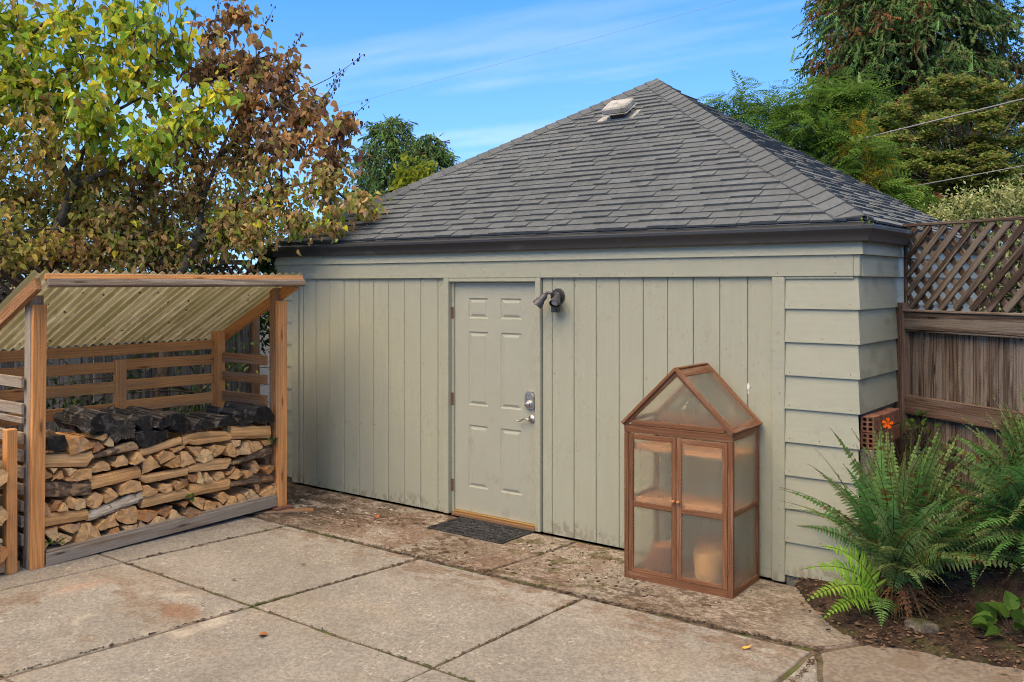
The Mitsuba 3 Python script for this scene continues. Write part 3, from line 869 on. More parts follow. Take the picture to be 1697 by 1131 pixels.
def shingle_plane(o, ex, es, half, L, expo, seed, mb_far, nparts, start_trim=0.0):
    """Courses of tabs on the plane spanned by ex (along the eave) and es (up the slope) from o; half(s) -> (x0, x1) between the hips."""
    r = np.random.default_rng(seed)
    n = norm(np.cross(ex, es))
    made = 0
    row = 0
    s = 0.0
    while s < L - 0.02:
        x0, x1 = half(s)
        x = x0 - r.uniform(0, 0.3)
        while x < x1:
            w = r.choice([0.10, 0.145, 0.19, 0.235, 0.27], p=[0.12, 0.2, 0.26, 0.26, 0.16]) * r.uniform(0.93, 1.07)
            dz = r.choice([0.0, 0.0, -0.006]) + r.normal(0, 0.0012)
            top = min(s + expo * 1.25, L)
            ta, tb = half(min(top, L - 0.001))
            tab = sg.Polygon([(x + 0.0022, s + dz), (x + w - 0.0022, s + dz + r.normal(0, 0.0008)), (x + w - 0.0022, top), (x + 0.0022, top)])
            a0, a1 = half(max(s - 0.01, 0))
            hipq = sg.Polygon([(a0, s - 0.01), (a1, s - 0.01), (tb, top), (ta, top)])
            q = tab.intersection(hipq) if (x < max(x0, ta) + 0.4 or x + w > min(x1, tb) - 0.4) else tab
            if not q.is_empty and q.geom_type == "Polygon" and q.area > 0.0015:
                P = np.array(q.exterior.coords)[:-1]
                th = r.choice([0.008, 0.017], p=[0.5, 0.5])
                hh = (th + 0.004) * (1 - (P[:, 1] - s) / (expo * 1.25)) + 0.0015
                lo = o + P[:, :1] * ex + P[:, 1:] * es - n * 0.002
                hi = o + P[:, :1] * ex + P[:, 1:] * es + n * hh[:, None]
                ccw = sg.Polygon(P).exterior.is_ccw
                if not ccw:
                    lo, hi, P = lo[::-1], hi[::-1], P[::-1]
                m = len(P)
                tri = earclip(P)
                tone = int(r.integers(0, 9))
                i = np.arange(m)
                V = np.vstack([hi, lo])
                F = np.vstack([tri, np.vstack([np.stack([i + m, (i + 1) % m + m, (i + 1) % m], 1), np.stack([i + m, (i + 1) % m, i], 1)])])
                uv = np.column_stack([np.full(len(V), 10.0 * tone + 3), np.zeros(len(V))])
                if made < nparts:
                    part(roof, "shingle", MB().add(V, F, uv).ply("shingle_asphalt"))
                    made += 1
                else:
                    mb_far.add(V, F, uv)
            x += w
        s += expo
        row += 1


far = MB()
LF = math.hypot(APEX[1] - E0[1], APEX[2] - E0[2])
esf = norm([0, APEX[1] - E0[1], APEX[2] - E0[2]])
XR = E0[0]
shingle_plane(np.array([0, E0[1], E0[2]]), np.array([1.0, 0, 0]), esf,
              lambda s: (XLF + (APEX[0] - XLF) * s / LF, XR + (APEX[0] - XR) * s / LF), LF, 0.103, 5, far, 300)
# right slope: eave from the front corner to the back corner
eR = BK - E0
LRe = np.linalg.norm(eR)
exr = eR / LRe
foot = E0 + exr * ((APEX - E0) @ exr)
LR = np.linalg.norm(APEX - foot)
esr = (APEX - foot) / LR
ax = (APEX - E0) @ exr
shingle_plane(E0, exr, esr, lambda s: (ax * s / LR, LRe + (ax - LRe) * s / LR), LR, 0.103, 6, far, 0)
part(roof, "shingle_field", far.ply("shingle_asphalt"), "upper and end-slope shingles", "stuff")


def hip_caps(a, b, nl, nr, expo=0.135):
    """Bent cap shingles lapping up the hip from a to b; nl, nr: unit vectors down each slope, square to the hip."""
    L = np.linalg.norm(b - a)
    d = (b - a) / L
    up = norm(-(nl + nr))
    k = int(L / expo)
    for i in range(k + 1):
        s0, s1 = i * L / (k + 1) - 0.0, min((i + 1.35) * L / (k + 1), L + 0.02)
        w = 0.150 + rs.normal(0, 0.003)
        V = []
        for s, lift in ((s0, 0.026), (s1, 0.014)):
            c = a + d * s
            for e, hgt in ((nl * w, lift), (nl * w * 0.5, lift + 0.002), (nl * 0.03, lift + 0.006), (nl * 0.0, lift + 0.010), (nr * 0.03, lift + 0.006), (nr * w * 0.5, lift + 0.002), (nr * w, lift)):
                V.append(c + e + up * hgt + (d * 0.115 * np.linalg.norm(e) / w if i == 0 and s == s0 else 0))
        V = np.array(V)
        V = np.vstack([V, V - up * 0.011])
        F = []
        for j in range(6):
            F += [(j, j + 1, j + 8, j + 7), (j + 14, j + 14 + 7, j + 8 + 14, j + 1 + 14), (j, j + 14, j + 15, j + 1)]
        F += [(0, 7, 21, 14), (6, 20, 27, 13)]
        F = np.array(F)[:, ::-1]
        tone = int(rs.integers(0, 9))
        part(roof, "hip_cap", MB().add(V, F, np.column_stack([np.full(len(V), 10.0 * tone + 3), np.zeros(len(V))])).ply("shingle_asphalt"))


def down(slope_dir, hip):
    h = norm(hip)
    return norm(slope_dir - h * (slope_dir @ h))


hipR = APEX - E0
hip_caps(E0, APEX, down(np.array([-1.0, 0, 0]), hipR), down(exr, hipR))
cl = np.array([XLF, -0.06, 2.487])
hipL = APEX - cl
hip_caps(cl, APEX, down(np.array([1.0, 0, 0]), hipL), down(norm([0, 1, 0]), hipL))
ck = APEX + np.array([0, 0, 0.036])
part(roof, "hip_cap", MB().add([ck, ck + [-.16, -.13, -.13], ck + [0.16, -.13, -.125], ck + [.17, .1, -.13], ck + [-.16, .1, -.13]], [(0, 1, 2), (0, 2, 3), (0, 3, 4), (0, 4, 1)], np.tile([33.0, 0.0], (5, 1))).ply("shingle_asphalt"))
# roof vent
vt = part(GA, "roof_vent", MB().add(*(lambda q: (q, [(0, 1, 2, 3), (4, 7, 6, 5), (0, 4, 5, 1), (1, 5, 6, 2), (2, 6, 7, 3), (3, 7, 4, 0)]))(
    np.vstack([np.array([(x, y, E0[2] + (y - E0[1]) * SL_F) for x, y in ((-3.225, 1.90), (-2.795, 1.89), (-2.795, 2.06), (-3.20, 2.06))]) + np.array([0, -0.0, 0.0]) + o_ for o_ in (np.array([0, -0.004, 0.019]), np.array([0, 0, -0.01]))]))).ply("vent_metal"), "pale metal vent low on its flashing near the peak")
nF = norm([0, -SL_F, 1.0])
cv_ = np.array([-2.985, 1.985, E0[2] + (1.985 - E0[1]) * SL_F])


def slope_box(mb, c, hx, hs, hz, lift, ch):
    b = cbox_verts(hx, hs, hz, ch)
    return mb.add(c + nF * lift + b[:, :1] * np.array([1.0, 0, 0]) + b[:, 1:2] * esf + b[:, 2:] * nF, CB_F)


part(vt, "hood", slope_box(slope_box(MB(), cv_, 0.140, 0.120, 0.034, 0.115, 0.014), cv_, 0.150, 0.130, 0.004, 0.080, 0.002).ply("vent_metal", smooth=50))
part(vt, "collar", slope_box(MB(), cv_, 0.085, 0.075, 0.034, 0.044, 0.004).ply("gutter_metal"))

# gutter along the front and the right end, mitred at the corner
prof = [(0.052, 2.470), (0.052, 2.352), (0.056, 2.347), (0.092, 2.347), (0.098, 2.352), (0.101, 2.366), (0.108, 2.386), (0.121, 2.404), (0.134, 2.416), (0.141, 2.426), (0.142, 2.446), (0.139, 2.449), (0.132, 2.449), (0.130, 2.441), (0.134, 2.437),
        (0.131, 2.424), (0.118, 2.410), (0.104, 2.390), (0.094, 2.362), (0.088, 2.356), (0.060, 2.356), (0.056, 2.362), (0.056, 2.470)]
gm = MB()
V = []
for o, z in prof:
    V += [(WL - 0.04, -o, z), (o, -o, z), (o, WD + 0.1, z)]
V = np.array(V)
n_ = len(prof)
F = []
for i in range(n_):
    j = (i + 1) % n_
    F += [(3 * i, 3 * i + 1, 3 * j + 1, 3 * j), (3 * i + 1, 3 * i + 2, 3 * j + 2, 3 * j + 1)]
gm.add(V, np.array(F)[:, ::-1])
gut = part(GA, "gutter", gm.ply("gutter_metal", smooth=28), "dark brown metal gutter")
cap = MB()
cap.prism([(o, z) for o, z in prof[1:12]], (WL - 0.045, 0, 0), (0, -1, 0), (0, 0, 1), 0.004)
part(gut, "end_cap", cap.ply("gutter_metal"))
fas = MB().box(WL, 0.05, -0.0515, -0.0375, 2.36, 2.475, 0.002).box(0.0375, 0.0515, -0.05, WD, 2.36, 2.475, 0.002)
part(GA, "fascia", fas.ply("gutter_metal"))
mt = MB()
mt.add([(XLF, -0.062, 2.470), (0.062, -0.062, 2.470), (0.062, -0.090, 2.452), (XLF, -0.090, 2.452)], [[0, 3, 2, 1], [0, 1, 2, 3]])
part(GA, "drip_edge", mt.ply("gutter_metal"))

# peeled spots where something was once screwed to the boards
sp = thing("paint_chip", "two flaked white patches of bare filler on the boards right of the cabinet roof", "paint chip")
for cx_, cz_, s in ((-0.862, 1.275, 0.011), (-0.757, 1.342, 0.016), (-0.757, 1.300, 0.010), (-0.868, 1.300, 0.007)):
    q = [(cx_ + s * rs.uniform(0.5, 1.1) * math.cos(a) * 0.75, cz_ + s * rs.uniform(0.6, 1.4) * math.sin(a) * 1.25) for a in np.arange(9) * 2 * math.pi / 9]
    part(sp, "filler_patch", MB().prism(q, (0, -0.0022, 0), (1, 0, 0), (0, 0, 1), 0.0022).ply("bare_putty"))

# ------------------------------------------------------------------ things at the wall
fl = thing("floodlight", "dark twin-head floodlight with motion sensor on the wall right of the door", "wall lamp")
m = MB().lathe([(0.064, 0.0), (0.064, 0.012), (0.056, 0.022), (0.0, 0.024)], (-2.392, -0.002, 1.968), (0, -1, 0), 28)
m.lathe([(0.0, 0.02), (0.05, 0.02), (0.044, 0.05), (0.0, 0.055)], (-2.392, -0.002, 1.968), (0, -1, 0), 24)
part(fl, "wall_plate", m.ply("lamp_plate_plastic", smooth=35))


def lamp_head(knee, tip, name_label):
    knee, tip = np.array(knee), np.array(tip)
    a = norm(tip - knee)
    L = np.linalg.norm(tip - knee)
    h = MB()
    h.tube([(-2.392 + (0.02 if knee[0] > -2.39 else -0.02), -0.05, 1.972), (knee + np.array([-2.392, -0.05, 1.972])) / 2 + [0, -0.012, 0.012], knee], [0.011, 0.0105, 0.0105], 10)
    h.lathe([(0.0, -0.012), (0.013, -0.008), (0.015, 0.0), (0.013, 0.012), (0.018, 0.018), (0.026, 0.03), (0.029, 0.55 * L), (0.034, 0.57 * L), (0.045, L * 0.97), (0.045, L), (0.042, L)], knee, a, 24)
    k = part(fl, "lamp_head", h.ply("lamp_plastic", smooth=35))
    ins = MB().lathe([(0.042, L), (0.036, L * 0.72), (0.0, L * 0.7)], knee, a, 24)
    part(k, "reflector", ins.ply("lamp_inside"))
    part(k, "bulb", MB().lathe([(0.0, L * 0.71), (0.022, L * 0.72), (0.031, L * 0.80), (0.032, L * 0.90), (0.022, L * 0.955), (0.0, L * 0.97)], knee, a, 20).ply("lamp_glass", smooth=True))


lamp_head((-2.440, -0.095, 1.995), (-2.505, -0.150, 1.893), "left")
lamp_head((-2.335, -0.085, 1.988), (-2.318, -0.165, 1.907), "right")
ss = MB().box(-2.415, -2.345, -0.085, -0.030, 1.897, 1.912, 0.004, axis=0)
ss.tube([(-2.385, -0.03, 1.93), (-2.382, -0.055, 1.912)], 0.012, 8)
sn = part(fl, "sensor", ss.ply("lamp_plastic", smooth=35))
part(sn, "lens", MB().lathe([(0.0, 0.0), (0.034, 0.001), (0.037, 0.014), (0.036, 0.048), (0.039, 0.056), (0.034, 0.060), (0.0, 0.060)], (-2.380, -0.062, 1.837), (0, 0, 1), 22).ply("sensor_lens", smooth=35))

mat = thing("doormat", "black rubber doormat with a scrollwork pattern lying before the door", "doormat")
ma = math.radians(0.4)
mb = MB()
mx = np.array([-3.021, -0.222, 0.006])
mb.box(-3.418, -2.626, -0.462, 0.012, 0.0055, 0.0105, 0.002)
part(mat, "backing", mb.ply("lamp_inside"))
sc = MB()
r5 = np.random.default_rng(12)
for x0, x1, y0, y1 in ((-3.420, -2.624, -0.464, -0.447), (-3.420, -2.624, -0.004, 0.014), (-3.420, -3.402, -0.446, -0.005), (-2.642, -2.624, -0.446, -0.005)):
    sc.box(x0, x1, y0, y1, 0.006, 0.0165, 0.003)
for i in range(13):
    for j in range(7):
        cx_, cy_ = -3.385 + (i + 0.5 + 0.25 * (j % 2 - 0.5)) * 0.0565, -0.434 + (j + 0.5) * 0.0605
        cx_, cy_ = cx_ + r5.normal(0, 0.004), cy_ + r5.normal(0, 0.004)
        a0, hand, tt = r5.uniform(0, 6.28), r5.choice([-1, 1]), np.linspace(0, 1, 15)
        rad = 0.037 * (1 - tt) ** 0.8 + 0.006
        P = np.stack([cx_ + rad * np.cos(a0 + hand * tt * 8.2), cy_ + rad * np.sin(a0 + hand * tt * 8.2), np.full(15, 0.0125)], 1)
        P[:, 0] = np.clip(P[:, 0], -3.405, -2.640)
        P[:, 1] = np.clip(P[:, 1], -0.45, -0.002)
        sc.tube(P, 0.0062 - 0.0012 * tt, 5)
        if r5.random() < 0.75:
            b0 = r5.uniform(0, 6.28)
            sc.tube([(cx_ + 0.03 * math.cos(b0), cy_ + 0.03 * math.sin(b0), 0.0122), (np.clip(cx_ + 0.055 * math.cos(b0 + 0.5), -3.405, -2.64), np.clip(cy_ + 0.055 * math.sin(b0 + 0.5), -0.45, -0.002), 0.012)], [0.007, 0.003], 5)
part(mat, "scrollwork", sc.ply("rubber"), None, "stuff")

# ------------------------------------------------------------------ the woodshed
SH = thing("woodshed", "open-fronted cedar firewood shed with a sloping corrugated roof", "wood shed")


def zroof(x):
    return 2.132 + 0.47 * (x + 4.75)


def shed(name, f, wood_, label=None, tone=None, parent=None):
    m = MB()
    f(m, int(RNG.integers(0, 9)) if tone is None else tone)
    return part(parent or SH, name, m.ply(wood_), label)


XF = -4.91
shed("post", lambda m, t: m.beam((XF - 0.0175, -2.998, 0.0), (XF - 0.0175, -2.978, 1.917), 0.098, 0.035, (1, 0, 0), 0.003, t), "cedar_wood", "front left post")
shed("post", lambda m, t: m.beam((XF - 0.081, -3.003, 0.0), (XF - 0.081, -2.983, 1.985), 0.095, 0.089, (1, 0, 0), 0.003, t), "grey_wood")
shed("post", lambda m, t: m.box(XF - 0.035, XF, -0.845, -0.742, 0.036, 1.915, 0.003, t, 2), "cedar_wood")
shed("post", lambda m, t: m.box(XF - 0.125, XF - 0.036, -0.8445, -0.752, 0.036, 2.03, 0.003, t, 2), "cedar_worn")
shed("post", lambda m, t: m.box(-5.792, -5.70, -0.945, -0.852, 0.03, 1.615, 0.003, t, 2), "cedar_wood", "back right post")
shed("post", lambda m, t: m.box(-5.780, -5.742, -1.94, -1.835, 0.03, 1.402, 0.003, t, 2), "cedar_wood", "middle back post")
shed("post", lambda m, t: m.box(-5.792, -5.70, -3.03, -2.94, 0.0, 1.615, 0.003, t, 2), "cedar_worn")
for y0, y1 in ((-3.0, -1.9405), (-1.8345, -0.946)):
    for z0, z1 in ((1.302, 1.396), (1.124, 1.219), (0.932, 1.034), (0.74, 0.83), (0.55, 0.64), (0.36, 0.45)):
        j = RNG.normal(0, 0.004)
        shed("back_rail", lambda m, t: m.beam((-5.757, y0, (z0 + z1) / 2 + 0.004 + j), (-5.757, y1, (z0 + z1) / 2 - 0.006 + j), 0.022, z1 - z0, (0, 0, 1), 0.003, t), "cedar_wood")
shed("back_rail", lambda m, t: m.box(-5.80, -5.763 + 0.02, -3.08, -0.946, 1.446, 1.532, 0.004, t, 1), "cedar_wood", "top back rail under the roof")
for z0, z1 in ((1.322, 1.411), (1.146, 1.232), (0.952, 1.046), (0.76, 0.85), (0.57, 0.66), (0.38, 0.47)):
    shed("side_rail", lambda m, t: m.box(-5.6995, -5.0355, -0.885, -0.862, z0, z1, 0.003, t, 0), "cedar_worn")
for z0, z1 in ((1.312, 1.392), (1.120, 1.200), (1.055, 1.10), (0.905, 0.99), (0.775, 0.862), (0.655, 0.742), (0.535, 0.615), (0.415, 0.49), (0.30, 0.38), (0.165, 0.25)):
    shed("side_slat", lambda m, t: m.box(-5.80, -4.995, -3.075, -3.052, z0, z1, 0.003, t, 0), "grey_wood")
for y0, y1, wd in ((-3.095, -3.052, "cedar_worn"), (-0.80, -0.7535, "cedar_wood")):
    shed("rafter", lambda m, t: m.beam((-4.742, (y0 + y1) / 2, zroof(-4.742) - 0.066), (-6.02, (y0 + y1) / 2, zroof(-6.02) - 0.066), y1 - y0, 0.092, (0.4, 0, 1), 0.003, t), wd)
dr0 = norm([1, 0, 0.47])
up0 = np.array([-dr0[2], 0, dr0[0]])
fc = np.array([-4.737, 0, zroof(-4.737)]) + up0 * -0.058
shed("front_beam", lambda m, t: m.beam(fc + dr0 * 0.018 + [0, -3.045, 0.0] + up0 * 0.026, fc + dr0 * 0.018 + [0, -0.735, -0.0] + up0 * 0.026, 0.036, 0.042, up0, 0.004, t), "cedar_wood", "orange upper edge of the front beam")
shed("front_beam", lambda m, t: m.beam(fc + dr0 * 0.022 + [0, -3.04, 0] - up0 * 0.022, fc + dr0 * 0.022 + [0, -0.73, 0] - up0 * 0.022, 0.042, 0.054, up0, 0.004, t), "grey_wood", "weathered grey face of the front beam")
# corrugated sheet: ridges run down the slope
ny, nx = 331, 9
yy = np.linspace(-3.115, -0.715, ny)
xx = np.linspace(-4.715, -6.06, nx)
r6 = np.random.default_rng(5)
Y, X = np.meshgrid(yy, xx, indexing="ij")
Z = zroof(X) + 0.0125 * np.cos((Y + 3.115) * 2 * math.pi / 0.0762) + 0.003 * np.sin(Y * 3.1 + X * 2.0) + 0.008
V = np.stack([X, Y, Z], -1).reshape(-1, 3)
a = (np.arange(ny - 1)[:, None] * nx + np.arange(nx - 1)).ravel()
F = np.stack([a, a + 1, a + nx + 1, a + nx], 1)
sh_ = MB().add(V, F, np.stack([Y + 3.2, -X - 4.6], -1).reshape(-1, 2))
part(SH, "roof_sheet", sh_.ply("fibreglass", smooth=True), "grimy greenish corrugated fibreglass sheet")
# raised floor
shed("sill_board", lambda m, t: m.beam((XF - 0.02, -2.935, 0.047), (XF - 0.02, -0.853, 0.091), 0.038, 0.092, (0, 0, 1), 0.003, t), "grey_wood", "weathered grey board along the floor front")
shed("sill_board", lambda m, t: m.beam((XF - 0.060, -2.93, 0.098), (XF - 0.060, -0.853, 0.140), 0.10, 0.032, (0, 0, 1), 0.003, t), "grey_wood")
for i in range(6):
    shed("floor_board", lambda m, t: m.beam((XF - 0.18 - i * 0.13, -2.93, 0.092), (XF - 0.18 - i * 0.13, -0.87, 0.132), 0.12, 0.03, (0, 0, 1), 0.003, t), "grey_wood")
shed("bearer", lambda m, t: m.box(-5.7, -5.0, -1.955, -1.87, 0.0, 0.048, 0.004, t, 0), "grey_wood")
shed("bearer", lambda m, t: m.box(-5.7, -5.0, -2.97, -2.88, 0.0, 0.035, 0.004, t, 0), "grey_wood")
br = MB().box(-5.02, -4.855, -0.90, -0.715, 0.012, 0.036, 0.004, axis=1)
solo("brick", br.ply("brick_clay"), "thin red brick under the front right post of the woodshed", "brick")
pk = MB().beam((-5.10, -1.10, 0.008), (-4.66, -0.64, 0.010), 0.10, 0.014, (0, 0, 1), 0.004, 3)
solo("plank", pk.ply("cedar_worn"), "short rotten plank lying under the brick at the woodshed corner", "plank")

# ------------------------------------------------------------------ firewood
LONG_LOGS=[('L1',[(-2.945,0.822),(-2.556,0.783),(-2.56,0.66),(-2.945,0.715)],'w',4,1),('L2',[(-2.553,0.761),(-2.23,0.825),(-2.183,0.774),(-2.183,0.744),(-2.553,0.723)],'b',4,2),('L3',[(-2.171,0.743),(-1.812,0.799),(-1.794,0.735),(-2.123,0.68)],'w',4,3),('L4',[(-1.784,0.799),(-1.639,0.824),(-1.343,0.794),(-1.312,0.738),(-1.316,0.697),(-1.712,0.704)],'y',4,4),('L5',[(-1.316,0.826),(-0.883,0.783),(-0.899,0.657),(-1.303,0.703)],'y',4,5),('L6',[(-2.945,0.627),(-2.574,0.568),(-2.567,0.546),(-2.578,0.487),(-2.611,0.451),(-2.945,0.498)],'k',3,1),('L7',[(-2.574,0.586),(-2.179,0.609),(-2.163,0.569),(-2.171,0.511),(-2.564,0.485)],'y',3,2),('L8',[(-2.163,0.532),(-1.729,0.538),(-1.729,0.461),(-2.159,0.458)],'w',3,3),('L9',[(-1.728,0.542),(-1.497,0.572),(-1.308,0.547),(-1.312,0.451),(-1.728,0.485)],'w',3,4),('L10',[(-1.29,0.518),(-0.916,0.578),(-0.869,0.555),(-0.888,0.508),(-1.264,0.481)],'b',3,5),('L11',[(-2.945,0.386),(-2.604,0.351),(-2.596,0.265),(-2.945,0.278)],'y',2,1),('L12',[(-2.593,0.335),(-2.335,0.379),(-2.203,0.417),(-2.139,0.321),(-2.553,0.249)],'p',2,2),('L13',[(-2.151,0.364),(-1.756,0.361),(-1.703,0.309),(-1.703,0.27),(-2.131,0.264)],'w',2,3),('L14',[(-1.712,0.385),(-1.366,0.376),(-1.324,0.326),(-1.319,0.27),(-1.691,0.274)],'y',2,4),('L15',[(-1.31,0.339),(-0.894,0.331),(-0.853,0.295),(-0.858,0.263),(-1.292,0.293)],'g',2,5)]
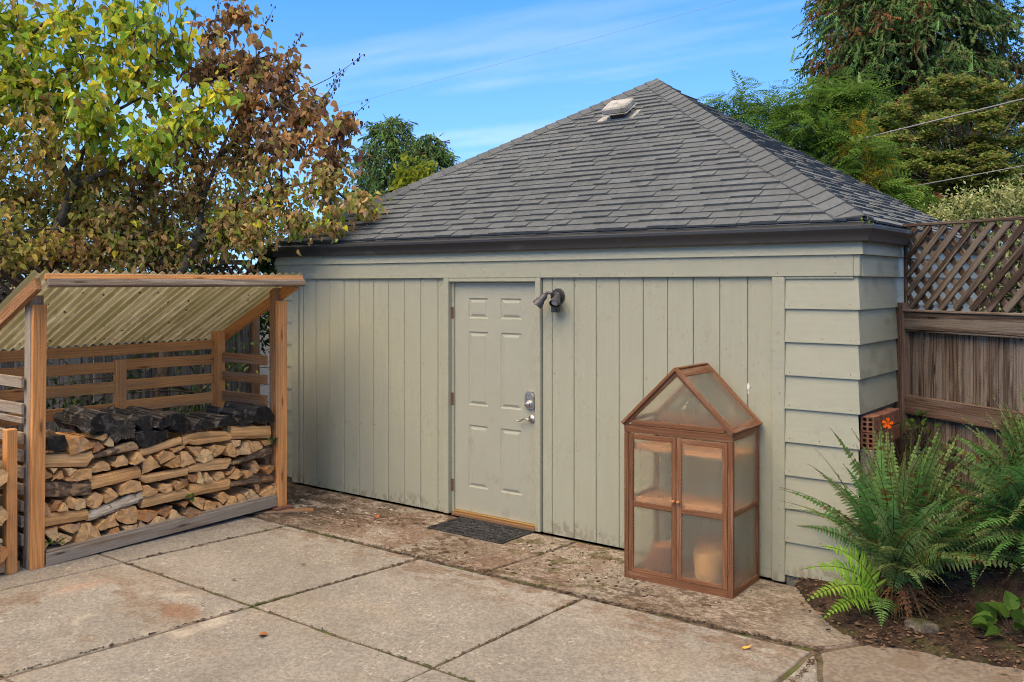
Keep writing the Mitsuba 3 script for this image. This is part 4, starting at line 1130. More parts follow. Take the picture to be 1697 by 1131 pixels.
END_LOGS=[([(-2.945,0.72),(-2.921,0.713),(-2.874,0.658),(-2.87,0.64),(-2.945,0.636)],2,4,1),([(-2.88,0.7),(-2.829,0.692),(-2.853,0.662)],0,4,1),([(-2.884,0.619),(-2.802,0.674),(-2.791,0.617),(-2.877,0.611)],1,4,1),([(-2.777,0.687),(-2.69,0.67),(-2.739,0.619)],0,4,1),([(-2.788,0.603),(-2.732,0.618),(-2.69,0.656),(-2.582,0.66),(-2.571,0.591),(-2.654,0.577),(-2.774,0.59)],1,4,1),([(-2.578,0.638),(-2.523,0.679),(-2.464,0.695),(-2.408,0.647),(-2.408,0.618),(-2.553,0.613)],1,4,2),([(-2.4,0.653),(-2.358,0.711),(-2.312,0.715),(-2.273,0.677),(-2.262,0.635),(-2.366,0.629)],1,4,2),([(-2.258,0.645),(-2.195,0.728),(-2.131,0.663),(-2.23,0.634)],0,4,2),([(-2.155,0.541),(-2.131,0.641),(-2.071,0.68),(-1.976,0.575)],2,4,3),([(-2.03,0.67),(-1.968,0.703),(-1.901,0.685),(-1.867,0.642),(-2.001,0.602)],1,4,3),([(-1.968,0.586),(-1.825,0.655),(-1.829,0.549),(-1.893,0.559)],1,4,3),([(-1.826,0.554),(-1.807,0.668),(-1.756,0.668),(-1.703,0.622),(-1.672,0.567),(-1.782,0.541)],0,4,3),([(-1.901,0.704),(-1.782,0.726),(-1.764,0.708),(-1.876,0.67)],0,4,3),([(-1.756,0.71),(-1.614,0.687),(-1.63,0.657),(-1.667,0.612),(-1.704,0.653)],1,4,4),([(-1.663,0.575),(-1.647,0.645),(-1.572,0.659),(-1.522,0.634),(-1.501,0.572),(-1.589,0.549)],0,4,4),([(-1.539,0.673),(-1.472,0.685),(-1.377,0.665),(-1.395,0.616),(-1.489,0.574),(-1.518,0.637)],2,4,4),([(-1.373,0.612),(-1.325,0.673),(-1.29,0.653),(-1.286,0.551),(-1.343,0.571)],2,4,4),([(-1.299,0.699),(-1.21,0.683),(-1.215,0.65),(-1.25,0.636),(-1.286,0.66)],0,4,5),([(-1.281,0.562),(-1.246,0.617),(-1.165,0.673),(-1.138,0.647),(-1.116,0.56)],2,4,5),([(-1.129,0.676),(-1.084,0.639),(-1.102,0.573),(-1.12,0.599)],0,4,5),([(-1.097,0.558),(-1.075,0.653),(-1.019,0.654),(-0.963,0.607),(-0.973,0.578)],0,4,5),([(-0.987,0.653),(-0.883,0.643),(-0.878,0.619),(-0.954,0.598)],1,4,5),([(-2.945,0.471),(-2.918,0.466),(-2.884,0.371),(-2.945,0.366)],1,3,1),([(-2.894,0.4),(-2.843,0.466),(-2.798,0.447),(-2.833,0.378),(-2.884,0.385)],2,3,1),([(-2.831,0.374),(-2.795,0.443),(-2.766,0.372)],0,3,1),([(-2.763,0.437),(-2.732,0.469),(-2.675,0.435),(-2.718,0.373),(-2.76,0.395)],1,3,1),([(-2.707,0.378),(-2.668,0.44),(-2.618,0.431),(-2.618,0.361),(-2.682,0.363)],0,3,1),([(-2.614,0.427),(-2.538,0.47),(-2.483,0.435),(-2.483,0.399),(-2.523,0.35),(-2.567,0.347),(-2.612,0.381)],1,3,1),([(-2.483,0.406),(-2.419,0.481),(-2.347,0.403),(-2.456,0.362)],2,3,2),([(-2.351,0.418),(-2.32,0.478),(-2.25,0.51),(-2.187,0.492),(-2.163,0.429),(-2.335,0.408)],1,3,2),([(-2.155,0.449),(-2.099,0.443),(-2.017,0.388),(-2.034,0.361),(-2.075,0.353),(-2.147,0.367)],2,3,3),([(-2.011,0.391),(-1.984,0.427),(-1.884,0.425),(-1.888,0.358),(-1.951,0.354)],1,3,3),([(-1.88,0.417),(-1.85,0.442),(-1.799,0.418),(-1.79,0.379),(-1.842,0.361),(-1.876,0.386)],1,3,3),([(-1.803,0.438),(-1.725,0.433),(-1.721,0.39),(-1.756,0.365),(-1.782,0.408)],2,3,3),([(-1.73,0.464),(-1.652,0.459),(-1.668,0.396),(-1.712,0.4)],2,3,4),([(-1.665,0.392),(-1.63,0.474),(-1.6,0.419),(-1.6,0.377)],0,3,4),([(-1.591,0.395),(-1.564,0.46),(-1.497,0.387),(-1.555,0.377)],0,3,4),([(-1.493,0.394),(-1.448,0.445),(-1.402,0.441),(-1.361,0.376),(-1.421,0.378),(-1.457,0.372)],1,3,4),([(-1.36,0.41),(-1.281,0.472),(-1.272,0.452),(-1.325,0.401)],1,3,5),([(-1.343,0.378),(-1.29,0.429),(-1.246,0.44),(-1.197,0.384),(-1.264,0.357)],2,3,5),([(-1.197,0.403),(-1.129,0.403),(-1.097,0.371),(-1.161,0.348)],0,3,5),([(-1.111,0.4),(-1.061,0.487),(-0.987,0.403),(-1.047,0.367),(-1.093,0.382)],1,3,5),([(-0.982,0.395),(-0.888,0.426),(-0.878,0.394),(-0.935,0.341)],3,3,5),([(-2.928,0.244),(-2.833,0.265),(-2.826,0.202),(-2.877,0.158)],2,1,1),([(-2.945,0.214),(-2.928,0.196),(-2.891,0.147),(-2.918,0.116),(-2.945,0.122)],3,1,1),([(-2.87,0.17),(-2.809,0.212),(-2.721,0.165),(-2.746,0.143),(-2.802,0.127)],2,1,1),([(-2.812,0.254),(-2.654,0.256),(-2.668,0.217),(-2.704,0.189),(-2.746,0.202)],0,1,1),([(-2.693,0.117),(-2.675,0.197),(-2.64,0.239),(-2.582,0.241),(-2.538,0.203),(-2.497,0.12),(-2.523,0.108),(-2.668,0.108)],3,1,1),([(-2.538,0.189),(-2.464,0.245),(-2.404,0.273),(-2.351,0.179),(-2.494,0.166)],2,1,2),([(-2.456,0.118),(-2.419,0.15),(-2.366,0.16),(-2.335,0.118),(-2.343,0.108)],3,1,2),([(-2.389,0.266),(-2.335,0.299),(-2.219,0.299),(-2.203,0.252),(-2.211,0.172),(-2.297,0.175),(-2.351,0.208)],1,1,2),([(-2.32,0.158),(-2.203,0.16),(-2.203,0.097),(-2.297,0.106)],0,1,3),([(-2.199,0.111),(-2.171,0.183),(-2.107,0.114)],0,1,3),([(-2.201,0.266),(-2.115,0.249),(-2.022,0.22),(-2.034,0.189),(-2.107,0.151),(-2.201,0.189)],2,1,3),([(-2.107,0.114),(-2.042,0.19),(-1.968,0.16),(-1.951,0.112),(-2.083,0.105)],4,1,3),([(-2.017,0.2),(-1.951,0.233),(-1.884,0.243),(-1.897,0.199),(-1.943,0.148)],4,1,4),([(-1.918,0.105),(-1.905,0.193),(-1.884,0.216),(-1.79,0.125),(-1.893,0.092)],4,1,4),([(-1.794,0.156),(-1.721,0.204),(-1.65,0.159),(-1.635,0.125),(-1.686,0.104),(-1.756,0.11)],4,1,4),([(-1.814,0.244),(-1.738,0.241),(-1.776,0.203)],2,1,4),([(-1.717,0.241),(-1.661,0.269),(-1.582,0.247),(-1.613,0.153),(-1.687,0.205)],1,1,4),([(-1.604,0.151),(-1.578,0.215),(-1.538,0.223),(-1.475,0.181),(-1.493,0.114),(-1.555,0.111)],3,1,4),([(-1.47,0.195),(-1.439,0.182),(-1.402,0.135),(-1.457,0.115)],1,1,4),([(-1.47,0.226),(-1.384,0.266),(-1.338,0.21),(-1.402,0.167)],3,1,4),([(-1.396,0.13),(-1.333,0.205),(-1.282,0.208),(-1.259,0.14),(-1.347,0.125)],3,1,4),([(-1.254,0.187),(-1.207,0.21),(-1.164,0.178),(-1.145,0.126),(-1.226,0.126)],1,1,5),([(-1.159,0.193),(-1.092,0.238),(-1.013,0.142),(-1.072,0.129),(-1.13,0.132)],4,1,5),([(-1.072,0.267),(-1.033,0.276),(-1.013,0.183),(-1.033,0.195)],1,1,5),([(-1.021,0.176),(-0.833,0.254),(-0.843,0.177),(-0.894,0.129),(-0.984,0.141)],2,1,5),([(-2.553,0.882),(-2.434,0.924),(-2.449,0.875),(-2.479,0.851)],0,5,1),([(-2.464,0.82),(-2.423,0.886),(-2.385,0.809),(-2.419,0.8)],4,5,1),([(-2.556,0.833),(-2.523,0.857),(-2.464,0.806),(-2.553,0.772)],2,5,1),([(-2.767,0.89),(-2.718,0.911),(-2.64,0.908),(-2.556,0.84),(-2.56,0.812),(-2.682,0.794),(-2.732,0.788)],1,5,1)]
CHAR_LOGS=[([(-2.596,0.937),(-2.582,1.048),(-2.523,1.077),(-2.449,1.065),(-2.389,1.005),(-2.419,0.922),(-2.523,0.935),(-2.567,0.919)],0,0.1,-0.1),([(-2.423,0.865),(-2.426,0.93),(-2.381,1.004),(-2.297,1.001),(-2.219,0.963),(-2.219,0.845),(-2.335,0.846),(-2.373,0.829)],2,0.0,0),([(-2.23,0.971),(-2.171,1.009),(-2.066,1.012),(-2.091,0.888),(-2.123,0.884)],1,0.08,-0.25),([(-2.046,0.905),(-2.009,0.975),(-1.909,1.002),(-1.884,0.984),(-1.909,0.911),(-1.993,0.883)],0,0.08,-0.2),([(-2.219,0.889),(-1.918,0.874),(-1.926,0.806),(-2.155,0.755),(-2.219,0.83)],2,0.0,0.0),([(-1.905,0.887),(-1.876,0.998),(-1.807,0.998),(-1.721,0.911),(-1.729,0.842),(-1.782,0.818)],0,0.0,-0.1),([(-1.704,0.832),(-1.712,0.876),(-1.63,0.938),(-1.572,0.924),(-1.526,0.839),(-1.639,0.834)],2,0.08,-0.15),([(-1.48,0.833),(-1.42,0.907),(-1.351,0.928),(-1.308,0.909),(-1.299,0.848),(-1.369,0.827),(-1.403,0.842)],1,0.03,-0.15),([(-1.237,0.818),(-1.224,0.929),(-1.201,0.949),(-1.065,0.858),(-1.12,0.827)],0,0.05,-0.1),([(-1.075,0.89),(-1.056,0.949),(-1.001,0.972),(-0.944,0.961),(-0.902,0.924),(-0.859,0.873),(-0.869,0.82),(-0.944,0.806),(-1.028,0.823)],2,0.05,-0.1),([(-2.924,0.85),(-2.918,0.917),(-2.863,0.93),(-2.795,0.924),(-2.766,0.889),(-2.774,0.828),(-2.85,0.829)],0,0.02,0)]
ORD = ["first", "second", "third", "fourth", "fifth", "sixth", "seventh", "eighth", "ninth"]
COLN = ["leftmost", "second", "middle", "fourth", "rightmost"]
r8 = np.random.default_rng(88)


def resample(poly, step):
    out = []
    for a, b in zip(poly, poly[1:] + poly[:1]):
        n = max(1, int(math.dist(a, b) / step))
        out += [(a[0] + (b[0] - a[0]) * k / n, a[1] + (b[1] - a[1]) * k / n) for k in range(n)]
    return out


def log_mesh(poly, x0, length, tone, bark_edges, drift=(0, 0), n=3, jit=0.0025, twist=0.0):
    """A split log whose cut end is poly in (y, z) at x = x0, running to -x; edges of the girth are split wood or bark."""
    P = np.array(resample(list(map(tuple, poly)), 0.028))
    a = 0.5 * np.sum(P[:, 0] * np.roll(P[:, 1], -1) - P[:, 1] * np.roll(P[:, 0], -1))
    if a < 0:
        P = P[::-1]
    P = P + r8.normal(0, jit, P.shape)
    k = len(P)
    c = P.mean(0)
    rings = []
    for i in range(n + 1):
        t = i / n
        q = c + (P - c) * (1 - 0.06 * t + r8.normal(0, 0.02)) + np.array(drift) * t * length + r8.normal(0, jit * 0.9, P.shape)
        rings.append(np.column_stack([np.full(k, x0 - t * length) + (r8.normal(0, 0.003, k) if i == 0 else 0), q]))
    mb = MB()
    pith = c + (P - c)[int(r8.integers(0, k))] * 0.6
    dist = np.linalg.norm(P - pith, axis=1)
    for R, rev in ((rings[0], False), (rings[-1], True)):
        V = np.vstack([R, R.mean(0)[None]])
        U = np.column_stack([np.full(k + 1, 10.0 * tone), np.append(dist, np.linalg.norm(c - pith))])
        i = np.arange(k)
        F = np.stack([i, (i + 1) % k, np.full(k, k)], 1)
        mb.add(V, F[:, ::-1] if rev else F, U)
    per = np.concatenate([[0], np.cumsum(np.linalg.norm(np.roll(P, -1, 0) - P, axis=1))])
    for j in range(k):
        mid = (P[j] + P[(j + 1) % k]) / 2 - c
        face = 2.0 if bark_edges(mid) else 1.0
        for i in range(n):
            q = [rings[i][j], rings[i][(j + 1) % k], rings[i + 1][(j + 1) % k], rings[i + 1][j]]
            mb.add(q, [(0, 3, 2, 1)], [(10.0 * tone + face, per[j] + tone), (10.0 * tone + face, per[j + 1] + tone)] * 1 + [(10.0 * tone + face, per[j + 1] + tone), (10.0 * tone + face, per[j] + tone)])
    return mb


TONES = {0: [1, 4, 11], 1: [0, 7, 12], 2: [2, 5, 8], 3: [3, 9, 10], 4: [6, 13, 14]}
LOOK = {0: "pale", 1: "tan", 2: "orange-brown", 3: "dark reddish-brown", 4: "greyed"}
seen = {}
for poly, tone, tier, col in END_LOGS:
    seen.setdefault((tier, col), []).append((np.mean([p[0] for p in poly]), poly, tone))
for (tier, col), items in sorted(seen.items()):
    items.sort(key=lambda q: q[0])
    for i, (yc, poly, tone) in enumerate(items):
        be = r8.uniform(0, 6.28)
        bw = r8.choice([-2, 0.3, 0.75])
        up_b = np.array([math.cos(be), math.sin(be)])
        m = log_mesh(poly, -4.945 + r8.normal(0, 0.012), r8.uniform(0.33, 0.42), int(r8.choice(TONES[tone])), lambda d: (d @ up_b) / (np.linalg.norm(d) + 1e-9) > 1 - bw, n=2)
        if tier == 5:
            lab = f"{LOOK[tone]} split log end under the black logs, {ORD[i]} from the stack's left end"
        else:
            lab = f"{LOOK[tone]} split log end, {ORD[i]} in the {COLN[col - 1]} bay, {['lowest', 'lower', 'middle', 'topmost'][tier - 1]} row of end-on logs"
        solo("firewood_log", m.ply("log_wood"), lab, "firewood log", "split firewood stacked in the shed")
LKIND = {"w": "tan split", "b": "rough bark-covered", "y": "clean pale yellow split", "k": "round dark-barked", "p": "white-barked", "g": "grey-barked"}
for name, poly, kind, tier, col in LONG_LOGS:
    ys = [p[0] for p in poly]
    zs = [p[1] for p in poly]
    y0, y1 = min(ys), max(ys)
    # outline is the log's front; build it along y with a cross-section about as deep as it is high
    L_ = sorted([p for p in poly if p[0] < y0 + 0.10], key=lambda p: p[1])
    R_ = sorted([p for p in poly if p[0] > y1 - 0.12], key=lambda p: p[1])
    lz0, lz1, rz0, rz1 = L_[0][1], L_[-1][1], R_[0][1], R_[-1][1]
    if lz1 - lz0 < 0.02:
        lz0 -= 0.03
    n, kk = 9, 10
    hgt = ((lz1 - lz0) + (rz1 - rz0)) / 2
    roundness = 1.0 if kind == "k" else 0.35
    tone = {"w": 4, "b": 8, "y": 1, "k": 10, "p": 42, "g": 6}[kind]
    mb = MB()
    ang = np.arange(kk) * 2 * math.pi / kk + 0.3
    sq = []
    for aa in ang:
        cx_, cz_ = math.cos(aa), math.sin(aa)
        s = 1 / max(abs(cx_), abs(cz_))
        k_ = 1 * roundness + s * (1 - roundness) * 0.86
        sq.append((cx_ * k_, cz_ * k_))
    sq = np.array(sq) * (1 + r8.normal(0, 0.06, (kk, 1)))
    sp_ = np.array(poly + [poly[0]])
    rings = []
    P2 = sg.Polygon(poly)
    for i in range(n + 1):
        t = i / n
        y = y0 + (y1 - y0) * (0.004 + 0.992 * t)
        seg = P2.intersection(sg.LineString([(y, -1), (y, 3)]))
        if seg.is_empty or seg.length < 0.02:
            za, zb = lz0 + (rz0 - lz0) * t, lz1 + (rz1 - lz1) * t
        else:
            za, zb = seg.bounds[1], seg.bounds[3]
        if zb - za < hgt * 0.55:
            zc = (za + zb) / 2
            za, zb = zc - hgt * 0.3, zc + hgt * 0.3
        h2 = (zb - za) / 2
        xc = -4.95 - hgt * 0.5
        rr = 1 + r8.normal(0, 0.018, (kk, 1))
        rings.append(np.column_stack([xc + sq[:, :1] * hgt * 0.5 * rr, np.full((kk, 1), y) + r8.normal(0, 0.004 if i in (0, n) else 0.0, (kk, 1)), (za + zb) / 2 + np.clip(sq[:, 1:] * rr, -1.02, 1.02) * h2]))
    for i in range(n):
        for j in range(kk):
            jj = (j + 1) % kk
            face = 2.0 if kind in "kbgp" and (sq[j, 1] + sq[j, 0] > -0.8) else 1.0
            per = j * hgt * 0.33 + tone * 1.7 + tier
            q = [rings[i][j], rings[i][jj], rings[i + 1][jj], rings[i + 1][j]]
            mb.add(q, [(0, 1, 2, 3)], [(10.0 * tone + face, per), (10.0 * tone + face, per + hgt * 0.33), (10.0 * tone + face, per + hgt * 0.33), (10.0 * tone + face, per)])
    for R, rev in ((rings[0], False), (rings[-1], True)):
        V = np.vstack([R, R.mean(0)[None]])
        d = np.linalg.norm(V - V[2], axis=1)
        i = np.arange(kk)
        F = np.stack([i, np.full(kk, kk), (i + 1) % kk], 1)
        mb.add(V, F[:, ::-1] if rev else F, np.column_stack([np.full(kk + 1, 10.0 * tone), d]))
    lab = f"{LKIND[kind]} log lying lengthwise, {COLN[col - 1]} in the {['', 'lowest', 'middle', 'topmost'][tier - 1]} row of lengthwise logs"
    solo("firewood_log", mb.ply("log_wood"), lab, "firewood log", "split firewood stacked in the shed")
# logs deeper in the stack, seen only through the gaps
dk = np.random.default_rng(3)
for iz in range(4):
    for iy in range(9):
        y = -2.84 + iy * 0.235
        z = 0.20 + iz * 0.165 + 0.02 * iy / 9
        q = [(y + 0.115 * math.cos(a) * dk.uniform(0.75, 1), z + 0.085 * math.sin(a) * dk.uniform(0.75, 1)) for a in np.arange(7) * 2 * math.pi / 7]
        m = log_mesh(q, -5.37 + dk.normal(0, 0.01), 0.34, int(dk.integers(0, 14)), lambda d: d[1] > 0.02, n=1)
        solo("firewood_log", m.ply("log_wood"), f"split log behind the front row, {ORD[iz]} layer up, {ORD[iy]} from the left post", "firewood log", "split firewood behind the front row of the stack")
# blackened logs on top, end on
CH = ["large weathered grey-black log, leftmost big one on top of the stack", "black log end tucked low beside the big weathered log", "wedge-shaped brown-topped charred log in the middle of the top row",
      "round charred log right of the brown-topped wedge", "charred block lying under the wedge and the round log", "black log with white flaking bark, middle of the top row", "rounded black log right of the white-flaked one",
      "brown-topped charred log on the right half of the stack", "angular charred log with a ridge along its top", "round black log at the right end against the post", "charred chunk at the left end beside the post"]
for (poly, tone, dz, dy), lab in zip(CHAR_LOGS, CH):
    m = log_mesh(poly, -4.935 + r8.normal(0, 0.01), r8.uniform(0.40, 0.50), 50 + int(r8.integers(0, 14)), lambda d: True, (dy * 0.6, dz), 4, 0.004)
    solo("charred_log", m.ply("log_wood"), lab, "charred log", "blackened logs on top of the stack")
q = [(-2.60, 0.99), (-2.56, 1.035), (-2.44, 1.03), (-2.39, 0.98), (-2.42, 0.92), (-2.55, 0.91)]
solo("charred_log", log_mesh(q, -5.22, 0.30, 55, lambda d: True, (0, 0.02), 3, 0.004).ply("log_wood"), "greyish log lying behind the large weathered log on top", "charred log", "blackened logs on top of the stack")
q = [(-2.93, 0.86), (-2.90, 0.97), (-2.82, 0.965), (-2.76, 0.88), (-2.80, 0.83)]
solo("charred_log", log_mesh(q, -5.02, 0.36, 9, lambda d: d[1] > 0, (0, 0.06), 3, 0.004).ply("log_wood"), "greyed split log leaning behind the front left post on top", "firewood log", "split firewood stacked in the shed")

# the second rack, mostly outside the frame
RK = thing("log_rack", "low cedar log rack at the left edge, left of the woodshed", "log rack")
for f_, wd in ((lambda m: m.box(-5.0, -4.93, -3.205, -3.13, 0.0, 1.03, 0.004, 2, 2), "cedar_wood"), (lambda m: m.box(-4.985, -4.945, -4.6, -3.206, 0.02, 0.10, 0.003, 4, 1), "cedar_worn"),
               (lambda m: m.box(-5.5, -5.42, -3.205, -3.13, 0.0, 1.03, 0.004, 5, 2), "cedar_worn"), (lambda m: m.box(-5.46, -5.42, -4.6, -3.206, 0.02, 0.10, 0.003, 6, 1), "cedar_worn"),
               (lambda m: m.box(-5.419, -5.001, -3.19, -3.15, 0.95, 1.02, 0.003, 7, 0), "grey_wood"), (lambda m: m.box(-5.60, -4.96, -3.129, -3.10, 0.0, 0.07, 0.003, 7, 0), "cedar_worn")):
    m = MB()
    f_(m)
    part(RK, "post" if wd == "cedar_wood" else "rail", m.ply(wd))
for iz in range(6):
    for iy in range(4):
        y = -3.285 - iy * 0.155 - 0.06 * (iz % 2)
        z = 0.165 + iz * 0.135
        a0 = r8.uniform(0, 6)
        q = [(y + 0.083 * r8.uniform(0.85, 1.05) * math.cos(a0 + a), z + 0.073 * r8.uniform(0.85, 1.05) * math.sin(a0 + a)) for a in np.arange(9) * 2 * math.pi / 9]
        m = log_mesh(q, -4.90 + r8.normal(0, 0.012), 0.55, int(r8.integers(0, 14)), lambda d: True, n=1)
        solo("round_log", m.ply("log_wood"), f"round log in the left rack, {ORD[iz]} row from the ground, {ORD[iy]} from the cedar post", "firewood log", "round logs in the left rack")

# ------------------------------------------------------------------ greenhouse cabinet
GH = thing("greenhouse_cabinet", "reddish-brown wooden greenhouse cabinet with gabled top and frosted panes", "greenhouse cabinet")
O = np.array([-1.4385, -0.566, 0.0])
gx, gy = norm([0.9991, 0.042, 0]), norm([-0.042, 0.9991, 0])
GW, GD = 0.802, 0.49


def gp(a, b, z):
    """A point of the cabinet: a along its front, b back from the front."""
    return O + gx * a + gy * b + np.array([0, 0, z])


def gbar(m, p, q, w, h, up, tone=None, c=0.0025):
    m.beam(gp(*p), gp(*q), w, h, np.asarray(up[0] * gx + up[1] * gy + np.array([0, 0, up[2]])), c, int(RNG.integers(0, 9)) if tone is None else tone)
    return m


def gpart(name, bars, wood_="cabinet_wood", parent=None, label=None):
    m = MB()
    for b in bars:
        gbar(m, *b)
    return part(parent or GH, name, m.ply(wood_), label)


PW = 0.034
SHZ = 1.072  # shoulder
for a in (PW / 2, GW - PW / 2):
    for b in (PW / 2, GD - PW / 2):
        gpart("post", [((a, b, 0.0), (a, b, SHZ - (0.048 if b < 0.2 else 0)), PW, PW, (0, 1, 0))])
for b in (0.012, GD - 0.012):
    gpart("rail", [((0.0, b, SHZ - 0.020), (GW, b, SHZ - 0.020), 0.024, 0.052, (0, 0, 1))])
    gpart("rail", [((PW, b, 0.026), (GW - PW, b, 0.026), 0.024, 0.052, (0, 0, 1))])
for a in (0.011, GW - 0.011):
    gpart("rail", [((a, PW, 0.022), (a, GD - PW, 0.022), 0.022, 0.044, (0, 0, 1))])
    gpart("rail", [((a, PW, SHZ - 0.02), (a, GD - PW, SHZ - 0.02), 0.022, 0.040, (0, 0, 1))])
    gpart("rail", [((a, PW, 0.545), (a, GD - PW, 0.545), 0.022, 0.034, (0, 0, 1))])
APZ = 1.478
hw = GW / 2
sl = math.hypot(hw + 0.012, APZ - SHZ)


def gpane(name, pts, parent=GH):
    p = [gp(*q) for q in pts]
    part(parent, name, MB().add(p, [list(range(4))] if len(p) == 4 else [[0, 1, 2]]).ply("frosted_pane"))


# gable frame at the front and back
for b in (0.010, GD - 0.012):
    for s in (-1, 1):
        e = hw + s * (hw + 0.006)
        gpart("gable_board", [((e, b, SHZ + 0.006), (hw + s * 0.002, b, APZ - 0.012), 0.022, 0.040, (s * (APZ - SHZ), 0, hw))])
    gpart("gable_board", [((0.055, b + 0.001, SHZ + 0.026), (GW - 0.055, b + 0.001, SHZ + 0.026), 0.020, 0.034, (0, 0, 1))])
gpane("gable_pane", [(0.05, 0.016, SHZ + 0.035), (GW - 0.05, 0.016, SHZ + 0.035), (hw, 0.016, APZ - 0.035)])
gpane("gable_pane", [(0.05, GD - 0.014, SHZ + 0.035), (GW - 0.05, GD - 0.014, SHZ + 0.035), (hw, GD - 0.014, APZ - 0.035)])
# roof lids: right one is framed with a wide ridge board
for s in (-1, 1):
    lid = gpart("roof_lid", [((hw + s * (hw + 0.010), -0.006, SHZ + 0.016), (hw + s * 0.004, -0.006, APZ + 0.010), 0.030, 0.022, (s * (APZ - SHZ), 0, hw)),
                             ((hw + s * (hw + 0.010), GD + 0.004, SHZ + 0.016), (hw + s * 0.004, GD + 0.004, APZ + 0.010), 0.030, 0.022, (s * (APZ - SHZ), 0, hw)),
                             ((hw + s * (hw - 0.006), 0.012, SHZ + 0.030), (hw + s * (hw - 0.006), GD - 0.014, SHZ + 0.030), 0.046, 0.016, (s * (APZ - SHZ), 0, hw)),
                             ((hw + s * 0.035, 0.012, APZ - 0.020), (hw + s * 0.035, GD - 0.014, APZ - 0.020), 0.060, 0.016, (s * (APZ - SHZ), 0, hw))], label=("left" if s < 0 else "right") + " roof lid with a frosted pane")
    gpane("pane", [(hw + s * (hw - 0.012), 0.008, SHZ + 0.034), (hw + s * 0.055, 0.008, APZ - 0.036), (hw + s * 0.055, GD - 0.01, APZ - 0.036), (hw + s * (hw - 0.012), GD - 0.01, SHZ + 0.034)], lid)
gpart("ridge_cap", [((hw, -0.010, APZ + 0.014), (hw, GD + 0.006, APZ + 0.014), 0.034, 0.012, (0, 0, 1))])
# doors
for i, (a0, a1) in enumerate(((0.037, 0.3995), (0.4015, GW - 0.037))):
    st = 0.036
    d = gpart("door", [((a0 + st / 2, 0.009, 0.053), (a0 + st / 2, 0.009, 1.020), st, 0.018, (0, 1, 0)), ((a1 - st / 2, 0.009, 0.053), (a1 - st / 2, 0.009, 1.020), st, 0.018, (0, 1, 0)),
                       ((a0 + st, 0.009, 0.066), (a1 - st, 0.009, 0.066), 0.018, 0.026, (0, 0, 1)), ((a0 + st, 0.009, 1.001), (a1 - st, 0.009, 1.001), 0.018, 0.036, (0, 0, 1)),
                       ((a0 + st, 0.009, 0.528), (a1 - st, 0.009, 0.528), 0.018, 0.036, (0, 0, 1))], label=("left" if i == 0 else "right") + " door with two frosted panes")
    gpane("pane", [(a0 + st - 0.004, 0.010, 0.075), (a1 - st + 0.004, 0.010, 0.075), (a1 - st + 0.004, 0.010, 0.514), (a0 + st - 0.004, 0.010, 0.514)], d)
    gpane("pane", [(a0 + st - 0.004, 0.010, 0.542), (a1 - st + 0.004, 0.010, 0.542), (a1 - st + 0.004, 0.010, 0.987), (a0 + st - 0.004, 0.010, 0.987)], d)
    ka = a1 - 0.016 if i == 0 else a0 + 0.018
    part(d, "knob", MB().lathe([(0.007, 0), (0.006, 0.008), (0.011, 0.013), (0.0125, 0.019), (0.010, 0.026), (0, 0.029)], gp(ka, 0.0, 0.588), -gy, 14).ply("shelf_wood", smooth=True))
    for hz in (0.17, 0.885):
        ha = a0 - 0.002 if i == 0 else a1 + 0.002
        part(d, "hinge", MB().lathe([(0, -0.02), (0.004, -0.02), (0.004, 0.02), (0, 0.02)], gp(ha, -0.002, hz), (0, 0, 1), 8).ply("rust_metal"))
for a in (0.010, GW - 0.010):
    for z0, z1 in ((0.044, 0.528), (0.562, SHZ - 0.04)):
        gpane("side_pane", [(a, PW, z0), (a, GD - PW, z0), (a, GD - PW, z1), (a, PW, z1)])
for z0, z1 in ((0.05, SHZ - 0.04),):
    gpane("back_pane", [(PW, GD - 0.01, z0), (GW - PW, GD - 0.01, z0), (GW - PW, GD - 0.01, z1), (PW, GD - 0.01, z1)])
for z in (0.912, 0.535):
    sh2 = thing_key = gpart("shelf", [((0.024, 0.045, z - 0.012), (0.024, GD - 0.045, z - 0.012), 0.02, 0.02, (0, 0, 1)), ((GW - 0.024, 0.045, z - 0.012), (GW - 0.024, GD - 0.045, z - 0.012), 0.02, 0.02, (0, 0, 1))], "shelf_wood")
    gpart("slat", [((0.014, 0.038, z + 0.018), (GW - 0.014, 0.038, z + 0.018), 0.016, 0.05, (0, 0, 1))], "shelf_wood", sh2)
    for i in range(6):
        b = 0.072 + i * 0.066
        gpart("slat", [((0.014, b, z + 0.004), (GW - 0.014, b, z + 0.004), 0.044, 0.012, (0, 0, 1))], "shelf_wood", sh2)
gpart("floor", [((PW, GD / 2, 0.040), (GW - PW, GD / 2, 0.040), GD - 0.06, 0.012, (0, 0, 1))])
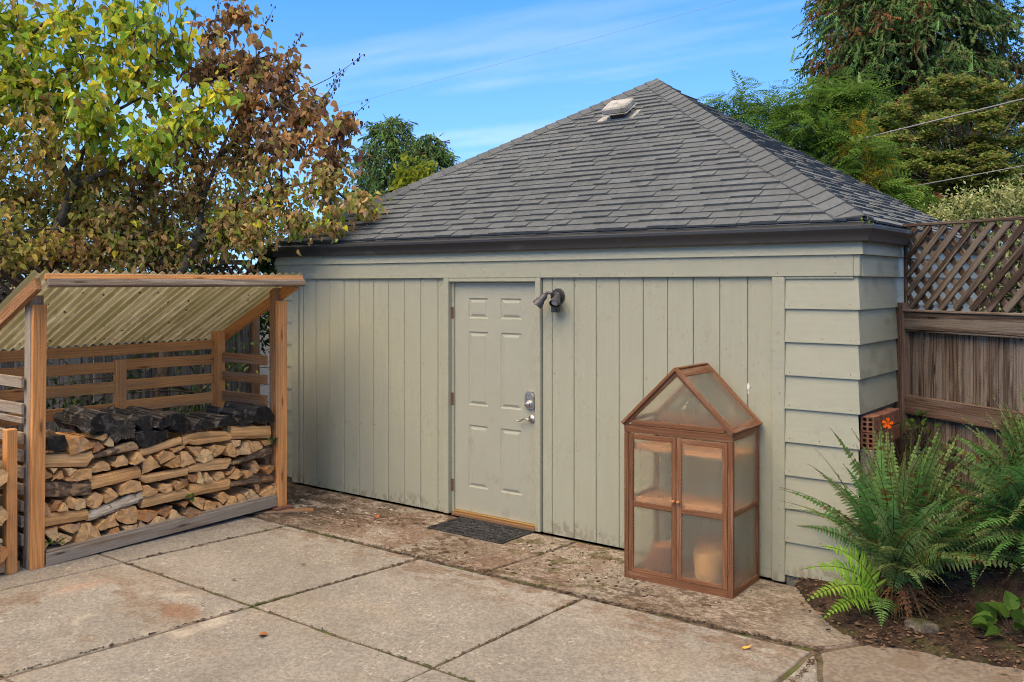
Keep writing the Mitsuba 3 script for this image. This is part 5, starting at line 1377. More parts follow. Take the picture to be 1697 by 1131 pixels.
# pots inside
pz = 0.047
solo("flower_pot", MB().lathe([(0, 0.0), (0.082, 0.0), (0.094, 0.19), (0.094, 0.205), (0.086, 0.205), (0.078, 0.02), (0, 0.02)], gp(0.575, 0.125, pz), k=28).ply("pot_tan", smooth=30), "tan cylindrical flower pot behind the right door of the cabinet", "flower pot")
solo("flower_pot", MB().lathe([(0, 0.0), (0.095, 0.0), (0.115, 0.20), (0.122, 0.20), (0.122, 0.235), (0.108, 0.235), (0.09, 0.02), (0, 0.02)], gp(0.52, 0.33, pz), k=28).ply("pot_clay", smooth=30), "dim clay flower pot farther back behind the tan pot in the cabinet", "flower pot")
zz = pz
for i in range(9):
    rr = [0.135, 0.130, 0.128, 0.124, 0.12, 0.105, 0.102, 0.098, 0.094][i]
    solo("plant_saucer", MB().lathe([(0, 0.0), (rr * 0.86, 0.0), (rr, 0.022), (rr - 0.006, 0.022), (rr * 0.83, 0.007), (0, 0.007)], gp(0.235, 0.165, zz), k=26).ply("pot_clay", smooth=30), f"clay saucer behind the cabinet's left door, {ORD[i]} from the bottom of the stack", "plant saucer", "stacked clay saucers")
    zz += 0.0205

# ------------------------------------------------------------------ garden bed, stones, low brick stack
def soil_z(x, y):
    base = 0.012 + 0.085 * np.clip((y + 0.75) / 0.9, 0, 1)
    q = np.clip(((0.905 - 0.625 * (x - 0.075)) - y + 0.04 * np.sin(x * 9.0)) * 0.848 / 0.62, 0, 1)  # distance from the fence
    top = 0.90 - 0.55 * np.clip((x - 0.15) / 0.85, 0, 1)
    return base + (top - base) * (1 - q * q * (3 - 2 * q)) + 0.16 * np.exp(-((x - 1.05) ** 2 + (y - 0.03) ** 2) / 0.05)


gx_, gy_ = np.meshgrid(np.linspace(-0.62, 5.0, 150), np.linspace(-1.25, 6.0, 170), indexing="ij")
gz_ = soil_z(gx_, gy_) + 0.03 * (meshkit.fbm(np.stack([gx_ * 5, gy_ * 5, 0 * gx_], -1)) - 0.5) + 0.028 * (meshkit.fbm(np.stack([gx_ * 17, gy_ * 17, 0 * gx_], -1), 3) - 0.5)
edge_y = np.interp(gx_, [-0.62, -0.45, -0.30, -0.02, 0.18, 0.30, 0.50, 0.80, 1.10, 5.0], [0.25, 0.10, -0.18, -0.52, -0.72, -0.78, -0.70, -0.68, -0.60, -0.45]) + 0.10 * (meshkit.fbm(np.stack([gx_ * 9, 0 * gx_, 0 * gx_], -1)) - 0.5)
gz_ = gz_ * np.clip((gy_ - edge_y + 0.08) / 0.16, 0, 1) - 0.035 * np.clip((edge_y - gy_) / 0.05, 0, 1)
ni, nj = gx_.shape
a = (np.arange(ni - 1)[:, None] * nj + np.arange(nj - 1)).ravel()
keep = ~((gx_[:-1, :-1].ravel() < -0.01) & (gy_[:-1, :-1].ravel() > 0.03))
F = np.stack([a, a + nj, a + nj + 1, a + 1], 1)[keep]
bed = MB().add(np.stack([gx_, gy_, gz_], -1).reshape(-1, 3), F)
scene["garden_bed"] = bed.ply("soil", smooth=True)
labels["garden_bed"] = {"label": "dark soil of the garden bed rising behind the ferns", "kind": "structure"}


def stone(c, r, seed, flat=1.0):
    s = trimesh.creation.icosphere(3)
    v = np.array(s.vertices)
    d = meshkit.fbm(v * 1.3 + seed * 7.1, 4)
    v = np.sign(v) * np.abs(v) ** 0.75
    v = v * (0.75 + 0.5 * d[:, None]) * np.array(r)
    return (v + np.array(c), s.faces)


STN = [((0.83, 0.27, 0.12), (0.20, 0.16, 0.17), "large mossy boulder at the right edge of the bed"), ((0.57, 0.26, 0.08), (0.13, 0.12, 0.12), "dark stone left of the mossy boulder under the fern"),
       ((1.20, 0.14, 0.12), (0.18, 0.15, 0.14), "stone at the bed edge right of the mossy boulder"), ((0.50, -0.40, 0.03), (0.10, 0.075, 0.05), "low mossy stone half sunk in the soil near the flagstones")]
for i, (c, r, lab) in enumerate(STN):
    solo("boulder", MB().add(*stone(c, r, i)).ply("rock", smooth=True), lab, "boulder")
bk = thing("brick_stack", "holed red bricks on a grey concrete block beside the garage corner", "brick stack")
part(bk, "block", MB().box(0.006, 0.096, 0.03, 0.42, 0.0, 0.975, 0.006, axis=1).ply("block_concrete"), "grey concrete block below the bricks")


def cored_brick(x0, x1, y0, y1, z0, z1):
    """A brick on its side: three rows of square core holes show in the face towards -y."""
    holes_ = []
    nx_, nz_ = 2, 3
    for i in range(nx_):
        for j in range(nz_):
            cx_ = x0 + (x1 - x0) * (0.28 + 0.44 * i)
            cz_ = z0 + (z1 - z0) * (0.20 + 0.30 * j)
            holes_.append(sg.box(cx_ - 0.0095, cz_ - 0.0095, cx_ + 0.0095, cz_ + 0.0095).buffer(0.003, 2))
    f = sg.box(x0, z0, x1, z1)
    for h in holes_:
        f = f.difference(h)
    m = trimesh.creation.extrude_polygon(f, 0.05, engine="earcut")
    v = np.array(m.vertices)
    return MB().add(np.column_stack([v[:, 0], y0 + 0.05 - v[:, 2], v[:, 1]]), m.faces).box(x0, x1, y0 + 0.0505, y1, z0, z1, 0.003, axis=1)


part(bk, "brick", cored_brick(0.008, 0.094, 0.045, 0.24, 1.090, 1.192).ply("brick_clay"))
part(bk, "brick", cored_brick(0.007, 0.095, 0.048, 0.24, 0.980, 1.084).ply("brick_clay"))
for i in range(2):
    for j in range(2):
        y0 = 0.25 + i * 0.21
        part(bk, "brick", MB().box(0.007, 0.094, y0, y0 + 0.2, 0.98 + j * 0.106, 1.08 + j * 0.106, 0.004, axis=1).ply("brick_clay"))

# ------------------------------------------------------------------ fences
FD = norm([0.848, -0.530, 0])
FNv = np.array([FD[1], -FD[0], 0])  # towards the camera side
FB = np.array([0.075, 0.905, 0.0])
FE = thing("garden_fence", "brown board fence with a lattice top at the right, next to the garage", "fence")


def fpt(s, z, d=0.0):
    return FB + FD * s + FNv * d + np.array([0, 0, z])


def fbar(name, s0, z0, s1, z1, w, h, d, wood_, up=(0, 0, 1), tone=None, parent=FE):
    m = MB().beam(fpt(s0, z0, d), fpt(s1, z1, d), w, h, up, 0.003, int(RNG.integers(0, 40)) if tone is None else tone)
    return part(parent, name, m.ply(wood_))


fbar("post", -0.03, 0.6, -0.03, 1.932, 0.09, 0.118, 0.02, "fence_rail_wood", FD)
fbar("rail", 0.018, 1.805, 2.9, 1.805, 0.045, 0.128, 0.03, "fence_wood")
fbar("rail", 0.018, 1.876, 2.9, 1.876, 0.075, 0.016, 0.03, "fence_wood")
fbar("rail", 0.018, 1.733, 2.9, 1.733, 0.022, 0.016, 0.035, "fence_wood")
fbar("rail", 0.018, 1.195, 2.9, 1.195, 0.04, 0.135, 0.03, "fence_rail_wood")
s = 0.018
rf = np.random.default_rng(4)
while s < 2.85:
    w = rf.choice([0.09, 0.11, 0.135]) * rf.uniform(0.92, 1.06)
    m = MB().beam(fpt(s + w / 2, 0.25, -0.012 + rf.normal(0, 0.002)), fpt(s + w / 2, 1.80 + rf.normal(0, 0.003), -0.012 + rf.normal(0, 0.002)), w - 0.006, 0.02, FNv, 0.003, int(rf.integers(0, 60)))
    part(FE, "board", m.ply("fence_wood"))
    s += w
# lattice panel: two crossed layers of laths in a thin frame
LZ0, LZ1, LS0, LS1 = 1.888, 2.482, 0.020, 2.9
lat = part(FE, "lattice_frame", MB().beam(fpt(LS0 - 0.006, LZ0, 0.02), fpt(LS0 - 0.012, LZ1 + 0.006, 0.02), 0.03, 0.018, FNv, 0.003, 5).beam(fpt(LS0 - 0.02, LZ1 + 0.012, 0.02), fpt(LS1, LZ1 - 0.02, 0.02), 0.042, 0.022, (0, 0, 1), 0.003, 9).ply("lattice_wood"))
for lay, sg_ in ((0.0285, 1), (0.0115, -1)):
    c0 = LS0 - 0.62
    while c0 < LS1 + 0.6:
        # lath along direction (1, sg) crossing the panel
        pts = []
        zA, zB = LZ0 + 0.004, LZ1 - 0.004
        sA, sB = c0, c0 + (zB - zA)
        if sg_ < 0:
            zA, zB = zB, zA
        # clip to the panel
        tlo = max(0.0, (LS0 + 0.012 - sA) / (sB - sA))
        thi = min(1.0, (LS1 - 0.01 - sA) / (sB - sA))
        if thi - tlo > 0.06:
            p, q = fpt(sA + (sB - sA) * tlo, zA + (zB - zA) * tlo, lay), fpt(sA + (sB - sA) * thi, zA + (zB - zA) * thi, lay)
            part(lat, "lath", MB().beam(p, q, 0.012, 0.047 + rf.normal(0, 0.0015), np.cross(norm(q - p), FNv), 0.002, int(rf.integers(0, 60))).ply("lattice_wood"))
        c0 += 0.1335 + rf.normal(0, 0.003)

OF = thing("back_fence", "tall weathered grey fence with a lattice strip behind the woodshed", "fence")
y = -6.5
ro = np.random.default_rng(14)
while y < 0.66:
    w = ro.uniform(0.095, 0.135)
    part(OF, "board", MB().box(-7.42 + ro.normal(0, 0.003), -7.40, y, min(y + w - 0.006, 0.70), 0.05, 1.82 + ro.normal(0, 0.006), 0.003, int(ro.integers(0, 60)), 2).ply("old_fence_wood"))
    y += w
for z in (1.86, 2.33):
    part(OF, "rail", MB().box(-7.44, -7.36, -6.5, 0.70, z - 0.035, z + 0.022, 0.004, 7, 1).ply("fence_wood"))
for yp in (-4.7, -2.6, -0.5, 0.755):
    part(OF, "post", MB().box(-7.46, -7.345, yp - 0.05, yp + 0.045, 0.0, 2.30, 0.004, int(yp * 3) + 20, 2).ply("fence_rail_wood" if yp < 0.7 else "cedar_worn"))
for lay, sg_ in ((-7.412, 1), (-7.396, -1)):
    c0 = -6.9
    while c0 < 0.7:
        a0, b0 = max(c0, -6.5), min(c0 + 0.41, 0.69)
        za = 1.885 + (a0 - c0) if sg_ > 0 else 2.295 - (a0 - c0)
        zb = 1.885 + (b0 - c0) if sg_ > 0 else 2.295 - (b0 - c0)
        if b0 - a0 > 0.05 and a0 > -4.0:
            part(OF, "lath", MB().beam((lay, a0, za), (lay, b0, zb), 0.012, 0.036, np.cross(norm([0, b0 - a0, zb - za]), [1, 0, 0]), 0.002, int(ro.integers(0, 60))).ply("lattice_wood"))
        c0 += 0.125
nb = thing("neighbour_shed", "pale boarded wall glimpsed between the fence end and the garage", "shed")
for i in range(8):
    part(nb, "wall_board", MB().box(-9.4, -9.36, 0.4, 3.4, 0.05 + i * 0.26, 0.05 + i * 0.26 + 0.25, 0.004).ply("plain_wall"))
part(nb, "wall", MB().box(-11.0, -9.405, 0.42, 3.38, 0.0, 2.15, 0.004).ply("plain_wall"))

# ------------------------------------------------------------------ plants
def heart_leaf():
    """A broad pointed leaf in the xy plane, stalk at the origin, tip along +y, folded along the midrib."""
    P = np.array([(0, 0, 0), (0, 0.45, -0.03), (0, 1.0, -0.16), (-0.22, -0.10, 0.05), (-0.44, 0.12, 0.13), (-0.45, 0.42, 0.12), (-0.22, 0.76, 0.0), (0.22, -0.10, 0.05), (0.44, 0.12, 0.13), (0.45, 0.42, 0.12), (0.22, 0.76, 0.0)])
    F = np.array([(0, 4, 3), (0, 1, 4), (1, 5, 4), (1, 6, 5), (1, 2, 6), (0, 7, 8), (0, 8, 1), (1, 8, 9), (1, 9, 10), (1, 10, 2)])
    return P, F


def small_leaf():
    P = np.array([(0, 0, 0), (0, 1.0, -0.1), (-0.24, 0.42, 0.06), (0.24, 0.42, 0.06)])
    return P, np.array([(0, 1, 2), (0, 3, 1)])


def frames(d, up_rand, r):
    """Right-handed frames (N,3,3) whose y axis is d."""
    d = d / np.maximum(np.linalg.norm(d, axis=1, keepdims=True), 1e-9)
    x = np.cross(d, up_rand)
    x /= np.maximum(np.linalg.norm(x, axis=1, keepdims=True), 1e-9)
    z = np.cross(x, d)
    return np.stack([x, d, z], 2)


def scatter(tmpl, pos, dirs, size, cols, r, upr=None, level=None):
    """Copies of a template leaf as one mesh: (vertices, faces, colours)."""
    P, F = tmpl
    n = len(pos)
    upr = np.array([0, 0, 1.0]) + r.normal(0, 0.55 if level is None else level, (n, 3)) if upr is None else upr
    M = frames(dirs, upr, r)
    wob = np.ones((n, 1, 3))
    wob[:, 0, 0] = r.uniform(0.55, 1.1, n)
    wob[:, 0, 2] = r.uniform(0.2, 3.2, n)
    V = np.einsum("nij,nkj->nki", M, P[None] * wob * np.asarray(size)[:, None, None]) + pos[:, None]
    FF = (F[None] + (np.arange(n) * len(P))[:, None, None]).reshape(-1, 3)
    return V.reshape(-1, 3), FF, np.repeat(cols, len(P), 0)


PAL = {
    "y": [(0.503, 0.566, 0.056), (0.379, 0.506, 0.049), (0.231, 0.373, 0.049), (0.625, 0.596, 0.056), (0.746, 0.596, 0.063), (0.15, 0.239, 0.041), (0.448, 0.581, 0.119)],
    "o": [(0.431, 0.401, 0.085), (0.324, 0.324, 0.076), (0.554, 0.417, 0.093), (0.232, 0.246, 0.062), (0.585, 0.463, 0.17), (0.417, 0.262, 0.1)],
    "b": [(0.33, 0.181, 0.087), (0.408, 0.212, 0.087), (0.244, 0.138, 0.079), (0.47, 0.274, 0.119), (0.298, 0.244, 0.095), (0.181, 0.11, 0.075), (0.377, 0.267, 0.196)],
    "m": [(0.386, 0.257, 0.094), (0.329, 0.3, 0.079), (0.486, 0.358, 0.108), (0.257, 0.157, 0.072), (0.443, 0.272, 0.129), (0.229, 0.243, 0.064)],
    "t": [(0.468, 0.358, 0.144), (0.372, 0.372, 0.11), (0.522, 0.372, 0.193), (0.289, 0.303, 0.083), (0.578, 0.343, 0.138), (0.413, 0.427, 0.123), (0.33, 0.207, 0.089)],
    "s": [(0.12, 0.235, 0.04), (0.155, 0.28, 0.05), (0.09, 0.175, 0.034), (0.19, 0.30, 0.06), (0.13, 0.23, 0.04)],
    "j": [(0.249, 0.331, 0.068), (0.171, 0.263, 0.061), (0.318, 0.311, 0.081), (0.375, 0.297, 0.121), (0.136, 0.216, 0.054), (0.34, 0.392, 0.095)],
    "v": [(0.572, 0.572, 0.264), (0.484, 0.506, 0.209), (0.374, 0.44, 0.143), (0.638, 0.627, 0.352), (0.176, 0.242, 0.066)],
    "g": [(0.26, 0.30, 0.03), (0.34, 0.35, 0.04), (0.19, 0.25, 0.03)],
    "d": [(0.03, 0.059, 0.023), (0.041, 0.077, 0.026), (0.023, 0.044, 0.019), (0.059, 0.088, 0.026)],
    "l": [(0.065, 0.125, 0.04), (0.085, 0.15, 0.045), (0.13, 0.18, 0.055), (0.22, 0.24, 0.08)],
    "c": [(0.071, 0.148, 0.043), (0.101, 0.196, 0.054), (0.054, 0.106, 0.035), (0.131, 0.225, 0.066), (0.119, 0.137, 0.048)],
    "r": [(0.16, 0.07, 0.032), (0.20, 0.085, 0.036), (0.12, 0.062, 0.032)],
}


MIXED = {"y": ("o", 0.16), "b": ("t", 0.22), "m": ("b", 0.25), "t": ("y", 0.12)}


def pal(kind, n, r, jit=0.16):
    c = np.array(PAL[kind])
    return np.clip(c[r.integers(0, len(c), n)] * (1 + r.normal(0, jit, (n, 1))), 0.008, 0.8)


def curve(p, q, sag, r, n=6, wob=0.06):
    p, q = np.asarray(p, float), np.asarray(q, float)
    t = np.linspace(0, 1, n)[:, None]
    L = np.linalg.norm(q - p)
    w = r.normal(0, wob * L, 3)
    return p * (1 - t) + q * t + np.sin(t * math.pi) * (np.array([0, 0, sag * L]) + w)


def leafy(clumps, per, leaf, size, r, twig_mb, limb_of, stalk=0.02, droop=0.8, spread=0.5, ntw=11, flat=1.0, reach_up=0.15, twig_r=0.004, level=None):
    """Twigs from each clump's limb end out to its rim, leaves set along them. Returns pos, dirs, sizes, colours."""
    pos, dirs, size_, cols = [], [], [], []
    for c, rad, kind, dens in clumps:
        c = np.array(c)
        base = limb_of(c)
        nt = max(3, int(ntw * dens))
        for _ in range(nt):
            e = r.normal(0, 1, 3)
            e /= np.linalg.norm(e)
            e[2] = e[2] * flat + reach_up
            tip = c + e * rad * r.uniform(0.55, 1.12)
            root = base + (c - base) * r.uniform(0.5, 1.0)
            path = curve(root, tip, 0.06, r, 6)
            twig_mb.tube(path, np.linspace(twig_r * 1.5, twig_r * 0.5, 6), 4, cap=False)
            m = max(2, int(per * dens / nt * (1.35 if kind in 'omt' else 1.0)))
            t = r.uniform(0.12, 1.0, m) ** 0.8
            q = np.stack([np.interp(t, np.linspace(0, 1, 6), path[:, k]) for k in range(3)], 1)
            off = r.normal(0, spread * size, (m, 3)) * [1, 1, 1 if level is None else 0.4]
            pos.append(q + off)
            d = (r.normal(0, 0.75, (m, 3)) + off / size * 0.5) * [1, 1, 1 if level is None else 0.25]
            d[:, 2] -= droop
            dirs.append(d)
            size_.append(size * (0.74 if kind in 'omt' else 1.0) * r.uniform(0.55, 1.2, m))
            cc_ = pal(kind, m, r)
            other, share = MIXED.get(kind, (kind, 0.0))
            swap = r.random(m) < share
            cc_[swap] = pal(other, int(swap.sum()), r)
            cols.append(cc_)
    return np.vstack(pos), np.vstack(dirs), np.concatenate(size_), np.vstack(cols)


def colored(v, f, c, bsdf="vert_leaf"):
    return mikit.ply((v, f), bsdf, color=c)


LEAF_T = [heart_leaf()]


def leaf_parts(key, pos, dirs, size, cols, r, n, parent_mesh_name="foliage"):
    """The n leaves nearest the camera each as a part, the rest as one."""
    d = np.linalg.norm(pos - CAM, axis=1)
    near = np.argsort(d / size)[:n]
    far_ = np.setdiff1d(np.arange(len(pos)), near)
    v, f, c = scatter(LEAF_T[0], pos[far_], dirs[far_], size[far_], cols[far_], r)
    part(key, parent_mesh_name, colored(v, f, c), "the smaller and farther leaves of the crown", "stuff")
    for i in near:
        v, f, c = scatter(LEAF_T[0], pos[i:i + 1], dirs[i:i + 1], size[i:i + 1], cols[i:i + 1], r)
        part(key, "leaf", colored(v, f, c))


def seed_sprays(mb, pts, r):
    """Bare twig ends with dark dry seed heads."""
    for p, q in pts:
        path = curve(p, q, 0.0, r, 7, 0.03)
        mb.tube(path, np.linspace(0.005, 0.0018, 7), 4, cap=False)
        for k in range(16):
            t = r.uniform(0.35, 1.0)
            a = np.array([np.interp(t, np.linspace(0, 1, 7), path[:, j]) for j in range(3)]) + r.normal(0, 0.018, 3)
            mb.box(a[0] - 0.006, a[0] + 0.006, a[1] - 0.006, a[1] + 0.006, a[2] - 0.012, a[2] + 0.012, 0.003, axis=2)


TREE_A= [((-8.11, -2.33, 4.53), 0.6, 'y', 1), ((-7.48, -1.97, 4.56), 0.5, 'y', 1), ((-7.26, -1.93, 3.95), 0.56, 'y', 1), ((-7.04, -1.51, 4.23), 0.57, 'y', 1), ((-6.75, -1.16, 4.59), 0.42, 'y', 0.7), ((-7.36, -1.5, 4.86), 0.37, 'y', 0.5), ((-6.52, -1.1, 3.99), 0.51, 'y', 1), ((-6.66, -1.59, 3.61), 0.49, 'y', 1), ((-7.09, -1.92, 3.44), 0.49, 'o', 1), ((-7.66, -2.23, 3.72), 0.53, 'y', 1), ((-5.98, -0.95, 3.77), 0.35, 'y', 0.6), ((-6.53, -0.86, 4.37), 0.28, 'y', 0.4), ((-7.86, -2.26, 2.96), 0.47, 'o', 0.8), ((-7.74, -1.8, 2.84), 0.46, 'o', 0.8), ((-7.5, -1.36, 3.01), 0.44, 'o', 0.6), ((-6.4, -1.27, 3.42), 0.41, 'y', 0.7), ((-7.63, -1.96, 2.37), 0.36, 'o', 0.5)]
TREE_B= [((-6.54, -0.36, 4.28), 0.38, 'b', 0.9), ((-6.79, -0.3, 4.75), 0.27, 'b', 0.35), ((-6.21, -0.11, 4.44), 0.38, 'b', 1), ((-6.51, -0.09, 4.97), 0.18, 'b', 0.35), ((-5.98, 0.07, 4.21), 0.32, 'b', 0.8), ((-6.09, -0.27, 3.89), 0.5, 'b', 1.2), ((-5.64, 0.07, 3.79), 0.31, 'b', 0.9), ((-5.28, 0.23, 3.65), 0.2, 'b', 0.45), ((-5.66, -0.19, 3.42), 0.46, 'b', 1.1), ((-5.29, 0.09, 3.3), 0.34, 'b', 0.8), ((-6.13, -0.43, 3.34), 0.46, 'm', 1.1), ((-6.54, -0.61, 3.45), 0.44, 'm', 0.9), ((-6.57, -0.77, 2.97), 0.46, 'm', 1), ((-6.01, -0.58, 2.83), 0.45, 't', 1), ((-5.57, -0.37, 2.94), 0.45, 't', 1.1), ((-5.09, -0.13, 2.93), 0.33, 't', 0.9), ((-4.82, 0.08, 2.81), 0.15, 't', 0.4), ((-5.32, -0.31, 2.62), 0.24, 't', 0.8), ((-5.6, -0.52, 2.58), 0.3, 't', 0.8), ((-4.96, -0.16, 2.65), 0.13, 't', 0.4), ((-6.91, -1.03, 2.94), 0.43, 'm', 0.8), ((-7.4, -1.15, 2.64), 0.38, 'm', 0.7), ((-6.42, -0.65, 2.51), 0.34, 't', 0.7), ((-6.98, -0.82, 2.48), 0.32, 'm', 0.6), ((-7.85, -1.37, 2.55), 0.32, 'm', 0.5)]
SUMAC= [((-3.56, 5.98, 4.45), 0.38, 's', 0.35), ((-3.19, 6.26, 4.49), 0.51, 's', 0.8), ((-2.71, 6.37, 4.49), 0.5, 's', 0.9), ((-2.28, 6.45, 4.5), 0.41, 's', 0.9), ((-2.15, 6.55, 4.62), 0.25, 's', 0.5), ((-2.77, 6.08, 3.96), 0.57, 's', 1.1), ((-2.28, 6.2, 3.93), 0.57, 's', 1.2), ((-2.02, 6.65, 3.72), 0.37, 's', 0.8), ((-1.71, 6.39, 3.27), 0.36, 's', 0.8), ((-1.37, 6.4, 3.13), 0.31, 's', 0.8), ((-2.24, 5.73, 3.48), 0.47, 's', 0.8)]
VARI= [((-0.76, 5.61, 2.83), 0.25, 'v', 1), ((-0.53, 5.79, 2.97), 0.25, 'v', 1), ((-0.25, 6.0, 2.97), 0.29, 'v', 1), ((0.04, 6.22, 3.04), 0.32, 'v', 1), ((-0.42, 5.87, 2.58), 0.39, 'v', 1), ((-0.02, 6.18, 2.5), 0.39, 'v', 1), ((-0.75, 5.87, 2.44), 0.26, 'v', 0.6), ((-0.25, 6.0, 2.07), 0.43, 'v', 0.8)]
YS= [((-8.47, 4.72, 3.74), 0.34, 'g', 1), ((-8.62, 4.6, 3.54), 0.24, 'g', 0.6), ((-8.27, 4.87, 3.74), 0.2, 'g', 0.4)]
F1D= [(-0.18, -0.89, 0.86), (-0.08, -0.69, 0.98), (-0.08, -0.56, 1.05), (-0.03, -0.46, 1.18), (0.03, -0.22, 1.15), (0.09, -0.05, 1.22), (0.16, 0.07, 1.12), (0.28, 0.22, 1.08), (0.39, 0.31, 0.98), (0.55, 0.31, 0.78), (0.86, 0.04, 0.14), (0.73, -0.19, 0.6), (0.92, 0.21, 0.23), (0.15, -0.76, 1.02), (0.25, -0.81, 1.02), (0.33, -0.75, 1.04), (0.44, -0.54, 1.02), (0.52, -0.35, 0.89), (0.13, -0.84, 0.92), (0.44, -0.79, 0.89), (0.31, -0.89, 0.85), (0.53, -0.09, 0.59), (0.76, 0.15, 0.35)]
F1L= [(-0.08, -0.81, 0.37), (-0.03, -0.96, 0.21), (0.0, -0.75, 0.51), (0.04, -0.84, 0.09), (0.36, -0.73, 0.08)]
F2= [(0.77, 0.03, 1.45), (0.65, 0.06, 1.38), (0.62, -0.02, 1.22), (0.49, 0.01, 1.09), (0.65, -0.31, 0.99), (0.47, -0.26, 0.9), (0.52, -0.35, 0.78), (0.71, -0.45, 0.69), (0.93, 0.09, 1.45), (0.85, -0.09, 1.25), (0.85, -0.35, 1.07), (1.16, 0.02, 1.33), (0.74, -0.43, 0.6), (0.73, -0.13, 1.11), (0.94, -0.41, 0.95)]
MAPLE= [((-4.03, 14.45, 5.53), 0.59, 'm', 1), ((-3.6, 15.42, 5.95), 0.6, 'm', 1), ((-2.96, 15.91, 6.15), 0.67, 'm', 1), ((-2.22, 16.48, 6.15), 0.67, 'm', 1), ((-1.58, 16.97, 6.09), 0.67, 'm', 1), ((-3.73, 14.05, 4.87), 0.64, 'm', 1), ((-3.02, 14.59, 5.13), 0.7, 'm', 1), ((-2.22, 15.22, 5.19), 0.7, 'm', 1), ((-1.51, 15.76, 5.0), 0.64, 'm', 1), ((-3.37, 14.07, 4.47), 0.57, 'm', 0.8), ((-2.65, 14.5, 4.39), 0.63, 'm', 1), ((-1.96, 15.04, 4.33), 0.63, 'm', 0.8), ((-1.36, 15.5, 4.08), 0.63, 'm', 0.8), ((-2.4, 14.95, 3.85), 0.63, 'm', 0.6)]

TREE_A += [((-7.75, -2.05, 3.30), 0.5, 'o', 1), ((-7.5, -1.9, 4.0), 0.5, 'y', 1), ((-7.2, -1.5, 2.75), 0.42, 'o', .9), ((-6.9, -1.35, 3.15), 0.4, 'o', .9), ((-7.9, -2.2, 4.1), 0.5, 'y', 1), ((-6.75, -1.25, 2.6), 0.36, 't', .8), ((-7.45, -1.6, 2.45), 0.3, 'o', .6)]
TREE_B += [((-6.9, -2.2, 2.35), 0.36, 'o', .9), ((-6.85, -1.6, 2.35), 0.34, 'm', .9), ((-6.75, -1.2, 2.3), 0.3, 't', .8), ((-6.6, -0.75, 2.3), 0.26, 't', .8), ((-7.0, -2.7, 2.5), 0.4, 'o', .9), ((-6.2, -0.5, 2.45), 0.28, 't', .7), ((-6.75, -0.9, 2.6), 0.32, 't', .8), ((-6.9, -0.8, 3.3), 0.4, 'm', .9)]

# tree with yellow-green leaves, behind the woodshed
rA = np.random.default_rng(101)
TA = thing("tree", "tree with large yellow-green leaves behind the left end of the woodshed", "tree")
lm = MB()
trunkA = np.array([(-7.70, -1.80, -0.05), (-7.62, -1.76, 1.0), (-7.52, -1.73, 2.07), (-7.28, -1.69, 2.61), (-7.05, -1.64, 3.02)])
lm.tube(trunkA, [0.10, 0.085, 0.065, 0.052, 0.042], 9)
lm.tube([(-7.05, -1.64, 3.02), (-6.80, -1.52, 3.13), (-6.59, -1.41, 3.25), (-6.22, -1.12, 3.45), (-5.98, -0.98, 3.55)], [0.038, 0.032, 0.026, 0.018, 0.010], 8)
lm.tube([(-7.05, -1.64, 3.02), (-6.98, -1.60, 3.35), (-6.80, -1.40, 3.75), (-6.56, -1.2, 4.25), (-6.35, -0.95, 4.6)], [0.036, 0.028, 0.024, 0.016, 0.008], 8)
lm.tube([(-7.52, -1.73, 2.07), (-7.7, -1.85, 2.38), (-8.0, -2.2, 2.75), (-8.2, -2.5, 3.2)], [0.05, 0.042, 0.03, 0.018], 8)
lm.tube([(-7.55, -1.74, 2.0), (-7.9, -2.0, 2.2), (-8.3, -2.4, 2.3)], [0.04, 0.03, 0.02], 8)
lm.tube([(-7.05, -1.64, 3.02), (-7.2, -1.75, 3.4), (-7.35, -1.85, 3.9), (-7.4, -1.9, 4.5)], [0.032, 0.026, 0.018, 0.008], 8)
AN = np.vstack([trunkA[2:], [(-6.8, -1.52, 3.13), (-6.59, -1.41, 3.25), (-6.22, -1.12, 3.45), (-6.8, -1.4, 3.75), (-6.56, -1.2, 4.25), (-7.35, -1.85, 3.9), (-8.0, -2.2, 2.75), (-7.4, -1.9, 4.5), (-8.2, -2.5, 3.2)]])


def limb_from(nodes, mb, r, rad=0.014):
    def f(c):
        d = np.linalg.norm(nodes - c, axis=1) + 0.8 * np.maximum(nodes[:, 2] - c[2], 0)
        p = nodes[np.argmin(d)]
        q = p + (c - p) * 0.85
        path = curve(p, q, 0.05, r, 6)
        mb.tube(path, np.linspace(rad, rad * 0.45, 6), 6, cap=False)
        return q
    return f


tw = MB()
pos, dirs, siz, col = leafy(TREE_A, 320, 0, 0.096, rA, tw, limb_from(AN, lm, rA, 0.018), droop=0.9, spread=0.75, ntw=13, twig_r=0.0058)
part(TA, "trunk", lm.ply("bark", smooth=True), "dark forked trunk and limbs")
# upright shoots that stand clear of the crown
for i in range(30):
    x, y = rA.uniform(-7.5, -6.1), rA.uniform(-1.6, -0.9)
    p = np.array([x, y, 4.2 + 0.3 * rA.random()])
    q = p + [rA.normal(0, 0.08), rA.normal(0, 0.08), rA.uniform(0.4, 0.85)]
    path = curve(p, q, 0, rA, 6, 0.04)
    tw.tube(path, np.linspace(0.006, 0.002, 6), 4, cap=False)
    n = rA.integers(4, 9)
    t = rA.uniform(0.1, 1.0, n)
    pp = np.stack([np.interp(t, np.linspace(0, 1, 6), path[:, k]) for k in range(3)], 1) + rA.normal(0, 0.03, (n, 3))
    dd = rA.normal(0, 0.6, (n, 3))
    dd[:, 2] -= 0.9
    pos, dirs, siz, col = np.vstack([pos, pp]), np.vstack([dirs, dd]), np.concatenate([siz, rA.uniform(0.06, 0.11, n)]), np.vstack([col, pal("y", n, rA)])
part(TA, "twigs", tw.ply("bark"), None, "stuff")
leaf_parts(TA, pos, dirs, siz, col, rA, 300)

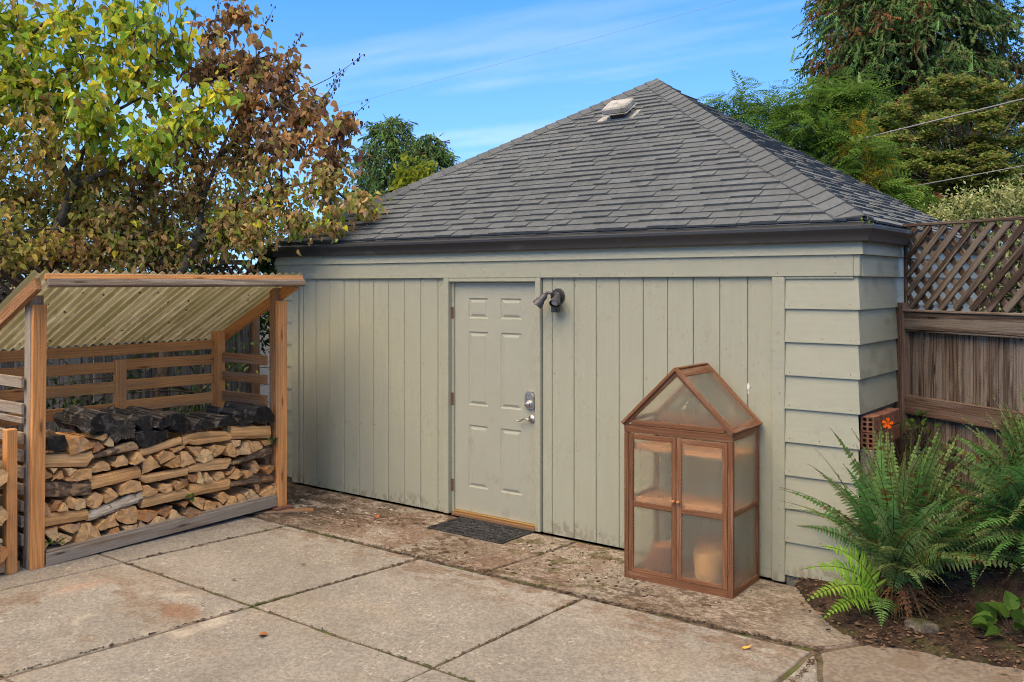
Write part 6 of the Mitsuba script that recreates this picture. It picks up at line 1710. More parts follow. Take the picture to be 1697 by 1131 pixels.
# copper tree between it and the garage
rB = np.random.default_rng(202)
TB = thing("tree", "tree with copper-brown leaves hanging over the left end of the garage gutter", "tree")
lm, tw = MB(), MB()
trunkB = np.array([(-6.75, -0.95, -0.05), (-6.66, -0.93, 1.1), (-6.52, -0.86, 2.1), (-6.35, -0.72, 2.5)])
lm.tube(trunkB, [0.075, 0.065, 0.055, 0.045], 9)
br_ = [[(-6.35, -0.72, 2.5), (-6.21, -0.61, 2.66), (-5.98, -0.44, 2.9), (-5.6, -0.25, 3.05), (-5.2, 0.0, 3.1)],
       [(-6.35, -0.72, 2.5), (-6.36, -0.66, 2.9), (-6.3, -0.5, 3.4), (-6.15, -0.3, 4.0), (-6.1, -0.15, 4.5)],
       [(-6.3, -0.5, 3.4), (-6.05, -0.25, 3.7), (-5.85, -0.08, 3.95), (-5.65, 0.05, 4.08)],
       [(-6.52, -0.86, 2.1), (-6.8, -1.0, 2.5), (-7.1, -1.15, 2.9), (-7.3, -1.2, 3.2)],
       [(-6.36, -0.66, 2.9), (-6.6, -0.6, 3.5), (-6.7, -0.4, 4.2), (-6.75, -0.3, 4.9)]]
for b_ in br_:
    lm.tube(b_, np.linspace(0.034, 0.006, len(b_)), 7)
BN = np.vstack([trunkB[2:]] + [np.array(b_)[1:] for b_ in br_])
pos, dirs, siz, col = leafy(TREE_B, 330, 0, 0.084, rB, tw, limb_from(BN, lm, rB, 0.015), droop=0.95, spread=0.7, ntw=13, twig_r=0.0052)
part(TB, "trunk", lm.ply("bark", smooth=True), "slender forked trunk and limbs")
sd = MB()
tipsB = [((-5.45, 0.1, 3.9), (-5.22, 0.28, 4.28)), ((-5.35, 0.15, 3.6), (-4.98, 0.36, 3.93)), ((-5.3, 0.15, 3.55), (-4.86, 0.40, 3.72)), ((-5.9, 0.05, 4.4), (-5.75, 0.15, 4.72)), ((-6.2, -0.1, 4.6), (-6.05, 0.0, 5.0)), ((-5.6, 0.1, 4.1), (-5.05, 0.35, 4.42)),
         ((-6.4, -0.2, 4.7), (-6.33, -0.12, 5.2)), ((-6.7, -0.3, 4.8), (-6.6, -0.25, 5.3)), ((-5.5, 0.1, 3.8), (-5.3, 0.2, 4.1)), ((-7.2, -1.2, 4.6), (-7.2, -1.15, 5.1)), ((-6.9, -0.9, 4.5), (-6.8, -0.8, 5.05))]
seed_sprays(sd, tipsB, rB)
part(TB, "seed_head", sd.ply("bark"), "dark dry seed heads on bare twig ends", "stuff")
part(TB, "twigs", tw.ply("bark"), None, "stuff")
leaf_parts(TB, pos, dirs, siz, col, rB, 300)


def bush(name, label, cat, clumps, per, size, bsdf, seed, trunk=None, leaf=None, droop=0.1, flat=1.0, ntw=10, spread=0.9, group=None, barkm="bark", rad=0.012, twig_r=0.003, level=None):
    r = np.random.default_rng(seed)
    k = thing(name, label, cat, group)
    lm, tw = MB(), MB()
    tr = np.array(trunk)
    lm.tube(tr, np.linspace(rad * 4, rad * 1.6, len(tr)), 7)
    pos, dirs, siz, col = leafy(clumps, per, 0, size, r, tw, limb_from(tr[1:], lm, r, rad), droop=droop, spread=spread, ntw=ntw, flat=flat, twig_r=twig_r, level=level)
    part(k, "trunk", lm.ply(barkm, smooth=True))
    part(k, "twigs", tw.ply(barkm), None, "stuff")
    v, f, c = scatter(leaf or small_leaf(), pos, dirs, siz, col, r, None, level)
    part(k, "foliage", colored(v, f, c, bsdf), None, "stuff")
    return k


# hedge and ivy behind the back fence, filling the gaps between the two trees
hedge = [((-8.6 - 0.5 * (i % 2), -7.0 + 0.75 * i, 1.5 + 0.35 * (i % 3)), 0.62, "d", 1.0) for i in range(13)] + [((-8.3, -6.6 + 0.8 * i, 2.75 + 0.3 * (i % 2)), 0.55, "l" if i % 3 else "o", 0.9) for i in range(11)]
bush("hedge", "dark green hedge behind the back fence", "hedge", hedge, 800, 0.115, "vert_leaf", 31, [(-8.6, -3, 0), (-8.6, -3, 0.6), (-8.6, -3, 1.2)], ntw=14)
sh1 = [((-6.62, -0.55, 0.9), 0.28, "l", 1), ((-6.55, -0.2, 1.2), 0.26, "l", 1), ((-6.7, -0.75, 1.35), 0.24, "l", .8), ((-6.35, -0.25, 0.75), 0.25, "l", .8), ((-6.75, -1.35, 1.1), 0.32, "d", 1), ((-6.8, -1.9, 1.0), 0.34, "d", 1), ((-6.7, -2.4, 1.15), 0.3, "d", 1), ((-6.65, -0.35, 1.62), 0.16, "l", .5)]
bush("shrub", "small glossy-leaved shrub between the woodshed and the back fence", "shrub", sh1, 130, 0.085, "vert_leaf", 32, [(-6.7, -0.6, 0), (-6.68, -0.55, 0.4), (-6.65, -0.5, 0.9)], ntw=9, droop=0.4)
iv = [((-6.10, -0.03, 2.25), 0.10, "d", 1), ((-6.12, 0.0, 2.05), 0.11, "d", 1), ((-6.05, -0.05, 2.38), 0.08, "d", .8), ((-6.14, 0.02, 1.85), 0.09, "l", .7), ((-6.2, -0.02, 2.4), 0.12, "d", 1)]
bush("ivy", "dark ivy climbing the left corner of the garage", "ivy", iv, 110, 0.065, "vert_leaf", 33, [(-6.10, 0.0, 0), (-6.10, 0.0, 1.0), (-6.11, 0.0, 2.0)], ntw=7, droop=0.6, rad=0.006, leaf=heart_leaf())


# ---- tree with feathery (pinnate) leaves behind the roof
def pinnate_leaf(nl=8):
    P, F, k = [], [], 0
    for i in range(nl):
        y = 0.14 + 0.86 * i / nl
        ln = 0.20 * math.sin(math.pi * (0.16 + 0.8 * (i + 0.5) / nl)) + 0.05
        for s in (-1, 1):
            b = np.array([0, y, -0.22 * y * y])
            t = b + np.array([s * ln, ln * 0.55, -0.03])
            n = np.array([0.0, 0.028, 0.0])
            P += [b, (b + t) / 2 - n * 1.1 + [0, 0, 0.012], t, (b + t) / 2 + n * 1.3]
            F += [(k, k + 1, k + 2), (k, k + 2, k + 3)]
            k += 4
    P += [np.array([0.006, 0, 0]), np.array([-0.006, 0, 0]), np.array([0, 1.0, -0.22])]
    F += [(k, k + 2, k + 1)]
    return np.array(P), np.array(F)


bush("tree", "feathery green tree with yellowing leaves rising behind the right slope of the garage roof", "tree", SUMAC, 250, 0.40, "vert_leaf", 41, [(-2.4, 6.4, 0), (-2.4, 6.4, 1.5), (-2.5, 6.3, 2.8), (-2.6, 6.3, 3.6)], leaf=pinnate_leaf(), droop=0.0, ntw=14, spread=0.28, rad=0.02, level=0.4)
YW = [((-1.95, 6.3, 4.27), 0.14, "g", .6), ((-1.75, 6.2, 3.65), 0.20, "g", .7), ((-1.72, 6.15, 3.42), 0.2, "g", .7), ((-1.98, 6.1, 3.9), 0.16, "g", .6), ((-1.60, 5.2, 3.06), 0.14, "g", .5), ((-1.12, 5.15, 2.80), 0.10, "g", .4)]
PAL["g2"] = [(0.52, 0.36, 0.035), (0.46, 0.38, 0.05), (0.55, 0.29, 0.03)]
YW = [(c, r_, "g2", d_) for c, r_, _, d_ in YW]
bush("shrub", "young sumac with bright golden-yellow leaves against the roof edge", "shrub", YW, 46, 0.26, "vert_leaf", 42, [(-1.7, 6.0, 0), (-1.7, 6.0, 1.5), (-1.7, 6.0, 2.7)], leaf=pinnate_leaf(), droop=0.15, ntw=8, spread=0.3, rad=0.01)

# ---- layered maple, variegated shrub, far trees
mp = []
rm = np.random.default_rng(55)
for c, rad, kind, dens in MAPLE:
    for _ in range(7):
        o_ = rm.normal(0, 1, 3)
        o_ = o_ / np.linalg.norm(o_) * rad * rm.uniform(0.4, 1.0)
        mp.append((tuple(np.array(c) + o_ * [1, 1, 0.8]), rad * rm.uniform(0.40, 0.60), "j", 1.0))
bush("maple", "rounded maple with layered green and rust-tinged foliage in front of the big cedar", "tree", mp, 330, 0.085, "vert_leaf", 51, [(-2.7, 16.0, 0), (-2.7, 16.0, 1.8), (-2.75, 15.9, 3.0), (-2.7, 15.8, 3.9)], droop=-0.05, flat=0.25, ntw=6, spread=1.1, rad=0.03, level=0.25, leaf=(np.array([(0, 0, 0), (-0.42, 0.5, 0.05), (0, 1, -0.1), (0.42, 0.5, 0.05), (-.5, 0.05, 0), (.5, 0.05, 0)]), np.array([(0, 2, 1), (0, 3, 2), (0, 1, 4), (0, 5, 3)])))
bush("shrub", "pale cream-variegated shrub showing above and through the lattice", "shrub", VARI, 620, 0.062, "vert_leaf", 52, [(-0.3, 6.0, 0), (-0.3, 6.0, 0.7), (-0.3, 5.95, 1.4)], droop=-0.2, ntw=16, spread=1.1)
und = [((-0.2 + 0.9 * i, 7.4 + 0.5 * (i % 2), 1.0 + 0.5 * (i % 3)), 0.7, "l" if i % 2 else "d", 1) for i in range(-1, 5)] + [((0.9 + 0.5 * i, 5.0 + 0.3 * i, 1.6 + 0.3 * (i % 2)), 0.5, "l", 1) for i in range(4)]
bush("shrub", "dark green shrubs behind the variegated one, seen through the lattice", "shrub", und, 420, 0.10, "vert_leaf", 53, [(0.5, 7.5, 0), (0.5, 7.5, 0.4), (0.5, 7.5, 0.9)], ntw=12)
bush("shrub", "yellow-green broad-leaved bush rising over the left roof slope", "shrub", YS, 190, 0.11, "vert_leaf", 54, [(-8.5, 4.8, 0), (-8.5, 4.75, 1.6), (-8.48, 4.75, 3.0)], leaf=heart_leaf(), droop=0.7, ntw=9)


def spray(nl=7):
    """A flat drooping spray of scale foliage."""
    P, F, k = [], [], 0
    for i in range(nl):
        y = i / nl
        w = 0.26 * (1 - y) ** 0.6 * (0.6 + 0.4 * math.sin(i * 2.3))
        for s in (-1, 1):
            P += [(0, y, -0.05 * y), (s * w, y + 0.24, -0.06 - 0.12 * y), (0, y + 0.17, -0.05 * y)]
            F += [(k, k + 1, k + 2) if s > 0 else (k, k + 2, k + 1)]
            k += 3
    return np.array(P), np.array(F)


def cedar(name, label, base, height, radius, n, size, seed, z0=1.5, kinds=("c", "r"), red=0.12, shape=0.8, group=None, holes=0.42):
    """A conifer: tiers of drooping boughs, each hung with sprays; noise opens gaps between the boughs."""
    r = np.random.default_rng(seed)
    k = thing(name, label, "tree", group)
    base = np.array(base, float)
    tr = MB()
    tr.tube([base + [0, 0, -0.1], base + [0, 0, height * 0.5], base + [0.1, 0, height]], [height * 0.022, height * 0.014, 0.03], 9)
    pos, dirs, siz, col, bw = [], [], [], [], MB()
    nb_ = n // 26
    for i in range(nb_):
        z = z0 + (height - z0) * (1 - (1 - r.random()) ** 0.75)
        tt = (z - z0) / (height - z0)
        R = radius * (1 - tt) ** shape * r.uniform(0.72, 1.08) + 0.15
        az = r.uniform(0, 2 * math.pi)
        q = base + [R * math.cos(az), R * math.sin(az), z - 0.18 * R]
        p = base + [0, 0, z + 0.12 * R]
        path = curve(p, q, 0.10, r, 6, 0.03)
        bw.tube(path, np.linspace(0.022, 0.006, 6), 4, cap=False)
        m = 26
        t = r.uniform(0.25, 1.0, m) ** 0.7
        a = np.stack([np.interp(t, np.linspace(0, 1, 6), path[:, j]) for j in range(3)], 1) + r.normal(0, size * 0.36, (m, 3)) * [1, 1, 0.5]
        ok = meshkit.noise(a * 1.7 / max(size * 2.2, 0.3)) > holes - 0.2
        a = a[ok]
        m = len(a)
        d = r.normal(0, 0.45, (m, 3)) + np.array([math.cos(az), math.sin(az), 0]) * 0.5
        d[:, 2] -= 0.62
        pos.append(a)
        dirs.append(d)
        siz.append(size * r.uniform(0.55, 1.2, m))
        is_red = r.random() < red
        col.append(pal(kinds[1] if is_red else kinds[0], m, r, 0.2))
    part(k, "trunk", tr.ply("cedar_bark", smooth=True))
    part(k, "bough", bw.ply("cedar_bark"), None, "stuff")
    v, f, c = scatter(spray(), np.vstack(pos), np.vstack(dirs), np.concatenate(siz), np.vstack(col), r)
    part(k, "foliage", colored(v, f, c, "needle_leaf"), None, "stuff")
    return k


cedar("cedar", "large cedar with drooping rust-flecked foliage rising behind the maple at the right", (-5.01, 21.3, 0), 24.0, 3.35, 38000, 0.40, 61, z0=4.0, shape=0.6, holes=0.34)
cedar("cedar", "dark cedar cut off by the right edge of the picture", (-0.75, 23.4, 0), 14.0, 2.9, 5200, 0.48, 62, z0=2.5, kinds=("d", "r"), red=0.05)
cedar("conifer", "narrow dark conifer beyond the garage, nearest the copper tree", (-19.6, 15.2, 0), 7.45, 2.2, 15000, 0.27, 63, z0=0.5, red=0.03, shape=0.42, holes=0.36)
cedar("conifer", "shorter conifer with a pointed top beyond the left roof slope", (-17.9, 15.2, 0), 6.75, 2.0, 12000, 0.26, 64, z0=0.5, red=0.03, shape=0.55, holes=0.36)
bg = [((-16 + 2.1 * i, 27.0 + (i % 3), 2.2 + 1.1 * (i % 2)), 2.0, "d" if i % 2 else "c", 1) for i in range(13)]
bush("hedge", "dark line of shrubs behind the maple and the cedars", "hedge", bg, 700, 0.34, "vert_leaf", 65, [(-5, 27, 0), (-5, 27, 0.8), (-5, 27, 1.5)], ntw=12, rad=0.03)
bg2 = [((-1.9 + 1.3 * i, 18.6 + 0.4 * (i % 2), 1.6 + 1.5 * (i % 2)), 1.1, "d", 1) for i in range(-2, 4)]
bush("shrub", "dark evergreen shrub under the maple crown", "shrub", bg2, 900, 0.18, "vert_leaf", 66, [(-1.5, 18.6, 0), (-1.5, 18.6, 0.8), (-1.5, 18.6, 1.5)], ntw=12)

# ---- overhead wires
for (a_, b_, rad_, lab) in [((-9.0, 12.53, 4.13), (6.0, 8.21, 5.60), 0.013, "upper grey overhead cable crossing the maple"), ((-9.0, 15.6, 3.53), (6.0, 6.13, 4.25), 0.010, "lower grey overhead cable crossing the maple"), ((-60, -3.4, -1.0), (40, 73.7, 33.0), 0.005, "thin distant wire high in the sky over the roof")]:
    t_ = np.linspace(0, 1, 24)[:, None]
    pts = np.array(a_) * (1 - t_) + np.array(b_) * t_
    if lab.startswith("thin"):
        pts = pts[5:]
    solo("overhead_cable", MB().tube(pts, rad_, 6).ply("cable", smooth=True), lab, "cable")


# ------------------------------------------------------------------ ferns
def frond(base, tip, r, width, n=34, arch=0.30, cols=None, curl=0.0, brown=0.0, face=None):
    """One arching frond: a stalk with paired narrow leaflets. Returns vertices, faces, colours."""
    base, tip = np.asarray(base, float), np.asarray(tip, float)
    L = np.linalg.norm(tip - base)
    flat = (tip - base) * [1, 1, 0]
    ctrl = base + (tip - base) * 0.42 + np.array([0, 0, 1.0]) * L * arch - flat * 0.10
    t = np.linspace(0, 1, n + 1)[:, None]
    C_ = (1 - t) ** 2 * base + 2 * t * (1 - t) * ctrl + t ** 2 * tip
    tan = np.gradient(C_, axis=0)
    tan /= np.linalg.norm(tan, axis=1, keepdims=True)
    side = np.cross(tan, [0, 0, 1.0])
    side /= np.maximum(np.linalg.norm(side, axis=1, keepdims=True), 1e-6)
    roll = r.normal(0, 0.6)
    upv = np.cross(side, tan)
    s2 = side * math.cos(roll) + upv * math.sin(roll)
    if face is not None:
        s2 = np.cross(tan, np.asarray(face, float) + 0.0 * tan)
        s2 /= np.linalg.norm(s2, axis=1, keepdims=True)
    u2 = np.cross(s2, tan)
    V, F, CC, k = [], [], [], 0
    green = np.array(cols[int(r.integers(0, len(cols)))]) * r.uniform(0.8, 1.25)
    for i in range(2, n + 1):
        q = i / n
        w = width * (math.sin(math.pi * min(1, 0.10 + 0.92 * q) ** 0.8) ** 0.7 * (1.0 if q < 0.55 else 1 - 0.75 * (q - 0.55) / 0.45))
        hw_ = L / n * 0.42
        dead = r.random() < brown
        if r.random() < 0.03 + 0.08 * brown:
            continue
        for s in (-1, 1):
            d = s * s2[i] + tan[i] * 0.32 + u2[i] * r.normal(0.10, 0.16) + np.array([0, 0, -0.14])
            d /= np.linalg.norm(d)
            ww = w * r.uniform(0.86, 1.08) * (1 - 0.35 * dead)
            b = C_[i]
            m1 = b + d * ww * 0.45 + u2[i] * 0.08 * ww
            e = b + d * ww + np.array([0, 0, -0.12 * ww])
            V += [b - tan[i] * hw_, b + tan[i] * hw_, m1 + tan[i] * hw_ * 1.0, m1 - tan[i] * hw_ * 0.9, e]
            F += [(k, k + 3, k + 2), (k, k + 2, k + 1), (k + 3, k + 4, k + 2)]
            c = (np.array([0.17, 0.105, 0.04]) if dead else green) * r.uniform(0.8, 1.2)
            CC += [c] * 5
            k += 5
    st = MB().tube(C_, np.linspace(0.0042, 0.0012, n + 1), 4, cap=False)
    v, f, _ = st.mesh()
    V = np.vstack([np.array(V), v])
    F = np.vstack([np.array(F), f + k])
    CC = np.vstack([np.array(CC), np.tile([0.115, 0.085, 0.032], (len(v), 1))])
    return V, F, CC


FG = [(0.091, 0.235, 0.062), (0.118, 0.282, 0.074), (0.161, 0.31, 0.092), (0.206, 0.338, 0.114), (0.125, 0.263, 0.087)]
FYG = [(0.229, 0.429, 0.051), (0.272, 0.472, 0.064), (0.2, 0.386, 0.043)]
FOL = [(0.211, 0.285, 0.103), (0.246, 0.315, 0.124), (0.169, 0.249, 0.082), (0.14, 0.234, 0.073)]
rf1 = np.random.default_rng(71)
FN = thing("fern", "big sword fern with a brown dead skirt at the garage corner", "fern")
fb = np.array([0.30, -0.20, 0.20])
for i, tp in enumerate(F1D):
    dead = 0.30 if i == 0 else (0.10 if rf1.random() < 0.4 else 0.02)
    v, f, c = frond(fb + rf1.normal(0, 0.035, 3) * [1, 1, 0.6], tp, rf1, 0.085 if i else 0.062, 40, 0.22 if tp[2] > 0.5 else 0.34, FOL if i in (0, 1, 2, 3, 4, 6, 8) else FG, 0, dead)
    part(FN, "frond", colored(v, f, c))
for i in range(96):
    az = rf1.uniform(0, 2 * math.pi) if i % 2 else rf1.uniform(-1.5, 1.7)
    R = rf1.uniform(0.35, 0.85)
    tp = fb + [R * math.cos(az), R * math.sin(az) * 0.9, rf1.uniform(0.25, 0.80) * (1.1 - 0.5 * R)]
    if tp[1] > 0.02 and tp[0] < 0.16:
        tp[0] = 0.16 + abs(rf1.normal(0, 0.1))
    v, f, c = frond(fb + rf1.normal(0, 0.04, 3) * [1, 1, 0.6], tp, rf1, 0.080, 36, 0.30, FG if rf1.random() < 0.6 else FOL, 0, 0.06)
    part(FN, "frond", colored(v, f, c))
for i in range(80):
    az = rf1.uniform(-2.2, 2.4) if i < 50 else rf1.uniform(-0.9, 1.3)
    R = rf1.uniform(0.10, 0.50) if i < 50 else rf1.uniform(0.25, 0.62)
    tp = fb + [R * math.cos(az), R * math.sin(az) * 0.8, rf1.uniform(0.52, 1.02) - 0.25 * max(0, R - 0.35)]
    tp[0] = max(tp[0], 0.02) if tp[1] < -0.1 else max(tp[0], 0.14)
    v, f, c = frond(fb + rf1.normal(0, 0.05, 3) * [1, 1, 0.6], tp, rf1, 0.078, 36, 0.16, FG if rf1.random() < 0.5 else FOL, 0, 0.05)
    part(FN, "frond", colored(v, f, c))
for i, tp in enumerate(F1L):
    v, f, c = frond(fb + [-0.05, -0.12, -0.08], tp, rf1, 0.105, 27, 0.30, FYG if i < 4 else FG, 0, 0.0, (0.25, -0.62, 0.74))
    part(FN, "frond", colored(v, f, c), "bright yellow-green young frond" if i < 4 else None)
# dead skirt
V, F, C_, k = [], [], [], 0
for i in range(230):
    az = rf1.uniform(0, 2 * math.pi)
    R = rf1.uniform(0.08, 0.34)
    p = fb + [0.09 * math.cos(az), 0.09 * math.sin(az), rf1.uniform(-0.10, 0.05)]
    q = fb + [R * math.cos(az), R * math.sin(az), rf1.uniform(-0.20, -0.04)]
    v, f, c = frond(p, q, rf1, 0.026, 10, rf1.uniform(-0.1, 0.45), [(0.115, 0.050, 0.026), (0.085, 0.036, 0.020), (0.16, 0.080, 0.042), (0.055, 0.026, 0.016)], 0, 0.0)
    V.append(v)
    F.append(f + k)
    C_.append(c)
    k += len(v)
part(FN, "dead_frond", colored(np.vstack(V), np.vstack(F), np.vstack(C_), "litter"), "brown shrivelled fronds round the crown", "stuff")
F2K = thing("fern", "second sword fern at the right edge, in front of the brown fence", "fern")
fb2 = np.array([1.05, -0.00, 0.56])
for i, tp in enumerate(F2):
    v, f, c = frond(fb2 + rf1.normal(0, 0.04, 3), tp, rf1, 0.095, 42, 0.26, FG + FOL[:2], 0, 0.16 if i in (0, 3, 9) else 0.02)
    part(F2K, "frond", colored(v, f, c))
for i in range(90):
    az = rf1.uniform(0, 2 * math.pi)
    R = rf1.uniform(0.25, 0.75)
    tp = fb2 + [R * math.cos(az), min(R * math.sin(az), 0.12), rf1.uniform(-0.2, 0.55)]
    v, f, c = frond(fb2 + rf1.normal(0, 0.04, 3), tp, rf1, 0.085, 36, 0.34, FG, 0, 0.06)
    part(F2K, "frond", colored(v, f, c))

for i in range(46):
    az = rf1.uniform(1.6, 4.9)
    R = rf1.uniform(0.12, 0.50)
    tp = fb2 + [R * math.cos(az), min(R * math.sin(az), 0.08), rf1.uniform(0.35, 0.86) - 0.3 * max(0, R - 0.3)]
    v, f, c = frond(fb2 + rf1.normal(0, 0.05, 3), tp, rf1, 0.092, 40, 0.20, FG + FOL[2:], 0, 0.08)
    part(F2K, "frond", colored(v, f, c))
for tp in [(0.10, -0.02, 1.20), (0.06, -0.10, 1.12), (0.15, -0.03, 1.14), (0.11, -0.08, 1.03), (0.19, 0.0, 1.20), (0.04, -0.16, 1.04), (0.21, -0.05, 1.08)]:
    v, f, c = frond(fb + rf1.normal(0, 0.04, 3) * [1, 1, 0.5], tp, rf1, 0.072, 40, 0.12, FOL, 0, 0.1)
    part(FN, "frond", colored(v, f, c))
F3K = thing("fern", "low fern filling the bed between the two big sword ferns", "fern")
for i in range(46):
    fb3 = np.array([0.60, 0.14, 0.34]) + rf1.normal(0, 0.05, 3)
    az = rf1.uniform(0, 2 * math.pi)
    R = rf1.uniform(0.28, 0.55)
    v, f, c = frond(fb3, fb3 + [R * math.cos(az), min(R * math.sin(az), 0.22), rf1.uniform(-0.12, 0.42)], rf1, 0.075, 32, 0.34, FG + FOL[2:], 0, 0.08)
    part(F3K, "frond", colored(v, f, c))

# ------------------------------------------------------------------ small plants and litter
rw = np.random.default_rng(91)


def weed(name, label, cat, c, rad, n, size, kind, seed, leaf=None, droop=0.0, up=0.5):
    r = np.random.default_rng(seed)
    k = thing(name, label, cat)
    tw, pos, dirs = MB(), [], []
    c = np.array(c, float)
    for i in range(n):
        e = r.normal(0, 1, 3)
        e[2] = abs(e[2]) * up + 0.25
        e /= np.linalg.norm(e)
        q = c + e * rad * r.uniform(0.4, 1.0)
        tw.tube(curve(c, q, 0.08, r, 5), np.linspace(0.003, 0.0012, 5), 4, cap=False)
        pos.append(q)
        dirs.append(e + r.normal(0, 0.5, 3) - [0, 0, droop])
    v, f, co = scatter(leaf or heart_leaf(), np.array(pos), np.array(dirs), size * r.uniform(0.6, 1.15, n), pal(kind, n, r), r)
    part(k, "stem", tw.ply("bark"), None, "stuff")
    part(k, "leaf", colored(v, f, co), None, "stuff")
    return k


PAL["w"] = [(0.10, 0.19, 0.035), (0.13, 0.23, 0.045), (0.08, 0.15, 0.03)]
weed("weed", "broad-leaved green weed at the bottom right corner", "weed", (0.96, -0.30, 0.06), 0.17, 26, 0.115, "w", 1, up=0.9)
weed("weed", "small round-leaved weed beside the mossy boulder", "weed", (0.68, 0.10, 0.10), 0.09, 16, 0.04, "l", 2)
weed("weed", "leafy green weed at the foot of the fence post", "weed", (0.20, 0.74, 0.93), 0.24, 40, 0.05, "w", 3, up=1.6)
weed("weed", "grey-green weed at the fence foot between the two ferns", "weed", (0.42, 0.55, 0.80), 0.22, 46, 0.045, "l", 4, up=1.3)
weed("nasturtium", "low dark foliage under the orange flower beside the bricks", "plant", (0.26, 0.36, 0.52), 0.30, 60, 0.05, "l", 5, up=1.5)
weed("weed", "tuft of green growing on the woodshed floor beside the front left post", "weed", (-4.935, -2.86, 0.14), 0.06, 14, 0.045, "w", 6, up=0.5)
weed("weed", "green sprig caught among the logs low in the middle of the stack", "weed", (-4.93, -1.72, 0.27), 0.045, 8, 0.04, "w", 8)
weed("weed", "dark green sprig between the logs and the right post", "weed", (-4.93, -0.90, 0.62), 0.05, 12, 0.04, "l", 9, droop=0.6)
weed("weed", "tiny yellow plant sprouting from the gutter corner", "weed", (0.09, -0.09, 2.44), 0.055, 12, 0.03, "g", 7, leaf=small_leaf(), up=1.5)
fo = thing("nasturtium", "bright orange flower beside the holed bricks", "flower")
fc_ = np.array([0.160, 0.120, 1.150])
part(fo, "stem", MB().tube(curve(fc_ + [0.10, 0.2, -0.55], fc_, 0.05, rw, 8), 0.003, 5).ply("bark"))
toC = norm(CAM - fc_ + [-2.0, 0.0, 0.6])
px_ = norm(np.cross(toC, [0, 0, 1]))
py_ = np.cross(px_, toC)
for i in range(5):
    a = i * 2 * math.pi / 5 + 0.35
    d = px_ * math.cos(a) + py_ * math.sin(a)
    e = np.cross(toC, d)
    V = [fc_, fc_ + d * 0.014 + e * 0.006 + toC * 0.004, fc_ + d * 0.030 + e * 0.014 + toC * 0.010, fc_ + d * 0.039 + toC * 0.004, fc_ + d * 0.030 - e * 0.014 + toC * 0.010, fc_ + d * 0.018 - e * 0.006 + toC * 0.004]
    part(fo, "petal", mikit.ply((np.array(V), np.array([(0, 1, 2), (0, 2, 3), (0, 3, 4), (0, 4, 5)])), "petal"))
for x, y, c, s, lab in [(-0.245, -1.27, (0.60, 0.34, 0.06), 0.055, "single yellow leaf lying on the slab right of the cabinet"), (-2.58, -2.78, (0.27, 0.10, 0.035), 0.07, "brown curled leaf on the near slab at the left"), (-4.03, -0.48, (0.42, 0.13, 0.05), 0.06, "orange leaf on the dirty strip near the woodshed"),
                        (-3.30, -2.72, (0.13, 0.09, 0.06), 0.035, "small dark leaf on the stained slab"), (-3.55, -2.28, (0.12, 0.08, 0.05), 0.035, "dark leaf beside the joint at the left"), (-3.45, -1.75, (0.16, 0.13, 0.07), 0.04, "olive leaf on the slab in front of the woodshed")]:
    r_ = np.random.default_rng(int(abs(x * 1000)))
    v, f, co = scatter(heart_leaf(), np.array([[x, y, 0.012]]), np.array([[r_.normal(), r_.normal(), 0.05]]), np.array([s]), np.array([c]), r_, np.array([[0, 0, -1.0]]))
    v[:, 2] = np.maximum(v[:, 2], 0.003)
    solo("fallen_leaf", colored(v, f, co, "litter"), lab, "leaf")
# crumbs of soil, bark and moss: scattered in the bed, along the joints and on the strip
V, F, C_ = [], [], []


def crumbs(xy, z, s, cols, r):
    n = len(xy)
    T_ = np.array([(1, 0, 0), (-1, 0.2, 0), (0, 1, 0.1), (0, -1, 0), (0, 0, 0.8), (0.1, 0, -0.3)], float)
    TF = np.array([(0, 2, 4), (2, 1, 4), (1, 3, 4), (3, 0, 4)])
    ang = r.uniform(0, 6.28, n)
    el = r.uniform(0.5, 2.6, n)
    R = np.stack([np.stack([np.cos(ang), -np.sin(ang)], 1), np.stack([np.sin(ang), np.cos(ang)], 1)], 1)
    P = T_[None] * np.stack([s * el, s, s * 0.7], 1)[:, None]
    P = np.concatenate([np.einsum("nij,nkj->nki", R, P[..., :2]), P[..., 2:]], -1)
    P = P + np.column_stack([xy, z])[:, None]
    return P.reshape(-1, 3), (TF[None] + 6 * np.arange(n)[:, None, None]).reshape(-1, 3), np.repeat(cols, 6, 0)


rc = np.random.default_rng(17)
n = 5200
xy = np.column_stack([rc.uniform(-0.45, 1.7, n), rc.uniform(-0.8, 1.0, n)])
ey = np.interp(xy[:, 0], [-0.45, -0.30, -0.02, 0.18, 0.30, 0.50, 0.80, 1.10, 1.7], [0.05, -0.20, -0.54, -0.74, -0.80, -0.72, -0.70, -0.62, -0.58])
ok = (xy[:, 1] > ey - rc.exponential(0.07, n)) & ((xy[:, 0] > 0.02) | (xy[:, 1] < -0.04))
xy = xy[ok]
cc = np.array([(0.035, 0.022, 0.016), (0.085, 0.050, 0.034), (0.14, 0.085, 0.055), (0.20, 0.12, 0.075), (0.022, 0.016, 0.012)])
v, f, c = crumbs(xy, soil_z(xy[:, 0], xy[:, 1]) + 0.006, rc.gamma(2.2, 0.0027, len(xy)), cc[rc.integers(0, 5, len(xy))], rc)
scene["mulch"] = colored(v, f, c, "litter")
labels["mulch"] = {"label": "bark crumbs and dry litter on the soil of the bed", "category": "mulch", "kind": "stuff"}
P_ = []
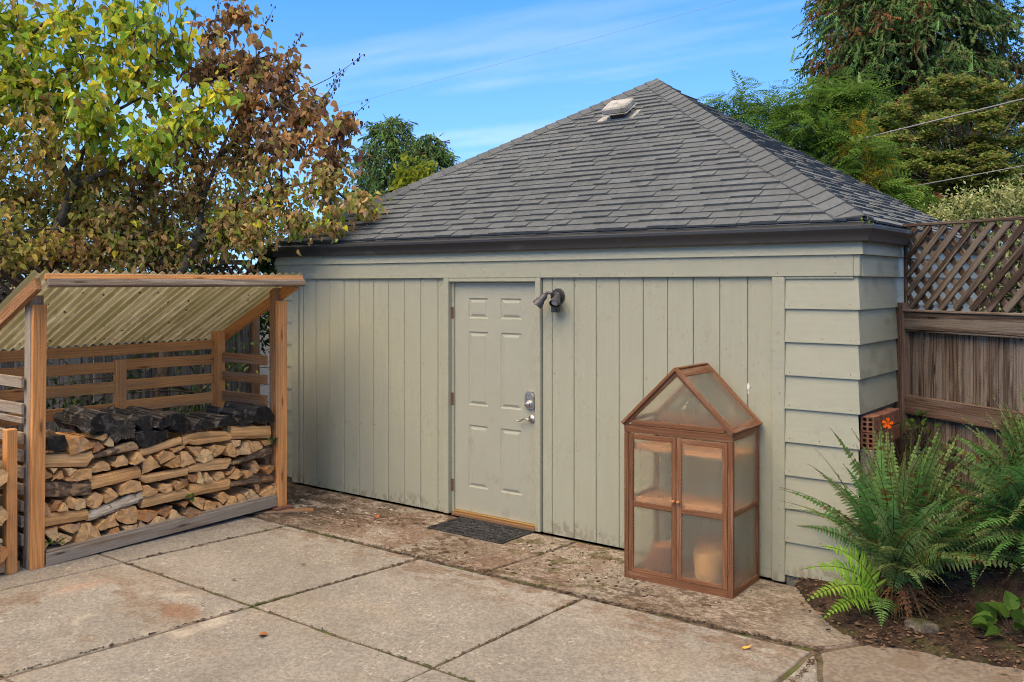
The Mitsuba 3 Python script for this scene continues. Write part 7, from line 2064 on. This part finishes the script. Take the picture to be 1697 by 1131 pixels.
for (x0, y0), (x1, y1), m, w in [((-4.45, -1.11), (-2.29, -1.09), 1500, 0.018), ((-2.29, -1.095), (-0.46, -1.035), 1500, 0.020), ((-0.46, -1.035), (0.12, -1.0), 500, 0.022), ((-4.57, -2.525), (0.1, -2.525), 900, 0.008), ((-2.90, -1.12), (-3.03, -2.5), 700, 0.011), ((-1.43, -1.1), (-1.47, -2.5), 500, 0.011), ((-4.44, -1.12), (-4.57, -2.5), 500, 0.012), ((-2.2, -0.05), (-2.29, -1.08), 220, 0.012), ((0.115, -1.05), (0.165, -1.8), 350, 0.012), ((-3.05, -2.6), (-3.2, -4.0), 300, 0.007), ((-5.5, -0.03), (-0.5, -0.03), 900, 0.016)]:
    m = int(m * 0.55)
    w *= 0.7
    t_ = rc.random(m)
    P_.append(np.column_stack([x0 + (x1 - x0) * t_ + rc.normal(0, w, m), y0 + (y1 - y0) * t_ + rc.normal(0, w, m)]))
xy = np.vstack(P_)
xy = xy[xy[:, 1] < -0.004]
mcol = np.array([(0.030, 0.022, 0.015), (0.060, 0.042, 0.028), (0.052, 0.054, 0.018), (0.072, 0.076, 0.024), (0.10, 0.07, 0.045)])
clu = meshkit.noise(np.column_stack([xy * 3.0, 0 * xy[:, 0]]))
pick = np.where(clu > 0.66, rc.integers(2, 4, len(xy)), rc.choice([0, 1, 1, 4], len(xy)))
v, f, c = crumbs(xy, np.full(len(xy), 0.001), rc.gamma(2.0, 0.0018, len(xy)), mcol[pick], rc)
scene["joint_litter"] = colored(v, f, c, "litter")
labels["joint_litter"] = {"label": "moss and dirt crumbs along the patio joints", "category": "moss", "kind": "stuff"}
n = 2600
xy = np.column_stack([rc.uniform(-5.4, -0.6, n), rc.uniform(-1.08, -0.03, n)])
ok = meshkit.fbm(np.column_stack([xy * [2.2, 3.0], 0 * xy[:, 0]]), 3) > 0.50
xy = xy[ok]
xy = xy[~((xy[:, 0] > -3.43) & (xy[:, 0] < -2.61) & (xy[:, 1] > -0.48))]
xy = xy[~((xy[:, 0] > -1.47) & (xy[:, 0] < -0.62) & (xy[:, 1] > -0.56))]
v, f, c = crumbs(xy, np.full(len(xy), 0.0045), rc.gamma(2.0, 0.0024, len(xy)), np.array([(0.05, 0.034, 0.024), (0.09, 0.06, 0.04), (0.42, 0.35, 0.29), (0.03, 0.022, 0.016)])[rc.integers(0, 4, len(xy))], rc)
scene["strip_litter"] = colored(v, f, c, "litter")
labels["strip_litter"] = {"label": "crumbled dirt and chips on the strip along the wall", "category": "dirt", "kind": "stuff"}
